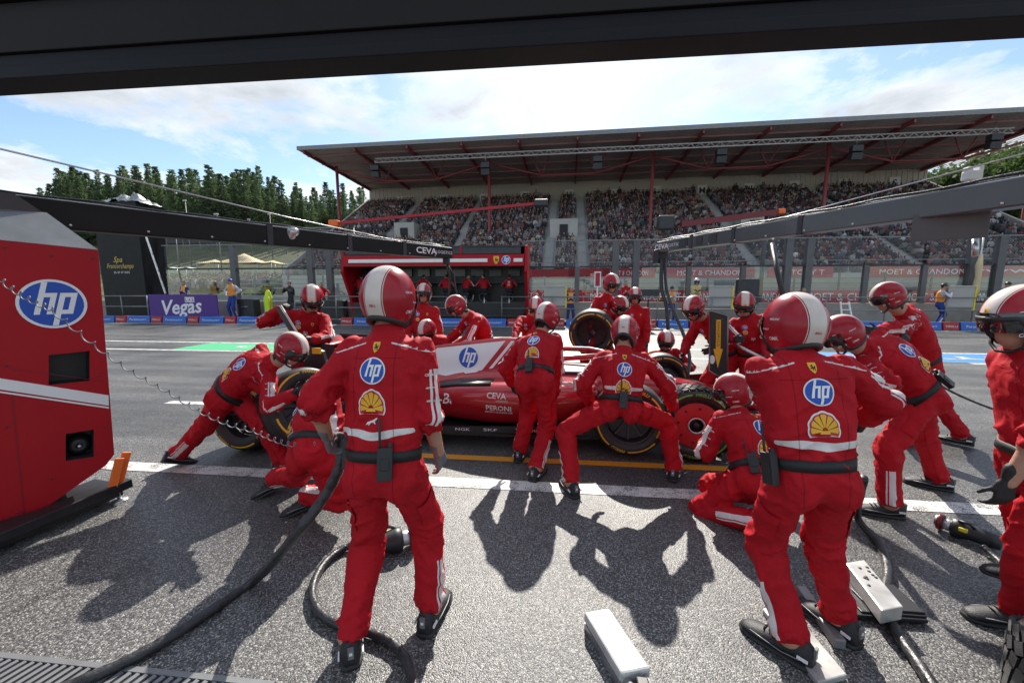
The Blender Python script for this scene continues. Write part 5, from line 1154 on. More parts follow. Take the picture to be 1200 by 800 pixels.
def wheel(kind, w, c, axis, spin=0.0, parent=None, label=None, group=None, up=(0, 0, 1)):
    """axis = direction the outer face looks"""
    y = Vector(axis).normalized() * -1; z = Vector(up); z = (z - y * z.dot(y)).normalized(); x = y.cross(z)
    M = Matrix(((x.x, y.x, z.x, c[0]), (x.y, y.y, z.y, c[1]), (x.z, y.z, z.z, c[2]), (0, 0, 0, 1))) @ Matrix.Rotation(R(spin), 4, 'Y')
    t = empty('wheel'); t.parent = parent; t.matrix_local = M
    if label: tag(t, label, 'wheel', group)
    if parent is not None:      # on the car: the wheel is a part, the tyre mesh itself carries the pieces
        bpy.data.objects.remove(t); ps = wheel_parts(kind, w); o = link('wheel', ps[0][1], parent); o.matrix_local = M
        for nm, me in ps[1:]: link(nm, me, o)
        return o
    for nm, me in wheel_parts(kind, w): link(nm, me, t)
    return t

# ------------------------------------------------------------------ racing car (local x forward from the front axle, near side is -y)
def car():
    X0, YC, Z0 = 1.52, 4.92, 0.10
    t = empty('racing_car', (X0, YC, Z0)); tag(t, 'low red open wheel racing car stopped in the pit box on jacks', 'racing car')
    def ring(x, pts):                                   # half outline top -> bottom, mirrored
        return [V3(x, -y, z) for y, z in pts] + [V3(x, y, z) for y, z in reversed(pts)]
    m = MB(); secs = []
    for x, hw, zb, zt in ((1.18, .06, .19, .25), (1.12, .10, .18, .275), (.9, .13, .18, .33), (.5, .16, .18, .43), (.1, .19, .17, .51), (-.3, .23, .12, .57), (-.7, .30, .07, .61), (-1.0, .36, .05, .63), (-1.4, .40, .05, .62), (-1.75, .40, .05, .64), (-2.1, .36, .05, .66), (-2.6, .30, .05, .58), (-3.2, .22, .06, .45), (-3.9, .12, .1, .32)):
        secs.append(ring(x, [(hw * .25, zt), (hw * .62, zt - .015), (hw * .92, zt - .07), (hw, zb + (zt - zb) * .55), (hw * .96, zb + .06), (hw * .7, zb)]))
    m.loft(secs); m.build('monocoque', MAT['car_red'], t)
    MB().box((-1.22, 0, .60), (.72, .52, .09)).build('cockpit_opening', MAT['black_plastic'], t, bevel=.03)
    hd = MB(); hd.loft([[V3(x, s * y, z) for s, y, z in ((1, .0, .74), (1, .12, .73), (1, .30, .66), (1, .33, .58), (-1, .33, .58), (-1, .30, .66), (-1, .12, .73))] for x in (-1.62, -1.85)]); hd.build('headrest', MAT['black_plastic'], t)
    # airbox and engine cover with its fin
    m = MB(); secs = []
    for x, zt, wt, wm, zm, wb in ((-1.70, .98, .10, .15, .72, .22), (-1.85, 1.0, .10, .17, .70, .27), (-2.15, .995, .05, .16, .68, .31), (-2.5, .955, .022, .14, .62, .33), (-2.9, .90, .016, .12, .55, .31), (-3.3, .83, .014, .10, .48, .26), (-3.7, .74, .012, .07, .42, .18), (-4.0, .62, .01, .04, .38, .12)):
        secs.append(ring(x, [(wt * .5, zt), (wt, zt - .03), ((wt + wm) / 2, (zt + zm) / 2 + .03), (wm, zm), ((wm + wb) / 2 + .01, (zm + .4) / 2), (wb, .36), (wb, .15)]))
    m.loft(secs); cover = m.build('engine_cover', MAT['car_red'], t)
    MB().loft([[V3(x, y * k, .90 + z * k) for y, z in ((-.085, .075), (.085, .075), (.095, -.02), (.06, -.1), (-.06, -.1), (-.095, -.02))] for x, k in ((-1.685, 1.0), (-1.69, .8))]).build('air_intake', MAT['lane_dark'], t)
    cb = BVHTree.FromPolygons([tuple(v.co) for v in cover.data.vertices], [tuple(p.vertices) for p in cover.data.polygons])
    loc = lambda p: V3(p[0] - X0, p[1] - YC, p[2] - Z0)
    # white panel, stripes and round emblem on the near flank, read along +x
    def flank(name, pts, slot, lift):
        P = np.array(pts); c = P.mean(0); nx = 9
        v = []; f = []
        L0, L1, R1, R0 = P
        for i in range(nx + 1):
            for j in range(nx + 1):
                a, b = i / nx, j / nx; v.append((L0 * (1 - a) + R0 * a) * (1 - b) + (L1 * (1 - a) + R1 * a) * b - c)
        for i in range(nx):
            for j in range(nx): k = i * (nx + 1) + j; f.append((k, k + nx + 1, k + nx + 2, k + 1))
        return decal(name, cb, [(np.array(v), f, slot, 0)], (c[0], -.35, c[1]), (1, 0, 0), (0, 0, 1), 1.0, t, V3(0, 0, 0), reach=.1 + .25, lift=lift, grid=15)
    flank('white_panel', [(-3.16, .56), (-2.98, .855), (-2.10, .965), (-2.47, .50)], 0, .006)
    flank('white_stripe', [(-2.40, .50), (-2.03, .965), (-1.99, .965), (-2.36, .50)], 0, .006)
    decal('round_logo', cb, EMB['oval'], (-2.56, -.35, .755), (1, 0, 0), (0, 0, 1), .135, t, V3(0, 0, 0), reach=.35, lift=.010)
    # sidepods
    for s in (-1, 1):
        m = MB(); secs = []
        for x, yi, yo, zb, zt in ((-1.02, .34, .70, .30, .56), (-1.10, .32, .76, .24, .58), (-1.4, .30, .80, .16, .585), (-1.8, .28, .80, .11, .58), (-2.2, .26, .74, .09, .56), (-2.6, .22, .63, .09, .52), (-3.0, .18, .47, .09, .44), (-3.35, .14, .30, .09, .36)):
            yo2 = yo - .10
            secs.append([V3(x, s * y, z) for y, z in ((yi, zt), (yo - .12, zt), (yo - .03, zt - .04), (yo, zt - .12), (yo - .01, (zt + zb) / 2), (yo2, zb + .05), (yo2 - .06, zb), (yi, zb))])
        m.loft(secs); sp = m.build('sidepod', MAT['car_red'], t)
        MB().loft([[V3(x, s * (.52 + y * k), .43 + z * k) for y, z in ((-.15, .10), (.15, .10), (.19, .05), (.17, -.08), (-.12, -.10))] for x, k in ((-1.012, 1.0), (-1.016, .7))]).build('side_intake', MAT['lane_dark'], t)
        if s < 0:
            sb = BVHTree.FromPolygons([tuple(v.co) for v in sp.data.vertices], [tuple(p.vertices) for p in sp.data.polygons]); side = dict(parent=t, base=V3(0, 0, 0), reach=.5, lift=.006)
            decal('flank_lettering', sb, emb_text('CEVA', 0, .03), (-2.12, -.95, .455), (1, 0, 0), (0, 0, 1), .062, grid=7, **side); decal('flank_lettering', sb, emb_text('LOGISTICS', 0, .01), (-2.06, -.95, .40), (1, 0, 0), (0, 0, 1), .020, grid=7, **side)
            decal('flank_lettering', sb, emb_text('PERONI', 0, .02), (-2.10, -.95, .315), (1, 0, 0), (0, 0, 1), .060, grid=7, **side); decal('flank_lettering', sb, emb_text('NASTRO AZZURRO 0.0%', 0, .01), (-2.10, -.95, .262), (1, 0, 0), (0, 0, 1), .020, grid=7, **side)
            decal('flank_lettering', sb, emb_text('Ray-Ban', 0, .015, .25), (-2.80, -.95, .335), (1, 0, .10), (-.1, 0, 1), .12, grid=9, **side)
        lv = MB(); lv.loft([[V3(x, s * y, z) for y, z in ((yo - .30, zt + .012), (yo - .07, zt + .004), (yo - .05, zt - .02), (yo - .30, zt - .01))] for x, yo, zt in ((-2.2, .72, .566), (-2.6, .61, .526), (-3.0, .45, .446), (-3.3, .32, .375))]); lv.build('cooling_panel', MAT['carbon'], t)
    # floor with edge wing
    fl = MB(); fl.prism([(-.45, -.30), (-.7, -.74), (-1.3, -.80), (-3.1, -.80), (-3.25, -.5), (-4.0, -.45), (-4.0, .45), (-3.25, .5), (-3.1, .8), (-1.3, .8), (-.7, .74), (-.45, .3)], 'z', .02, .05); fl.build('floor', MAT['carbon'], t)
    for s in (-1, 1):
        e = MB(); e.beam((-.75, s * .74, .12), (-2.95, s * .82, .075), .012, .075); fe = e.build('floor_edge', MAT['carbon'], t); MB().prism([(-.55, .03), (-.35, .30), (-.8, .34), (-1.35, .20), (-1.5, .05)], 'y', s * .60, s * .615).build('barge_board', MAT['carbon'], t)
        MB().prism([(-.75, .03), (-.9, .22), (-1.45, .14), (-1.6, .05)], 'y', s * .76, s * .772).build('floor_fence', MAT['carbon'], t)
    for tx, x, w in (('MAHLE', -2.78, .17), ('NGK', -2.48, .16), ('SKF', -2.18, .15), ('VistaJet', -1.80, .22)): flat_text('sponsor_lettering', tx, MAT['logo_white'], (x, -.832 + (x + 2.95) * -.036 * -1, .095), (1, -.02, 0), (0, 0, 1), .03, t, width=w, lift=.006)
    # halo
    m = MB(); m.tube([(-.62, 0, .58), (-.74, 0, .70), (-.86, 0, .80)], [.034, .028, .03], 10); m.build('halo_pillar', MAT['car_red'], t)
    for s in (-1, 1):
        pts = [(-.86, 0, .80), (-.90, s * .12, .815), (-1.05, s * .27, .825), (-1.35, s * .36, .815), (-1.65, s * .37, .77), (-1.85, s * .34, .66)]; c = []
        for a, b in zip(pts[:-1], pts[1:]):
            for q in (0, .33, .67): c.append(tuple(np.array(a) * (1 - q) + np.array(b) * q))
        MB().tube(c + [pts[-1]], .033, 10).build('halo_arm', MAT['car_red'], t)
        mr = MB(); mr.loft([[V3(-.98 + x, s * (.62 + y), .66 + z) for y, z in ((-.11, -.04), (.11, -.03), (.11, .035), (-.11, .03))] for x in (0, .07, .10)]); mi = mr.build('mirror', MAT['car_red'], t, bevel=.01); MB().tube([(-.95, s * .36, .6), (-.95, s * .55, .65)], .012, 6).build('mirror_stay', MAT['carbon'], mi)
    # front wing
    for i, (x0, z0, ch) in enumerate(((1.02, .10, .24), (.86, .135, .20), (.74, .185, .17), (.64, .245, .14))):
        m = MB(); secs = []
        for y in np.linspace(-.94, .94, 15):
            dz = .05 * (abs(y) / .94) ** 2 - (.02 if abs(y) < .25 else 0); sw = -.16 * (abs(y) / .94) ** 2; secs.append([V3(x0 + sw + dx, y, z0 + dz + zz) for dx, zz in ((0, 0), (-ch * .5, .03), (-ch, .085), (-ch, .078), (-ch * .5, .015))])
        m.loft(secs); m.build('front_wing_element', MAT['carbon' if i else 'car_red'], t, fix=False) if False else m.build('front_wing_element', MAT['carbon'], t)
    for s in (-1, 1):
        m = MB(); m.prism([(1.05, .05), (1.0, .20), (.62, .40), (.42, .38), (.40, .05)], 'y', s * .955 - .008, s * .955 + .008); ep = m.build('front_wing_endplate', MAT['carbon'], t)
        if s > 0: flat_text('endplate_lettering', 'aws', MAT['logo_white'], (.62, .945, .255), (1, 0, -.1), (.1, 0, 1), .10, ep, width=.24, bold=.02)
        else: flat_text('endplate_lettering', 'aws', MAT['logo_white'], (.62, -.965, .255), (1, 0, -.1), (.1, 0, 1), .10, ep, width=.24, bold=.02)
    # rear wing, beam wing, crash box
    for i, (x, z, ch) in enumerate(((-4.15, .80, .30), (-4.34, .87, .18))):
        m = MB(); m.loft([[V3(x + dx, y, z + zz) for dx, zz in ((0, 0), (-ch * .5, -.012), (-ch, .065), (-ch, .075), (-ch * .5, .015))] for y in np.linspace(-.48, .48, 5)]); m.build('rear_wing_element', MAT['carbon' if i == 0 else 'car_red'], t)
    for s in (-1, 1):
        m = MB(); m.prism([(-4.02, .45), (-4.0, .70), (-4.1, .95), (-4.55, .97), (-4.58, .6), (-4.5, .40)], 'y', s * .49 - .006, s * .49 + .006); m.build('rear_wing_endplate', MAT['carbon'], t)
    MB().box((-4.25, 0, .42), (.25, .9, .03)).build('beam_wing', MAT['carbon'], t); MB().box((-4.25, 0, .6), (.05, .04, .45)).build('wing_pillar', MAT['carbon'], t); MB().box((-4.4, 0, .3), (.5, .12, .1)).build('rear_crash_box', MAT['carbon'], t, bevel=.02)
    # suspension and hubs
    for xa, ln in ((0, .60), (-3.5, .58)):
        for s in (-1, 1):
            m = MB()
            for dx, zi, zo in ((.28, .45, .40), (-.25, .44, .40), (.22, .22, .26), (-.30, .22, .26), (.05, .50, .26)):
                m.beam((xa + dx, s * .16, zi), (xa, s * ln, zo), .045, .014)
            tag(m.build('suspension_arm', MAT['carbon'], t), kind='stuff'); d = MB(); d.lathe([(-.10, .10), (-.10, .20), (.10, .20), (.10, .10)], 28, M=Matrix.Translation((xa, s * .66, .33)), closed=True); d.build('brake_drum', MAT['carbon'], t); ax = MB(); ax.lathe([(-.22, .001), (-.22, .03), (.1, .04), (.1, .001)], 16, M=Matrix.Translation((xa, s * .74, .33)) @ Matrix.Rotation(math.pi if s > 0 else 0, 4, 'Z')); ax.build('axle_hub', MAT['steel'], t)
    wheel('slick', .305, (0, .82, .345), (0, 1, 0), 20, t); wheel('slick', .405, (-3.5, .78, .345), (0, 1, 0), 50, t); wheel('slick', .405, (-3.5, -.78, .345), (0, -1, 0), 50, t)
    return t
CAR = car()

# ------------------------------------------------------------------ loose wheels
def loose_wheels():
    c = WY(815, 494, 4.0); wheel('wet', .305, (c[0], 4.05, .375), (-.12, -1, .02), 8, None, 'wet tyre with red disc and pale green band being pulled off the front axle')
    c = WY(738, 486, 4.02); wheel('slick', .305, (c[0], 4.06, .40), (-.10, -1, .0), 20, None, 'upright slick tyre with yellow bands held between the knees of the squatting mechanic')
    c = D(694, 389, 6.3); wheel('slick', .305, c, (-.16, -1, -.12), 25, None, 'slick tyre carried at chest height, its dark wheel centre facing the garage')
    c = G(291, 527); wheel('slick', .405, (c[0], c[1] + .12, .365), (-.05, -1, .10), 35, None, 'slick tyre with yellow bands standing under the lunging mechanic')
    c = D(352, 476, 3.85); wheel('slick', .405, (c[0], c[1], c[2]), (.80, -.45, .25), 10, None, 'shiny black slick tyre tilted on edge in front of the kneeling mechanic')
    c = G(1215, 835); wheel('wet', .305, (c[0] + .24, c[1] - .14, .17), (.25, .25, 1.0), 0, None, 'ribbed wet tyre lying flat near the silver plates', up=(1, 0, 0))
loose_wheels()

# ------------------------------------------------------------------ left equipment cabinet with boom, right boom
def on_plane(px, py, p0, n):
    r = ray(px, py); return CAM + r * (np.dot(p0 - CAM, n) / np.dot(r, n))
def cabinet():
    e = unit(V3(.52, .855, 0)); n = V3(e[1], -e[0], 0); p0 = G(138, 590); n = n if np.dot(CAM - p0, n) > 0 else -n; up = V3(0, 0, 1); base = V3(p0[0], p0[1], 0)
    t = empty('equipment_cabinet', base); tag(t, 'tall red equipment cabinet with round blue emblem and white stripe', 'cabinet')
    Q = lambda x, y: on_plane(x, y, p0, n)
    uv = lambda p: (np.dot(p - p0, e), p[2])
    ext = lambda p, s: p - e * s
    tl, tr, br1, br2, bl = Q(0, 273), Q(115, 293), Q(134, 532), Q(124, 545), Q(0, 632)
    k = (bl[2] - br2[2]) / (np.dot(bl - br2, e)); outl = [ext(tl, 1.0) + up * .02, tr, br1, br2, bl, ext(bl, .25) * V3(1, 1, 0) + up * .16, ext(bl, 1.0) * V3(1, 1, 0) + up * .16]
    def hole(x0, y0, x1, y1, sk): a, b = Q(x0, y0), Q(x1, y0 - sk); c, d = Q(x1, y1 - sk), Q(x0, y1); return [a, b, c, d]
    holes = [hole(57, 416, 105, 451, 5), hole(77, 508, 110, 540, 5)]
    loops = [[Vector(uv(p)).to_3d() for p in outl]] + [[Vector(uv(p)).to_3d() for p in h] for h in holes]
    tri = tessellate_polygon(loops); pts = [p for p in outl] + [p for h in holes for p in h]
    m = MB(); m.add([p - base for p in pts], [tuple(f) for f in tri]); no = len(outl); back = [p - n * .55 for p in outl]
    m.add([p - base for p in outl + back], [(i, (i + 1) % no, no + (i + 1) % no, no + i) for i in range(no)] + [tuple(range(no, 2 * no))])
    m.build('cabinet_shell', MAT['red_paint'], t)
    for i, h in enumerate(holes):
        m = MB(); bk = [p - n * .16 for p in h]; m.add([p - base for p in h + bk], [(j, (j + 1) % 4, 4 + (j + 1) % 4, 4 + j) for j in range(4)] + [(4, 5, 6, 7)]); m.build('recess', MAT['black_plastic' if i == 0 else 'dark_metal'], t, fix=False)
    c = np.mean(holes[1], axis=0) - n * .10; c[2] -= .02; m = MB(); y = Vector(n) * -1; z = Vector((0, 0, 1)); x = y.cross(z); M = Matrix(((x.x, y.x, z.x, c[0] - base[0]), (x.y, y.y, z.y, c[1] - base[1]), (x.z, y.z, z.z, c[2]), (0, 0, 0, 1)))
    m.lathe([(-.03, .012), (-.055, .02), (-.03, .055), (0.0, .075), (.03, .08)], 28, M=M); m.build('socket', MAT['black_plastic'], t); MB().lathe([(-.062, .001), (-.062, .011), (-.04, .014)], 14, M=M).build('socket_pin', MAT['steel'], t)
    sk = .0025
    def slab(name, corners, mt, th=.004):
        m = MB(); f = [p + n * th - base for p in corners]; b = [p + n * .0005 - base for p in corners]; q = len(f); m.add(f + b, [tuple(range(q))] + [(i, (i + 1) % q, q + (i + 1) % q, q + i) for i in range(q)]); m.build(name, MAT[mt], t)
    s0, s1, s2, s3 = Q(0, 443), Q(127, 463), Q(127.5, 475), Q(0, 456); slab('white_stripe', [ext(s0, .9) + up * .1, s0, s1, s2, s3, ext(s3, .9) + up * .09], 'white_paint'); s0, s1, s2, s3 = Q(0, 458), Q(127.5, 476.5), Q(127.5, 478.5), Q(0, 460); slab('thin_stripe', [ext(s0, .9) + up * .09, s0, s1, s2, s3, ext(s3, .9) + up * .09], 'white_paint')
    pl = BVHTree.FromPolygons([tuple(p) for p in (ext(tl, 1), tr, br1, ext(br1, 2))], [(0, 1, 2, 3)]); c = Q(62, 356); hw = np.linalg.norm(Q(104, 356) - Q(20, 356)) / 2; hv = np.linalg.norm(Q(62, 328) - Q(62, 385)) / 2; decal('round_logo', pl, EMB['oval'], c, e, up, hw, t, base, grid=3, size_v=hv)
    for x_, y_ in ((6, 290), (60, 300), (108, 303), (8, 428), (116, 440), (8, 500), (122, 500), (60, 560), (20, 600)):
        c = Q(x_, y_) + n * .002 - base; s_ = MB(); s_.lathe([(-.003, .001), (-.003, .006), (.002, .007)], 10, M=Matrix.Translation(c) @ Matrix.Rotation(math.atan2(-n[1], -n[0]) - math.pi / 2, 4, 'Z')); s_.build('screw', MAT['dark_metal'], t)
    a, b = Q(2, 430), Q(124, 447); m = MB(); m.beam(a + n * .001 - base, b + n * .001 - base, .003, .003, up=tuple(n)); m.build('panel_seam', MAT['dark_red'], t)
    # seam, sloping grey cap, dark boom head
    a, b = Q(13, 455), Q(30, 615); m = MB(); m.beam(a + n * .001 - base, b + n * .001 - base, .004, .003, up=tuple(n)); m.build('panel_seam', MAT['dark_red'], t)
    r0, r1 = ext(Q(0, 248) - n * .05, 1.0), Q(58, 245) - n * .05
    m = MB(); f0, f1 = outl[0] + up * .002, tr + up * .002; m.add([p - base for p in (f0, f1, r1 - n * .16, r0 - n * .16, f0 - n * .55, f1 - n * .55, r1 - n * .4, r0 - n * .4)], [(0, 1, 2, 3), (1, 5, 6, 2), (5, 4, 7, 6), (2, 6, 7, 3), (0, 3, 7, 4), (0, 4, 5, 1)]); m.build('sloping_cap', MAT['grey_metal'], t)
    w0, w1, w2 = Q(0, 219) - n * .21, Q(18, 221) - n * .21, Q(64, 252) - n * .21; lo = ext(Q(0, 252) - n * .21, 1.0); hi = ext(w0, 1.0)
    fr = [lo, Q(66, 254) - n * .21, w2, w1, w0, hi]; q = len(fr); bk = [p - n * .3 for p in fr]; m = MB(); m.add([p - base for p in fr + bk], [tuple(range(q)), tuple(range(q, 2 * q))[::-1]] + [(i, (i + 1) % q, q + (i + 1) % q, q + i) for i in range(q)]); m.build('boom_head', MAT['dark_red_gloss'], t)
    # black skid and its foot
    s0, s1 = G(-40, 668, .0), G(152, 584, .0); ee = unit(s1 - s0); m = MB(); m.beam(s0 - ee * .8 - n * .05 + up * .10 - base, s1 - n * .05 + up * .13 - base, .14, .07); m.build('skid', MAT['black_plastic'], t, bevel=.006)
    m = MB(); m.beam(s0 - ee * .8 - n * .2 + up * .07 - base, s1 - ee * .1 - n * .2 + up * .09 - base, .3, .1); m.build('skid_base', MAT['black_plastic'], t); c = s1 - ee * .06 - n * .05; m = MB(); m.tube([c + up * .11 - base, c + up * .012 - base], .014, 8); m.lathe([(0, .001), (0, .06), (.012, .05), (.02, .001)], 18, M=Matrix.Translation(c - base) @ Matrix.Rotation(R(90), 4, 'X')); m.build('levelling_foot', MAT['steel'], t)
    ch = empty('marker_slats', G(140, 575)); tag(ch, 'pair of bright orange slats leaning by the red cabinet', 'marker')
    o = G(140, 575); zt = .16
    for i, (xa, ya, xb, yb) in enumerate(((131, 572, 140, 536), (139, 569, 149, 530))):
        a, b = Q(xa, ya) + n * (.015 - .03 * i), Q(xb, yb) + n * (.015 - .03 * i); MB().beam(a - o, b - o, .055, .022, up=tuple(n)).build('slat', MAT['orange'], ch, bevel=.004)
mat('dark_red_gloss', (0.030, 0.011, 0.011), 0.4, coat=0.15, noise=0.5, nscale=2.2); mat('boom_dark', (0.010, 0.008, 0.008), 0.5, spec=0.25, noise=0.3, nscale=2.0); mat('boom_grey', (0.075, 0.078, 0.083), 0.35, noise=0.15, nscale=1.2, coat=0.3)
cabinet()
def boom(name, label, p, q, w, h0, h1, mt, txt_side, txt_px):
    p = np.asarray(p); q = np.asarray(q); a = unit(q - p); r = unit(np.cross(a, V3(0, 0, 1))); u = np.cross(r, a); base = p * V3(1, 1, 0)
    t = empty(name, base); tag(t, label, 'boom')
    rings = []
    for k in (0, .25, .5, .75, 1):
        c = p + (q - p) * k; h = h0 + (h1 - h0) * k; rings.append([c + r * i * w / 2 + u * j * h / 2 - base for i, j in ((-1, -1), (1, -1), (1, 1), (-1, 1))])
    MB().loft(rings, smooth=False).build('boom_beam', MAT[mt], t, bevel=.012)
    hmid = lambda k: h0 + (h1 - h0) * k
    MB().beam(p + u * h0 * .52 - base, q + u * h1 * .52 - base, w * .35, .018).build('top_rail', MAT['steel'], t)
    for s_, o_ in ((-.3, .022), (.25, .016)):          # air lines strapped along the top
        MB().tube([p + (q - p) * k + u * (hmid(k) * .52 + .012 + o_ * .5 + .006 * math.sin(k * 40 + s_ * 9)) + r * s_ * w - base for k in np.linspace(0, .97, 40)], o_ * .5, 6).build('air_line', MAT['hose'], t)
    for k in np.linspace(.1, .92, 9):
        for s_ in (-1, 1): c = p + (q - p) * k + r * s_ * (w / 2 + .003) - u * hmid(k) * .34 - base; bm_ = MB(); bm_.lathe([(-.006, .001), (-.006, .010), (.004, .011)], 8, M=Matrix.Translation(c) @ Matrix.Rotation(math.atan2(r[1], r[0]) - math.pi / 2 + (math.pi if s_ > 0 else 0), 4, 'Z')); bm_.build('bolt', MAT['steel'], t)
    for k in (.42, .62, .80): c = p + (q - p) * k; MB().beam(c - a * .03 - base, c + a * .03 - base, w + .012, hmid(k) + .012).build('clamp_band', MAT['dark_metal'], t)
    s = txt_side; n = r * s; ud = -a if np.dot(np.cross(-a, u), n) > 0 else a
    for tx, k, hh, wd in (txt_px): c = p + (q - p) * k + n * (w / 2 + .001) - base; flat_text('boom_lettering', tx, MAT['logo_white'], c - u * 0, ud, u, hh, t, width=wd, bold=.03 if tx == 'CEVA' else 0)
    return t, p, q, a, r, u, base
def booms():
    p, q = D(-30, 243, 3.15), D(527, 297, 7.0); t, p, q, a, r, u, b = boom('equipment_boom', 'dark glossy overhead boom reaching from the red cabinet over the rear of the car', p, q, .16, .25, .185, 'boom_dark', 1, [('CEVA', .885, .095, .42), ('LOGISTICS', .960, .05, .36)])
    e = q + a * .02; m = MB(); m.box(e - u * .14 - a * .10 - b, (.10, .12, .12)); m.build('hose_bracket', MAT['black_plastic'], t, bevel=.01)
    for k, dx in ((0, -.02), (1, .05)): m = MB(); pts = [e - u * .18 - a * .10, e - u * .35 + V3(dx, 0, 0), e - u * .62 + V3(dx * 1.6, .02, 0), e - u * .80 + V3(dx * 3, 0, 0)]; m.tube([x - b for x in pts], .018, 8); m.build('hanging_hose', MAT['hose'], t)
    m = MB(); c = D(340, 272, 4.3); m.tube([c - b, c - V3(0, 0, .06) - b + r * .05], .03, 8); m.lathe([(-.03, .001), (-.03, .05), (.03, .045), (.03, .001)], 14, M=Matrix.Translation(c + r * .08 - b)); m.build('camera_pod', MAT['steel'], t)
    p, q = D(1330, 206, 2.25), D(774, 290, 7.0); t, p, q, a, r, u, b = boom('equipment_boom', 'long grey overhead boom with a hanging monitor reaching over the front of the car', p, q, .16, .19, .18, 'boom_grey', -1, [('CEVA', .965, .085, .42), ('LOGISTICS', .90, .05, .50)])
    for k, l_ in ((.70, .16), (.76, .14), (.84, .22)): c = p + (q - p) * k - r * (.16 / 2 + .004); MB().beam(c - a * l_ / 2 - b, c + a * l_ / 2 - b, .006, .12).build('access_plate', MAT['dark_metal'], t)
    e = q; m = MB(); m.box(e - u * .16 - a * .02 - b, (.20, .16, .24), rz=.3); m.build('camera_box', MAT['black_plastic'], t, bevel=.012)
    c = D(1112, 264, 3.1); n = unit(CAM - c); x = unit(np.cross(V3(0, 0, 1), n)); m = MB(); M3 = Matrix((tuple(x), tuple(n), tuple(np.cross(x, n) * -1))).transposed(); m.box(c - b, (.41, .05, .215), M=M3); m.build('monitor', MAT['post_grey'], t, bevel=.006); MB().tube([D(1143, 280, 3.05) - b, D(1143, 300, 3.05) - b], .02, 8).build('monitor_stem', MAT['steel'], t)
    for k, pts in enumerate(([(776, 303, 6.9), (775, 335, 6.85), (781, 360, 6.7), (783, 386, 6.6)], [(779, 303, 6.9), (781, 338, 6.8), (790, 366, 6.5), (801, 392, 6.2), (808, 418, 5.9), (806, 438, 5.7)])):
        sm = []
        P = [D(*x) for x in pts]
        for i in range(len(P) - 1):
            p0 = P[max(0, i - 1)]; p1, p2 = P[i], P[i + 1]; p3 = P[min(len(P) - 1, i + 2)]
            for s in np.linspace(0, 1, 6, endpoint=False): sm.append(.5 * ((2 * p1) + (-p0 + p2) * s + (2 * p0 - 5 * p1 + 4 * p2 - p3) * s * s + (-p0 + 3 * p1 - 3 * p2 + p3) * s ** 3))
        sm.append(P[-1]); MB().tube([x - b for x in sm], .032 - .006 * k, 10).build('hanging_hose', MAT['hose'], t)
    m = MB(); m.tube([D(905, 286, 5.2) - b, D(911, 318, 5.0) - b, D(918, 348, 4.8) - b], .03, 10); m.build('hanging_hose', MAT['hose'], t)
    # white twin flood lamp on the boom's top, stay wires
    for lab, pa, pb in (('thin steel stay wire running above the dark boom', D(-40, 165, 2.2), D(470, 283, 6.2)), ('thin steel stay wire running above the grey boom', D(1260, 164, 2.3), D(800, 284, 6.6))):
        o = MB().tube([pa, (pa + pb) / 2 - V3(0, 0, .02), pb], .006, 6).build('stay_wire', MAT['steel']); tag(o, lab, 'wire')
    c = D(1139, 206, 3.3); l = empty('camera_unit', c); l.scale = (.72, .72, .72); tag(l, 'small white twin camera unit above the grey boom', 'camera')
    MB().box((0, 0, 0), (.15, .1, .11)).build('housing', MAT['white_paint'], l, bevel=.015); MB().box((.06, 0, .075), (.05, .08, .06)).build('side_lobe', MAT['white_paint'], l, bevel=.012); MB().box((-.05, 0, .07), (.05, .08, .05)).build('side_lobe', MAT['white_paint'], l, bevel=.012); MB().tube([(0, 0, -.05), (-.005, 0, -.16)], .012, 8).build('stem', MAT['dark_metal'], l)
    # coiled air line in front of the cabinet
    A = [D(-30, 300, 2.1), D(60, 362, 2.25), D(200, 460, 2.5), D(300, 505, 2.62), D(372, 520, 2.62)]; pts = []; n = 420
    for i in range(n):
        k = i / (n - 1) * 4; j = min(3, int(k)); f = k - j; c = A[j] * (1 - f) + A[j + 1] * f; c = c - V3(0, 0, .04 * math.sin(math.pi * f)); an = i * .55; pts.append(c + RGT * .016 * math.cos(an) + UPV * .016 * math.sin(an))
    o = MB().tube(pts, .0032, 5).build('coiled_cable', MAT['grey_metal']); tag(o, 'pale coiled cable stretched across the red cabinet to the mechanics', 'cable')
booms()
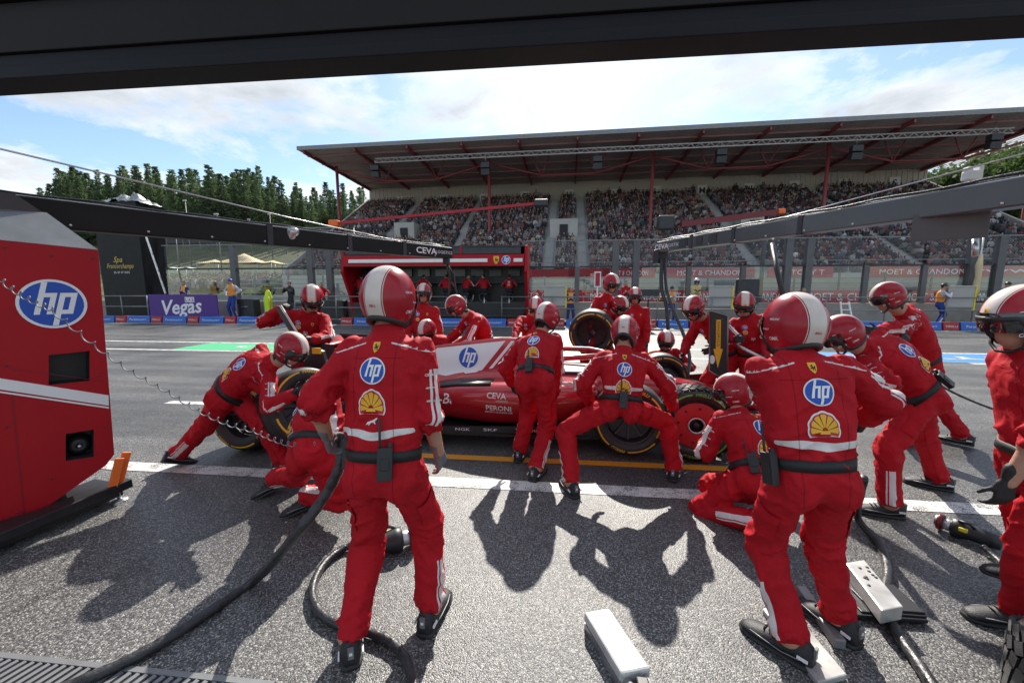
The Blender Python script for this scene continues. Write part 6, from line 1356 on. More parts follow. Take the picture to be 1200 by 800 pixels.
# ------------------------------------------------------------------ the people
def pose(pel, neck, head, h, hs=None, look=0, nod=0, roll=0, hL=None, hR=None, aL=None, aR=None, **kw):
    p, n, hd = D(*pel), D(*neck), D(*head); hf = yawv(look) * math.cos(R(nod)) + V3(0, 0, -math.sin(R(nod)))
    P = dict(pel=p, neck=n, head=hd, pr=yawv(h + 90), sr=yawv((h if hs is None else hs) + 90), hf=hf)
    hu = V3(0, 0, math.cos(R(nod))) + yawv(look) * math.sin(R(nod)); hu = hu + yawv(look + 90) * math.sin(R(roll)); P['hu'] = unit(hu)
    for k, v in (('hL', hL), ('hR', hR)): P[k] = D(*v) if isinstance(v, tuple) else v
    P['aL'], P['aR'] = aL, aR
    P.update(kw); return P
CREW = 'pit crew in red overalls'
def crew():
    # the two onlookers in front
    A = person('person in red overalls standing legs apart, grey glove, hose looping around one boot', CREW,
        pose((452, 546, 1.82), (455, 394, 1.86), (456, 356, 1.88), 2, look=5, nod=2, hL=(384, 512, 1.88), hR=(514, 530, 1.95), aL=ft(412, 765, -28), aR=ft(505, 730, 6), bow=0.02,
             eL=V3(-0.15, -1.0, 0), eR=V3(0.1, -1.0, 0), gL=V3(0, 0.2, -.2)), vox=0.0095, rolled='LR', glove_mat='glove_grey', glove=('grip', 'relaxed'), logos=('oval', 'shell', 'shield', 'cat'), radio=[172, 295], scale=.96, seed=1)
    B = person('person in red overalls standing over silver plates with right elbow bent', CREW,
        pose((948, 556, 1.76), (933, 418, 1.82), (930, 387, 1.86), -4, hs=6, look=-8, nod=4, hL=(925, 480, 2.15), hR=(1012, 492, 2.02), aL=ft(925, 768, -42), aR=ft(982, 742, -22), bow=0.03,
             eR=V3(1.0, -0.35, -0.3), eL=V3(-0.8, 0.1, -0.7)), vox=0.0095, glove=('grip', 'grip'), radio=[190], scale=.95, seed=2)
    C = person('person in red overalls with bare forearm and black glove, facing the car', CREW,
        pose((1222, 538, 1.82), (1208, 412, 1.81), (1200, 379, 1.80), -78, hs=-74, look=-84, nod=8, hL=(1176, 552, 1.66), hR=(1200, 560, 1.95), L_off=V3(-.09, .05, -.53), gL=V3(.1, 0, -.7), aL=ft(1190, 732, -82), aR=ft(1215, 695, -70), bow=0.02,
             eL=V3(.5, -0.6, 0)), vox=0.0095, rolled='LR', glove=('relaxed', 'relaxed'), logos=('oval', 'shell'), scale=.96, seed=3)
    sl = C['J']['L']; su = unit(sl['el'] - sl['sh']); nn = unit(CAM - (sl['sh'] + sl['el']) / 2); uu = unit(np.cross(-su, nn)) * 1.0
    for i, (tx, hh) in enumerate((('CEVA', .016), ('bitdefender', .009), ('UNICREDIT', .009), ('ibl', .014), ('PIRELLI', .011))):
        decal('sleeve_print', C['bvh'], emb_text(tx, 0, 0.02), sl['sh'] + (sl['el'] - sl['sh']) * (0.24 + 0.15 * i), uu, -su, hh, C['root'], C['base'], reach=0.12, grid=7)
    # near side of the car
    Dm = person('person in red overalls lunging over a slick tyre behind the car', CREW,
        pose((268, 460, 3.62), (318, 424, 3.62), (341, 411, 3.55), 62, hs=70, look=95, nod=32, hL=(318, 462, 3.55), hR=(345, 462, 3.30), aL=ft(333, 552, 60), aR=ft(209, 546, 25, 0.03, 25), bow=0.05,
             kL=V3(0.6, -0.5, 0.5), kR=V3(0.5, 0.3, -0.3), eR=V3(0, -0.4, -0.5), sr=V3(.34, -.66, -.95), pr=V3(.4, -.9, -.3)), vox=0.0115, logos=('oval', 'shell'), radio=[180], seed=4, band=False)
    E = person('person in red overalls kneeling low beside the rear wheel, both soles showing', CREW,
        pose((366, 528, 2.75), (385, 462, 3.0), (402, 452, 3.12), 52, hs=58, look=60, nod=25, hL=(425, 470, 3.2), hR=(420, 510, 3.0), bow=0.05,
             aL=ftw(G(322, 560, 0.13), (-0.75, -0.5, -0.30), (-0.35, -0.1, 0.9)), aR=ftw(G(360, 580, 0.12), (-0.8, -0.55, -0.22), (-0.3, -0.2, 0.9)), kL=V3(1, .3, -1), kR=V3(1, 0, -1)), vox=0.0115, seed=5, logos=('oval', 'shell', 'cat'), band=False)
    K = person('person in red overalls stooping at the cockpit side with radio on back of belt', CREW,
        pose((627, 446, 3.65), (632, 396, 3.95), (640, 374, 4.02), 12, hs=20, look=30, nod=28, hL=(600, 450, 4.2), hR=(650, 468, 4.05), aL=ft(609, 538, 8), aR=ft(628, 560, 18), bow=0.05,
             eR=V3(0.8, -0.5, -0.2)), vox=0.0125, radio=[262], seed=6, band=False)
    Lp = person('person in red overalls squatting with legs wide apart, holding a front tyre', CREW,
        pose((727, 474, 3.42), (730, 414, 3.50), (732, 392, 3.56), 2, hs=4, look=15, nod=35, hL=(692, 474, 3.62), hR=(788, 478, 3.55), aL=ft(670, 578, -20), aR=ft(790, 560, 25), bow=0.06,
             kL=V3(-0.75, 0.6, 0.5), kR=V3(0.75, 0.6, 0.5), eL=V3(-0.7, -0.4, -.4), eR=V3(0.7, -0.5, -.2)), vox=0.0115, radio=[268], seed=7, band=True)
    U = person('person in red overalls kneeling at the wet tyre with red wheel disc', CREW,
        pose((885, 556, 2.92), (866, 486, 3.16), (860, 462, 3.22), -18, hs=-22, look=-60, nod=15, hL=(832, 512, 3.35), hR=(880, 520, 3.5), bow=0.05,
             aL=ftw(G(890, 610, 0.12), (0.5, -0.75, -0.35), (0.2, -0.35, 0.9)), aR=ftw(G(905, 585, 0.12), (0.5, -0.75, -0.3), (0.2, -0.35, 0.9)), kL=V3(-0.8, .5, -1), kR=V3(-.2, .8, -1)), vox=0.0115, seed=8, radio=[230], band=False)
    S = person('person in red overalls bending forward at the waist, boot beside thick hose', CREW,
        pose((1078, 462, 3.10), (1012, 406, 3.18), (988, 394, 3.15), -72, hs=-76, look=-80, nod=32, hL=(985, 445, 3.0), hR=(1000, 440, 3.35), aL=ft(1040, 604, -75), aR=ft(1098, 572, -60), bow=0.07,
             kL=V3(-0.9, -0.1, 0.4), kR=V3(-0.6, 0.1, 0.4), sr=V3(.24, .68, .95), pr=V3(.24, .92, .40)), vox=0.011, seed=9, radio=[250], logos=('oval', 'shell'), band=False)
    T = person('person in red overalls striding behind the bending one, pulling a black cable', CREW,
        pose((1080, 425, 4.32), (1060, 366, 4.18), (1041, 350, 4.1), -66, hs=-48, look=-75, nod=22, hL=(1010, 390, 3.75), hR=(1062, 398, 3.85), aL=ft(1060, 520, -70), aR=ft(1127, 522, -40), bow=0.04,
             eL=V3(0.6, -0.8, -0.2), eR=V3(0.9, -0.2, 0.2)), vox=0.0125, seed=10, chest=True, logos=(), radio=[300], band=False)
    # beyond the car
    F = person('person in red overalls raising the lever of the rear jack', CREW,
        pose((361, 402, 4.75), (360, 368, 4.55), (366, 351, 4.48), 165, hs=165, look=150, nod=35, hR=(328, 362, 4.25), hL=(365, 398, 4.2), aL=ft(378, 498, 170), aR=ft(352, 500, 180), bow=0.05, eR=V3(-0.8, 0, -0.5)), vox=0.0145, seed=11, chest=True, logos=(), glove=('grip', 'grip'))
    Gp = person('bearded person in red overalls standing upright behind the engine cover', CREW,
        pose((497, 408, 6.3), (497, 358, 6.25), (497, 345, 6.2), 175, look=178, nod=4, hR=(478, 400, 6.1), hL=(516, 404, 6.1), aL=ft(502, 462, 175), aR=ft(490, 462, 180)), vox=0.016, seed=12, chest=True, logos=(), belt=False)
    H = person('person in red overalls reaching across the engine cover with black gloves', CREW,
        pose((567, 402, 5.75), (552, 370, 5.6), (535, 360, 5.5), -110, hs=-115, look=-110, nod=32, hL=(528, 408, 5.35), hR=(520, 404, 5.6), aL=ft(565, 465, -110), aR=ft(572, 460, -100), bow=0.05), vox=0.0155, seed=13, chest=True, logos=())
    I1 = person('person in red overalls crouched low behind the rear wheel', CREW,
        pose((520, 418, 5.9), (508, 398, 5.65), (501, 388, 5.6), 200, look=200, nod=35, hL=(505, 425, 5.4), hR=(490, 425, 5.4), aL=ft(522, 464, 200), aR=ft(505, 464, 200), bow=0.06), vox=0.0175, seed=14, logos=(), belt=False)
    J = person('person in red overalls leaning in with a dark wheel gun behind the car', CREW,
        pose((624, 402, 6.7), (622, 372, 6.45), (628, 360, 6.35), 190, look=185, nod=30, hR=(603, 398, 6.0), hL=(612, 402, 6.0), aL=ft(630, 455, 185), aR=ft(618, 455, 190), bow=0.05), vox=0.0165, seed=15, logos=(), chest=True, belt=False)
    M = person('tall person in red overalls standing behind the carried tyre', CREW,
        pose((704, 398, 6.7), (711, 347, 6.6), (716, 333, 6.5), 150, look=140, nod=22, hR=(692, 385, 6.3), hL=(728, 390, 6.3), aL=ft(712, 456, 160), aR=ft(698, 456, 160), bow=0.03), vox=0.016, seed=16, logos=(), chest=True, belt=False)
    Np = person('person in red overalls bent over, carrying a slick tyre with yellow markings', CREW,
        pose((690, 384, 6.85), (716, 368, 6.55), (726, 359, 6.45), 118, hs=122, look=135, nod=28, hL=(714, 396, 6.25), hR=(690, 410, 6.35), aL=ft(700, 455, 130), aR=ft(682, 453, 120), bow=0.05), vox=0.0155, seed=17, logos=(), belt=False, band=False)
    O = person('person in red overalls facing the car, mouth visible under helmet, standing behind it', CREW,
        pose((746, 402, 7.2), (745, 360, 7.1), (744, 348, 7.05), 188, look=186, nod=5, hR=(734, 396, 6.8), hL=(758, 402, 6.9), aL=ft(752, 450, 185), aR=ft(740, 450, 190)), vox=0.017, seed=18, logos=(), chest=True, belt=False)
    Pp = person('person in red overalls kneeling on the far side of the front wheel, helmet low', CREW,
        pose((779, 438, 6.4), (779, 412, 6.15), (780, 400, 6.05), 182, look=182, nod=22, hR=(764, 432, 5.9), hL=(797, 430, 5.9), aL=ft(788, 462, 180), aR=ft(772, 462, 180), bow=0.05, kL=V3(.5, -.8, .3), kR=V3(-.5, -.8, .3)), vox=0.0165, seed=19, logos=(), belt=False)
    Q = person('person in red overalls bending beside the black jack board with one black glove lowered', CREW,
        pose((852, 415, 5.35), (828, 374, 5.15), (813, 362, 5.05), -128, hs=-125, look=-125, nod=30, hL=(838, 408, 4.85), hR=(800, 415, 5.3), aL=ft(850, 482, -130), aR=ft(832, 482, -130), bow=0.05), vox=0.0145, seed=20, logos=(), chest=True, band=False)
    Rp = person('person in red overalls gripping the silver pole of the front jack', CREW,
        pose((884, 418, 5.1), (878, 371, 5.0), (872, 358, 4.95), -165, look=-160, nod=25, hR=(860, 398, 4.75), hL=(896, 418, 4.7), aL=ft(892, 484, -165), aR=ft(870, 486, -170), bow=0.04), vox=0.0145, seed=21, logos=(), chest=True)
    return dict(A=A, B=B, C=C, D=Dm, E=E, K=K, L=Lp, U=U, S=S, T=T, F=F)
CR = crew()
# ------------------------------------------------------------------ smooth path helper
def smooth_path(P, n=8):
    P = [np.asarray(p, float) for p in P]; out = []
    for i in range(len(P) - 1):
        p0 = P[max(0, i - 1)]; p1, p2 = P[i], P[i + 1]; p3 = P[min(len(P) - 1, i + 2)]
        for s in np.linspace(0, 1, n, endpoint=False): out.append(.5 * ((2 * p1) + (-p0 + p2) * s + (2 * p0 - 5 * p1 + 4 * p2 - p3) * s * s + (-p0 + 3 * p1 - 3 * p2 + p3) * s ** 3))
    return out + [P[-1]]
# ------------------------------------------------------------------ hoses, wheel guns, plates, drain on the near ground
def near_props():
    hz = .03
    def hose(label, pts, r):
        p = smooth_path(pts, 10); k = np.arange(len(p)); rr = [r * (1 + .06 * math.sin(i * 1.7) + .04 * math.sin(i * .53)) for i in k]
        o = MB().tube(p, rr, 12).build('air_hose', MAT['hose']); tag(o, label, 'hose'); return o
    h = CR['A']['J']['L']['hd']
    hose('thick black air hose running from the grey glove down to the drain', [h + V3(.02, .10, -.02), D(398, 545, 1.95), D(380, 582, 1.95), D(345, 628, 1.92), G(300, 678, .05), G(245, 716, hz), G(190, 752, hz), G(130, 783, hz), G(60, 812, hz), G(-40, 850, hz)], .025)
    hose('taped black air hose curling round the boot from the dropped wheel gun', [G(440, 640, .05), G(408, 640, hz), G(380, 660, hz), G(366, 690, hz), G(374, 716, hz), G(402, 733, hz), G(440, 743, hz), G(466, 758, hz), G(482, 790, hz), G(490, 840, hz)], .022)
    hose('thick black air hose snaking past the silver plates', [D(1012, 560, 2.6), G(1005, 606, hz), G(1030, 636, hz), G(1040, 668, hz), G(1036, 706, hz), G(1052, 742, hz), G(1078, 780, hz), G(1110, 830, hz)], .025)
    hose('thin black cable hanging behind the striding mechanic', [D(1085, 440, 4.3), D(1110, 456, 4.25), D(1140, 470, 4.2), D(1172, 482, 4.15), D(1225, 500, 4.0)], .011)
    def gun(label, c, rz, tilt=0):
        t = empty('wheel_gun', c, rz); tag(t, label, 'wheel gun')
        Mx = Matrix.Rotation(R(tilt), 4, 'Y')
        m = MB(); m.lathe([(-.16, .001), (-.16, .055), (-.10, .062), (.0, .062), (.06, .075), (.10, .075), (.11, .05)], 24, M=Matrix.Translation((0, 0, .075))); m.build('gun_body', MAT['black_plastic'], t)
        m = MB(); m.lathe([(.11, .048), (.20, .048), (.20, .034), (.14, .034)], 20, M=Matrix.Translation((0, 0, .075))); m.build('socket', MAT['steel'], t); m = MB(); m.lathe([(.155, .066), (.175, .068), (.185, .066), (.185, .05), (.155, .05)], 24, M=Matrix.Translation((0, 0, .075)), closed=True); m.build('socket_ring', MAT['dark_red'], t)
        m = MB(); m.tube([(0, -.06, .075), (.06, -.08, .06), (.16, -.09, .035)], [.026, .024, .022], 10); m.build('grip', MAT['glove'], t); m = MB(); m.tube([(-.03, -.02, .13), (-.05, .0, .16), (-.03, .06, .15), (0, .07, .13)], .012, 8); m.build('top_handle', MAT['black_plastic'], t); MB().box((-.06, .03, .10), (.03, .05, .03)).build('trigger_switch', MAT['yellow'], t, bevel=.005)
        return t
    g = G(452, 648); gun('dropped black wheel gun with coppery socket between the legs of the standing mechanic', (g[0], g[1], 0), R(-60))
    g = G(1136, 634); gun('black wheel gun lying on the ground by the bare-armed mechanic', (g[0], g[1], 0), R(35)).scale = (.85, .85, .85)
    hose('black hose of the wheel gun lying by the bare-armed mechanic', [G(1152, 640, .05), G(1165, 652, hz), G(1185, 668, hz), G(1225, 690, hz)], .018)
    # silver plates (jack pads) and the long silver box
    def slab(name, label, c0, c1, c2, h, mt, holes=6, lift=0.0):
        c0, c1, c2 = [np.array([*G(*c)[:2], 0]) for c in (c0, c1, c2)]; u = c1 - c0; v = c2 - c0; o = (c1 + c2) / 2; t = empty(name, (o[0], o[1], 0)); tag(t, label, 'plate')
        q = [c0, c1, c1 + v, c2]; m = MB(); m.add([p + V3(0, 0, lift) - o * V3(1, 1, 0) for p in q] + [p + V3(0, 0, lift + h) - o * V3(1, 1, 0) for p in q], [(3, 2, 1, 0), (4, 5, 6, 7), (0, 1, 5, 4), (1, 2, 6, 5), (2, 3, 7, 6), (3, 0, 4, 7)]); m.build('top_plate', MAT[mt], t, bevel=.006)
        for i in range(holes):
            p = c0 + u * random.uniform(.12, .88) + v * random.uniform(.1, .9); b = MB(); b.lathe([(0, .009), (.003, .008), (.003, .001)], 10, M=Matrix.Translation((*(p - o)[:2], lift + h)) @ Matrix.Rotation(R(90), 4, 'X')); b.build('bolt', MAT['dark_metal'], t)
        return t, q, o
    t, q, o = slab('jack_pad', 'long thin silver floor plate under the standing mechanic', (893, 718), (922, 712), (958, 806), .03, 'alu_white', 8)
    t, q, o = slab('jack_stand', 'pale grey metal box with screws on a black base beside the boots', (988, 682), (1010, 678), (1030, 742), .075, 'alu_white', 9, .05)
    for k in range(3):
        f = MB(); f.box((.03 * k, .0, .025 + .0 * k), (.36 - .05 * k, .26 - .03 * k, .02 + .018 * k)); f.build('base_layer', MAT['black_plastic'], t, bevel=.004)
    a, b = G(938, 690, .03) - V3(o[0], o[1], 0), G(985, 755, .03) - V3(o[0], o[1], 0); MB().beam(a, b, .05, .05).build('side_arm', MAT['grey_metal'], t, bevel=.006)
    # long silver box with chrome tubes
    c0, c1, c2 = G(684, 716, .09), G(714, 711, .09), G(728, 789, .09); t = empty('silver_box', (*((c0 + c2) / 2)[:2], 0)); tag(t, 'long pale metal box with twin chrome tubes lying on the asphalt', 'box'); o = np.array(t.location); u = c1 - c0; v = c2 - c0
    q = [c0, c1, c1 + v, c2]; m = MB(); m.add([p * V3(1, 1, 0) + V3(0, 0, .035) - o for p in q] + [p - o for p in q], [(3, 2, 1, 0), (4, 5, 6, 7), (0, 1, 5, 4), (1, 2, 6, 5), (2, 3, 7, 6), (3, 0, 4, 7)]); m.build('lid', MAT['alu_white'], t, bevel=.012)
    m = MB(); m.add([(p * .94 + (c0 + c2) / 2 * .06) * V3(1, 1, 0) - o for p in q] + [(p * .94 + (c0 + c2) / 2 * .06) * V3(1, 1, 0) + V3(0, 0, .035) - o for p in q], [(3, 2, 1, 0), (4, 5, 6, 7), (0, 1, 5, 4), (1, 2, 6, 5), (2, 3, 7, 6), (3, 0, 4, 7)]); m.build('tray', MAT['steel'], t)
    for k in (.2, .8): p = c2 + u * k - V3(0, 0, .04); MB().tube([p - v * .02 - o, p + unit(v) * .5 - o], .018, 12).build('chrome_tube', MAT['steel'], t)
    p = c2 + u * .5 + unit(v) * .05 - V3(0, 0, .03) - o; MB().box(p, (.05, .06, .05)).build('latch', MAT['black_plastic'], t, bevel=.006)
    # slotted drain at the garage threshold: each grating piece
    a, b = G(-60, 768), G(330, 806); e = V3(1, 0, 0); y0 = G(100, 781)[1]; x1 = G(330, 790)[0]; d = empty('drain_channel', (x1, y0 - .12, 0)); tag(d, 'slotted steel drain channel in front of the garage', 'drain')
    MB().box((-1.6, 0, .001), (3.2, .26, .006)).build('channel', MAT['lane_dark'], d)
    for s in (-1, 1): MB().box((-1.6, s * .125, .006), (3.2, .025, .012)).build('edge_bar', MAT['grey_metal'], d)
    n = 0
    for k in range(78): MB().box((-.04 - k * .041, 0, .0065), (.021, .225, .010), rz=-.25).build('grating_bar', MAT['grey_metal'], d)
near_props()
# ------------------------------------------------------------------ jacks
def jacks():
    o = G(852, 470); t = empty('front_jack', (o[0], 5.0, 0)); tag(t, 'upright black jack board with yellow arrow strip and silver pole', 'jack'); b = V3(o[0], 5.0, 0)
    c = [WY(832, 364, 5.0), WY(853, 370, 4.95), WY(852, 446, 4.95), WY(831, 434, 5.0)]; nrm = unit(np.cross(c[1] - c[0], c[3] - c[0])); nrm = nrm if nrm[1] < 0 else -nrm
    m = MB(); m.add([p - b for p in c] + [p - nrm * .03 - b for p in c], [(0, 1, 2, 3), (7, 6, 5, 4), (0, 4, 5, 1), (1, 5, 6, 2), (2, 6, 7, 3), (3, 7, 4, 0)]); m.build('jack_board', MAT['black_plastic'], t, bevel=.008)
    MB().tube([p + nrm * .005 - b for p in c], .010, 6, closed=True).build('board_frame', MAT['grey_metal'], t)
    cc = sum(c) / 4; v = unit(c[0] - c[3]); u = unit(np.cross(v, nrm))
    def flat(nm, pts, mt, l): m = MB(); m.add([cc + u * x + v * y + nrm * l - b for x, y in pts], [tuple(range(len(pts)))]); m.build(nm, MAT[mt], t, fix=False)
    flat('yellow_strip', [(-.028, .30), (.022, .30), (.022, -.05), (-.028, -.05)][::-1], 'logo_yellow', .004); flat('yellow_arrow', [(-.055, -.05), (.048, -.05), (-.003, -.28)][::-1], 'logo_yellow', .004); flat('white_spot', [(.05 * math.cos(a) * .6 - .065, .09 * math.sin(a) * .6 - .18) for a in np.linspace(0, 6.28, 14)[::-1]], 'logo_white', .005)
    flat_text('strip_lettering', 'DANGEROUS', MAT['logo_black'], cc - u * .003 + v * .13 - b, -v, u, .028, t, width=.30, lift=.007)
    MB().tube([D(853, 399, 4.9) - b, D(895, 421, 4.6) - b], .022, 12).build('jack_pole', MAT['steel'], t); MB().tube([D(862, 440, 4.95) - b, V3(o[0] + .12, 5.0, .06) - b], .03, 10).build('jack_leg', MAT['red_paint'], t); MB().box(V3(.1, 0, .07), (.5, .3, .08)).build('jack_base', MAT['black_plastic'], t, bevel=.01)
    o = D(352, 430, 4.5); t = empty('rear_jack', (o[0], o[1], 0)); tag(t, 'black rear jack with long pale lever held by the mechanic', 'jack'); b = V3(o[0], o[1], 0)
    MB().beam(D(327, 360, 4.15) - b, D(350, 398, 4.1) - b, .035, .06).build('lever', MAT['dark_metal'], t); MB().beam(D(329, 358, 4.12) - b, D(352, 396, 4.07) - b, .01, .02).build('lever_edge', MAT['alu_white'], t)
    pl = [D(358, 402, 4.2), D(378, 412, 4.2), D(386, 440, 4.2), D(376, 466, 4.2), D(362, 458, 4.2), D(358, 446, 4.2), D(354, 432, 4.2), D(357, 420, 4.2)]; m = MB(); k = len(pl); m.add([p - b for p in pl] + [p + V3(0, .05, 0) - b for p in pl], [tuple(range(k)), tuple(range(k, 2 * k))[::-1]] + [(i, (i + 1) % k, k + (i + 1) % k, k + i) for i in range(k)]); m.build('side_plate', MAT['carbon'], t)
    m = MB(); m.box(D(371, 411, 4.16) - b, (.09, .02, .06)); m.build('yellow_label', MAT['logo_yellow'], t); MB().tube([D(372, 460, 4.25) - b, V3(.1, .2, .05)], .03, 8).build('frame_leg', MAT['dark_metal'], t); MB().box((.1, .2, .05), (.4, .5, .06)).build('frame_base', MAT['dark_metal'], t, bevel=.01)
jacks()
# ------------------------------------------------------------------ people along the pit wall and spectators at the left
def stander(label, px, Y, zg, h, outfit, arms='down', group=None, scale=1.0, look=None, **kw):
    x = WY(px, 345, Y)[0]; k = scale; f, r = yawv(h), yawv(h + 90); pel = V3(x, Y, zg + .93 * k); nk = pel + V3(0, 0, .58 * k) + f * .02; hd = nk + V3(0, 0, .155 * k) + f * .03
    H = {'down': (.26, .05, -.02), 'hips': (.24, .08, .16), 'fold': (-.02, .24, .34), 'camera': (.08, .28, .50), 'rail': (.25, .35, .2)}[arms]
    P = dict(pel=pel, neck=nk, head=hd, pr=r, hf=yawv(h if look is None else look), hu=V3(0, 0, 1), hL=pel + (-r * H[0] + f * H[1] + V3(0, 0, H[2])) * k, hR=pel + (r * H[0] + f * H[1] + V3(0, 0, H[2])) * k, ground=zg,
             aL=ftw(V3(x, Y, zg + .095) - r * .14, f - r * .25, (0, 0, 1)), aR=ftw(V3(x, Y, zg + .095) + r * .14, f + r * .25, (0, 0, 1)))
    if arms in ('hips', 'rail'): P['eL'] = -r - f * .5; P['eR'] = r - f * .5
    kw.setdefault('logos', ()); kw.setdefault('belt', False); kw.setdefault('band', False)
    return person(label, group or 'officials along the pit wall', P, outfit=outfit, vox=.026, scale=k, seed=px % 37, **kw)
def officials():
    stander('marshal in dark blue and orange tabard leaning behind the purple board', 217, 19.3, .22, 180, 'suit_marshal_blue', 'fold', glove_mat=None, scale=1.05)
    stander('marshal in blue cap and orange tabard standing with hands on hips', 272, 18.95, .22, 182, 'suit_marshal', 'hips', glove_mat=None, cap='logo_blue', scale=1.1)
    stander('photographer in dark jacket holding a camera by the handrail', 341, 19.3, .22, 200, 'suit_dark', 'camera', glove_mat=None, cap='concrete', scale=1.05)
    stander('team member in red jacket leaning forward left of the command stand', 377, 19.5, .22, 150, 'suit_team', 'rail', glove_mat=None, scale=1.0)
    stander('marshal with red cap and pale tabard standing beside the white notice board', 669, 19.3, .05, 180, 'suit_marshal_blue', 'fold', glove_mat=None, cap='banner_red', scale=.95)
    stander('team member in red jacket standing behind the glass near the tall posts', 733, 19.5, .25, 170, 'suit_team', 'fold', glove_mat=None, scale=1.02)
    stander('marshal in black cap and orange tabard standing behind the hanging hoses', 787, 19.2, .05, 185, 'suit_marshal', 'fold', glove_mat=None, cap='black_plastic', scale=.98)
    stander('fire marshal in tan suit and white helmet with folded arms', 815, 19.3, .25, 180, 'suit_fire', 'fold', glove_mat='glove', helmet='white', scale=1.05)
    stander('marshal in white and blue overalls turned sideways with a camera', 1103, 19.0, .12, 115, 'suit_marshal', 'camera', glove_mat=None, cap='black_plastic', scale=1.0)
    stander('person in dark navy jacket and cap with arms spread on the rail', 1178, 18.95, .15, 180, 'suit_navy', 'rail', glove_mat=None, cap='black_plastic', scale=1.02)
    stander('red-helmeted team member mostly hidden behind the handrail', 941, 19.3, .05, 180, 'suit_red', 'down', scale=.95)
for a in (1,):
    _old = person
    def person(label, group, P, **kw):
        kw.setdefault('helmet', kw.get('helmet', False)); return _old(label, group, P, **kw)
    officials()
    person = _old
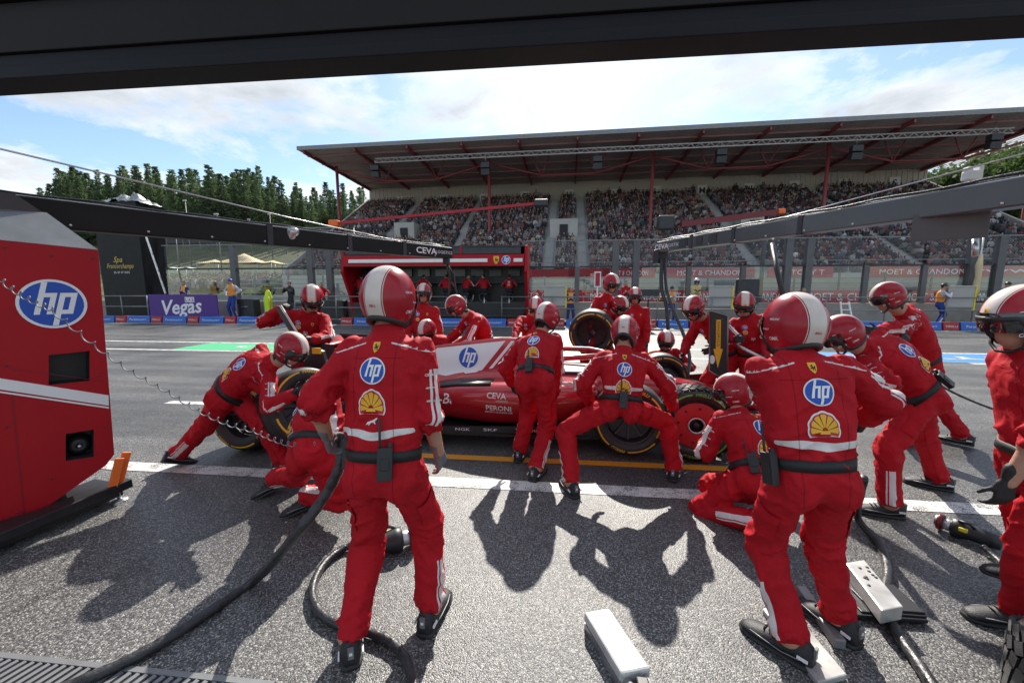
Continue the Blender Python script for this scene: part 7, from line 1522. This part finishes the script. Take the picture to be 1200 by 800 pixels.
# ------------------------------------------------------------------ clutter on the pit wall
def wall_clutter():
    # purple board
    Y = 18.45; a, b = WY(174, 345, Y), WY(257, 374, Y); cx = (a[0] + b[0]) / 2; w = b[0] - a[0]; zt, zb = a[2], b[2]; t = empty('advertising_board', (cx, Y, 0)); tag(t, 'purple advertising board with white script lettering', 'board')
    MB().box((0, 0, (zt + zb) / 2), (w, .06, zt - zb)).build('board_panel', MAT['purple'], t, bevel=.01); zc = (zt + zb) / 2
    flat_text('board_lettering', 'Vegas', MAT['logo_white'], (-.05, -.032, zc - .10), (1, 0, .06), (-.06, 0, 1), .72, t, width=w * .58, bold=.03, shear=.25)
    for i, ch in enumerate('LAS'): bx = .22 + i * .175; MB().box((bx, -.034, zc + .36), (.16, .008, .26)).build('letter_tile', MAT['logo_white'], t); flat_text('tile_letter', ch, MAT['purple'], (bx, -.039, zc + .36), (1, 0, 0), (0, 0, 1), .17, t, width=.10, bold=.02)
    MB().box((0, .15, zb * .5), (w, .1, zb)).build('plinth', MAT['dark_metal'], t)
    # black wrapped tower with crumpled sheet on top
    Y = 19.8; p0, p1, p2 = WY(116, 300, Y), WY(166, 300, Y - .1), WY(195, 300, Y + 1.0); zt = WY(140, 236, Y)[2]; t = empty('wrapped_tower', (p1[0], p1[1], 0)); tag(t, 'black sheeted scaffold tower with gold lettering and crumpled silver sheet on top', 'tower')
    q = [p0, p1, p2, p0 + (p2 - p1)]; o = V3(p1[0], p1[1], 0); m = MB(); nx = 14; nz = 16
    for a, b in ((0, 1), (1, 2), (2, 3), (3, 0)):
        A, B = q[a] - o, q[b] - o; nn = unit(np.cross(B - A, V3(0, 0, 1))); v = []
        for i in range(nx + 1):
            for j in range(nz + 1): x = i / nx; z = j / nz; d = 0.0 if (a == 0) else .16 * (float(vnoise(np.array([[x * 4 + a * 9, z * 5, 0.]]), 4)[0]) - .5) * math.sin(x * math.pi) ; c = A * (1 - x) + B * x; v.append(V3(c[0], c[1], .2 + (zt - .2) * z) + nn * d)
        m.add(v, [(i * (nz + 1) + j, (i + 1) * (nz + 1) + j, (i + 1) * (nz + 1) + j + 1, i * (nz + 1) + j + 1) for i in range(nx) for j in range(nz)], 0, True)
    m.add([V3(*(p - o)[:2], zt) for p in q], [(0, 1, 2, 3)]); m.build('black_sheeting', MAT['tarp_black'], t)
    u = unit((p1 - p0) * V3(1, 1, 0)); c = (p0 + p1) / 2 - o; cz = WY(140, 310, Y)[2]
    flat_text('gold_lettering', 'Spa', MAT['gold'], V3(c[0] - .15, c[1], cz + .22), u, (0, 0, 1), .30, t, shear=.4, lift=.02); flat_text('gold_lettering', 'Francorchamps', MAT['gold'], V3(c[0] - .05, c[1], cz - .12), u, (0, 0, 1), .26, t, width=1.7, shear=.4, lift=.02); flat_text('small_lettering', '25-27 07 2025', MAT['logo_white'], V3(c[0], c[1], cz - .42), u, (0, 0, 1), .11, t, width=1.0, lift=.02); flat_text('small_lettering', 'ROUND 13', MAT['logo_white'], V3(c[0] + .55, c[1], cz + .26), u, (0, 0, 1), .09, t, width=.6, lift=.02)
    MB().beam(WY(168, 268, Y - .15) - o, WY(194, 344, Y - .15) - o, .06, .06).build('brace', MAT['steel'], t)
    m = MB(); v = []; n = 44; A = WY(115, 236, Y) - o; B = WY(167, 236, Y) - o
    for i in range(n + 1):
        for j in range(9):
            x = i / n; y = j / 8; c = A * (1 - x) + B * x; hgt = (float(vnoise(np.array([[x * 11, y * 5, 2.]]), 8)[0]) ** 1.3 * .55 + .30 * float(vnoise(np.array([[x * 23, y * 13, 2.]]), 2)[0])) * (math.sin(x * math.pi) ** .5) * (math.sin((y * .9 + .05) * math.pi) ** .6); v.append(V3(c[0], c[1] + y * 1.2 - .15, zt - .1 + hgt))
    m.add(v, [(i * 9 + j, (i + 1) * 9 + j, (i + 1) * 9 + j + 1, i * 9 + j + 1) for i in range(n) for j in range(8)], 0, True); m.build('crumpled_sheet', MAT['tarp_silver'], t)
    # hi-vis cover on a post, black cases, notice boards, monitors
    c = WY(315, 360, 19.2); s = empty('covered_extinguisher', (c[0], 19.2, .22)); tag(s, 'fire extinguisher trolley under a fluorescent yellow cover', 'extinguisher')
    m = MB(); rg = []
    for z, rx in ((0, .22), (.3, .21), (.7, .20), (1.0, .22), (1.15, .16), (1.3, .13), (1.42, .05)): rg.append([V3(rx * math.cos(a) * (1 + .12 * math.sin(3 * a + z * 5)), .8 * rx * math.sin(a), z) for a in np.linspace(0, 2 * math.pi, 14, endpoint=False)])
    m.loft(rg); m.build('cover', MAT['hi_vis'], s); MB().tube([(.14, -.1, .3), (.2, -.16, .8), (.1, -.12, 1.1)], .03, 8).build('hose', MAT['logo_yellow'], s)
    for px, w, h, lab in ((292, .9, .95, 'black equipment case with red end on the walkway'), (352, 1.3, .75, 'row of dark flight cases beside the photographer'), (392, 1.2, .9, 'dark camera trolley beside the command stand')):
        c = WY(px, 360, 19.35); e = empty('equipment_case', (c[0], 19.35, .22)); tag(e, lab, 'case'); MB().box((0, 0, h / 2), (w, .5, h)).build('case_shell', MAT['black_plastic'], e, bevel=.03); MB().box((-w / 2 - .01, 0, h / 2), (.03, .46, h * .9)).build('end_cap', MAT['block_red'], e); MB().tube([(-w * .2, -.27, h * .6), (-w * .2, -.31, h * .6), (w * .2, -.31, h * .6), (w * .2, -.27, h * .6)], .014, 6).build('handle', MAT['steel'], e)
    for px, lab in ((650, 'white notice board hanging on the handrail beside the capped marshal'), (844, 'white notice board on the handrail right of the fire marshal'), (1126, 'pale covered trolley behind the handrail')):
        c = WY(px, 350, 18.85); e = empty('notice_board', (c[0], 18.85, 0)); tag(e, lab, 'board'); MB().box((0, .02, 1.35), (1.0, .05, .85)).build('board_panel', MAT['concrete_light'], e, bevel=.01); MB().box((.52, .0, 1.3), (.06, .06, 1.0)).build('yellow_edge', MAT['yellow'], e); MB().box((0, .02, 1.80), (1.05, .12, .04)).build('top_ledge', MAT['alu_white'], e)
    for px, lab in ((875, 'dark boxed monitor standing behind the helmeted mechanic'), (760, 'long black monitor bar on the pit wall')):
        c = WY(px, 345, 19.0); e = empty('timing_monitor', (c[0], 19.0, .22)); tag(e, lab, 'monitor'); MB().box((0, 0, 1.35 if px > 800 else 1.3), (.9, .3, 1.1 if px > 800 else .3)).build('housing', MAT['dark_metal'], e, bevel=.02); MB().tube([(0, 0, 0), (0, 0, 1.0)], .04, 8).build('stand', MAT['dark_metal'], e)
    c = WY(700, 338, 19.1); e = empty('pit_signal', (c[0], 19.1, .22)); tag(e, 'small red and white signal board on a white stalk', 'signal'); MB().box((0, 0, 1.9), (.30, .05, .72)).build('signal_panel', MAT['white_paint'], e); MB().box((0, -.03, 1.9), (.2, .02, .6)).build('red_face', MAT['banner_red'], e); MB().tube([(0, 0, 0), (0, 0, 1.6)], .03, 8).build('stalk', MAT['white_paint'], e)
    c = WY(988, 370, 18.7); e = empty('folding_chair', (c[0] + .0, 18.55, 0)); tag(e, 'white folding frame leaning against the handrail', 'frame')
    for s in (-1, 1): MB().beam((s * .22, -.25, 0), (s * .16, .15, 1.15), .05, .05).build('leg', MAT['white_paint'], e)
    for z in (.3, .55, .8, 1.05): MB().beam((-.2, -.25 + z * .35, z), (.2, -.25 + z * .35, z), .04, .04).build('rung', MAT['white_paint'], e)
    c = WY(960, 300, 20.0)
    p = WY(1139, 300, 19.9); e = empty('flag_pole', (p[0] + .35, 19.9, 1.0)); tag(e, 'thin pole with rolled ochre flag tied beside the tall post', 'flag'); MB().tube([(0, 0, -.9), (0, 0, 3.4)], .03, 8).build('pole', MAT['steel'], e); rg = [[V3(rr * math.cos(a) + .02 * math.sin(z * 6), rr * math.sin(a), z) for a in np.linspace(0, 2 * math.pi, 10, endpoint=False)] for z, rr in ((.3, .09), (.7, .13), (1.2, .10), (1.7, .12), (2.2, .05))]; MB().loft(rg).build('rolled_flag', MAT['cloth_beige'], e)
    # television crane arms beyond the wall
    a, b = D(392, 262, 26), D(634, 238, 26); e = empty('camera_crane', (a[0], a[1], 0)); tag(e, 'slim red camera crane arm reaching towards the grandstand', 'crane'); MB().beam(V3(0, 0, a[2]), b - V3(a[0], a[1], 0), .14, .17).build('arm', MAT['banner_red'], e); MB().box(b - V3(a[0], a[1], 0), (.9, .4, .45)).build('camera_head', MAT['dark_metal'], e, bevel=.08); MB().box((0, 0, a[2]), (.6, .5, .4)).build('counterweight', MAT['orange'], e, bevel=.05); MB().tube([(1.2, 0, 0), (1.2, 0, a[2])], .12, 10).build('mast', MAT['dark_metal'], e)
    a, b = D(798, 263, 24), D(915, 248, 24); e = empty('camera_crane', (b[0], b[1], 0)); tag(e, 'short red crane arm with orange end behind the grey boom', 'crane'); o = V3(b[0], b[1], 0); MB().beam(a - o, b - o, .2, .32).build('arm', MAT['dark_red'], e); MB().box(b - o, (.4, .4, .3)).build('counterweight', MAT['orange'], e, bevel=.05); MB().box(a - o + V3(-.9, 0, .1), (.9, .6, .8)).build('camera_head', MAT['dark_metal'], e, bevel=.06); MB().tube([(-.8, 0, 0), (-.8, 0, b[2])], .12, 10).build('mast', MAT['dark_metal'], e)
wall_clutter()
# ------------------------------------------------------------------ spectators' bank, tents and fences at the left
def left_bank():
    gz = lambda p: hill_z(p[0], p[1])
    # dark screened fence across the slope
    a, b = D(195, 283, 76), D(440, 281, 72); e = empty('screen_fence', (a[0], a[1], 0)); tag(e, 'long dark screened fence across the slope below the wood', 'fence'); o = V3(a[0], a[1], 0)
    n = 12
    for i in range(n):
        p = a + (b - a) * i / n; q = a + (b - a) * (i + 1) / n; zt = p[2] + 2.1; m = MB(); m.beam(p + V3(0, 0, .9) - o, q - (q - p) * .02 + V3(0, 0, .9) - o, .08, 2.6); m.build('screen_panel', MAT['dark_metal'], e); MB().tube([p + V3(0, 0, -2.5) - o, p + V3(0, 0, 2.3) - o], .07, 8).build('post', MAT['grey_metal'], e)
    MB().beam(a + V3(0, 0, 2.25) - o, b + V3(0, 0, 2.25) - o, .12, .10).build('cap_rail', MAT['concrete_light'], e)
    # marquees
    def marquee(label, pxs, d, y_eave, y_peak, mt, legs=True):
        xs = [D(px, y_eave, d) for px in pxs]; c = sum(xs) / len(xs); t = empty('marquee', (c[0], c[1], gz(c))); tag(t, label, 'tent'); o = V3(c[0], c[1], gz(c)); zp = D(pxs[0], y_peak, d)[2] - xs[0][2]
        for p, q in zip(xs[:-1], xs[1:]):
            w = (q - p); mid = (p + q) / 2; dp = V3(0, 4.0, 0); n = 8; m = MB(); v = []; f = []
            for i in range(n + 1):
                for j in range(n + 1): x, y = i / n * 2 - 1, j / n * 2 - 1; h = max(0, 1 - max(abs(x), abs(y))); v.append(mid + w * x * .5 + dp * y * .5 + V3(0, 0, zp * min(1, np.linalg.norm(w) / 6.2) * (h ** 1.35) + .12 * (x * x * y * y)) - o)
            f = [(i * (n + 1) + j, (i + 1) * (n + 1) + j, (i + 1) * (n + 1) + j + 1, i * (n + 1) + j + 1) for i in range(n) for j in range(n)]; m.add(v, f, 0, True); m.build('canopy', MAT[mt], t)
            for sx in (-.48, .48):
                for sy in (-.48, .48): pp = mid + w * sx + dp * sy; MB().tube([pp - o, V3(pp[0], pp[1], gz(pp) - .3) - o], .05, 6).build('pole', MAT['steel'], t)
        return t
    marquee('beige peaked marquee roof above the spectators', [243, 262, 312, 328], 62, 309, 297, 'cloth_beige'); marquee('white pointed pavilion tent near the command stand', [368, 393], 52, 303, 286, 'cloth_white'); marquee('low white tent roof at the edge of the spectator bank', [193, 212, 232], 60, 315, 310, 'cloth_white'); marquee('small grey tent on the slope among lamp posts', [250, 268], 92, 270, 262, 'concrete_light')
    m = D(357, 305, 54); o = V3(m[0], m[1], gz(m)); t = empty('market_stall', o); tag(t, 'small white walled stall beside the pointed pavilion', 'stall'); MB().box((0, 0, 1.6), (2.6, 2, 3.2)).build('wall', MAT['cloth_white'], t); MB().prism([(-1.5, 3.2), (0, 3.9), (1.5, 3.2)], 'y', -1.2, 1.2).build('roof', MAT['cloth_white'], t)
    c = D(348, 296, 54); o = V3(c[0], c[1], gz(c)); t = empty('feather_flag', o); tag(t, 'red feather flag standing beside the stalls', 'flag'); MB().tube([(0, 0, 0), (0, 0, 4.6)], .04, 6).build('pole', MAT['steel'], t); MB().prism([(0, 2.4), (0, 4.6), (.7, 4.2), (.8, 2.6)], 'y', -.02, .02).build('flag_cloth', MAT['banner_red'], t)
    sp = []
    for k in range(420):
        px = random.uniform(195, 335); p = D(px, random.uniform(313, 326), random.uniform(54, 61)); z = gz(p); sp.append((p[0], p[1], z + .75))
    for k in range(60):
        px = random.uniform(335, 420); p = D(px, 318, random.uniform(47, 52)); sp.append((p[0], p[1], gz(p) + .75))
    crowd('crowd', 'distant crowd of spectators standing on the grassy bank below the marquee', sp, sc=1.15)
    # lamp posts and tall fence masts
    for i, (px, yt, d) in enumerate(((217, 236, 70), (254, 252, 58), (316, 252, 78), (292, 258, 80), (205, 268, 66))):
        p = D(px, yt, d); o = V3(p[0], p[1], gz(p)); h = p[2] - o[2]; t = empty('lamp_post', o); tag(t, 'slender grey lamp post on the spectator slope', 'lamp post', 'lamp posts on the slope'); MB().tube([(0, 0, -.3), (0, 0, h)], [.09, .05], 8).build('pole', MAT['grey_metal'], t); MB().box((0, -.1, h + .1), (.5, .35, .2)).build('lamp_head', MAT['alu_white'], t, bevel=.03)
    # low hedge bank behind the wall
    g = MB(); r = random.Random(4)
    for k in range(5200):
        px = r.uniform(285, 412); d = r.uniform(43, 48); p = D(px, 335, d); hz_ = .4 + 2.3 * math.exp(-((px - 345) / 45) ** 2) * r.random() ** .5; p = V3(p[0], p[1], gz(p) + hz_); u = Vector((r.gauss(0, 1), r.gauss(0, 1), r.gauss(0, 1))).normalized() * .22; v = Vector((r.gauss(0, 1), r.gauss(0, 1), r.gauss(0, 1))).normalized() * .22; g.add([p - np.array(u), p + np.array(v), p + np.array(u), p - np.array(v)], [(0, 1, 2, 3)])
    o = g.build('hedge', MAT['broad_leaf'], fix=False); tag(o, 'rounded leafy hedge growing behind the pit wall fence', 'hedge')
left_bank()
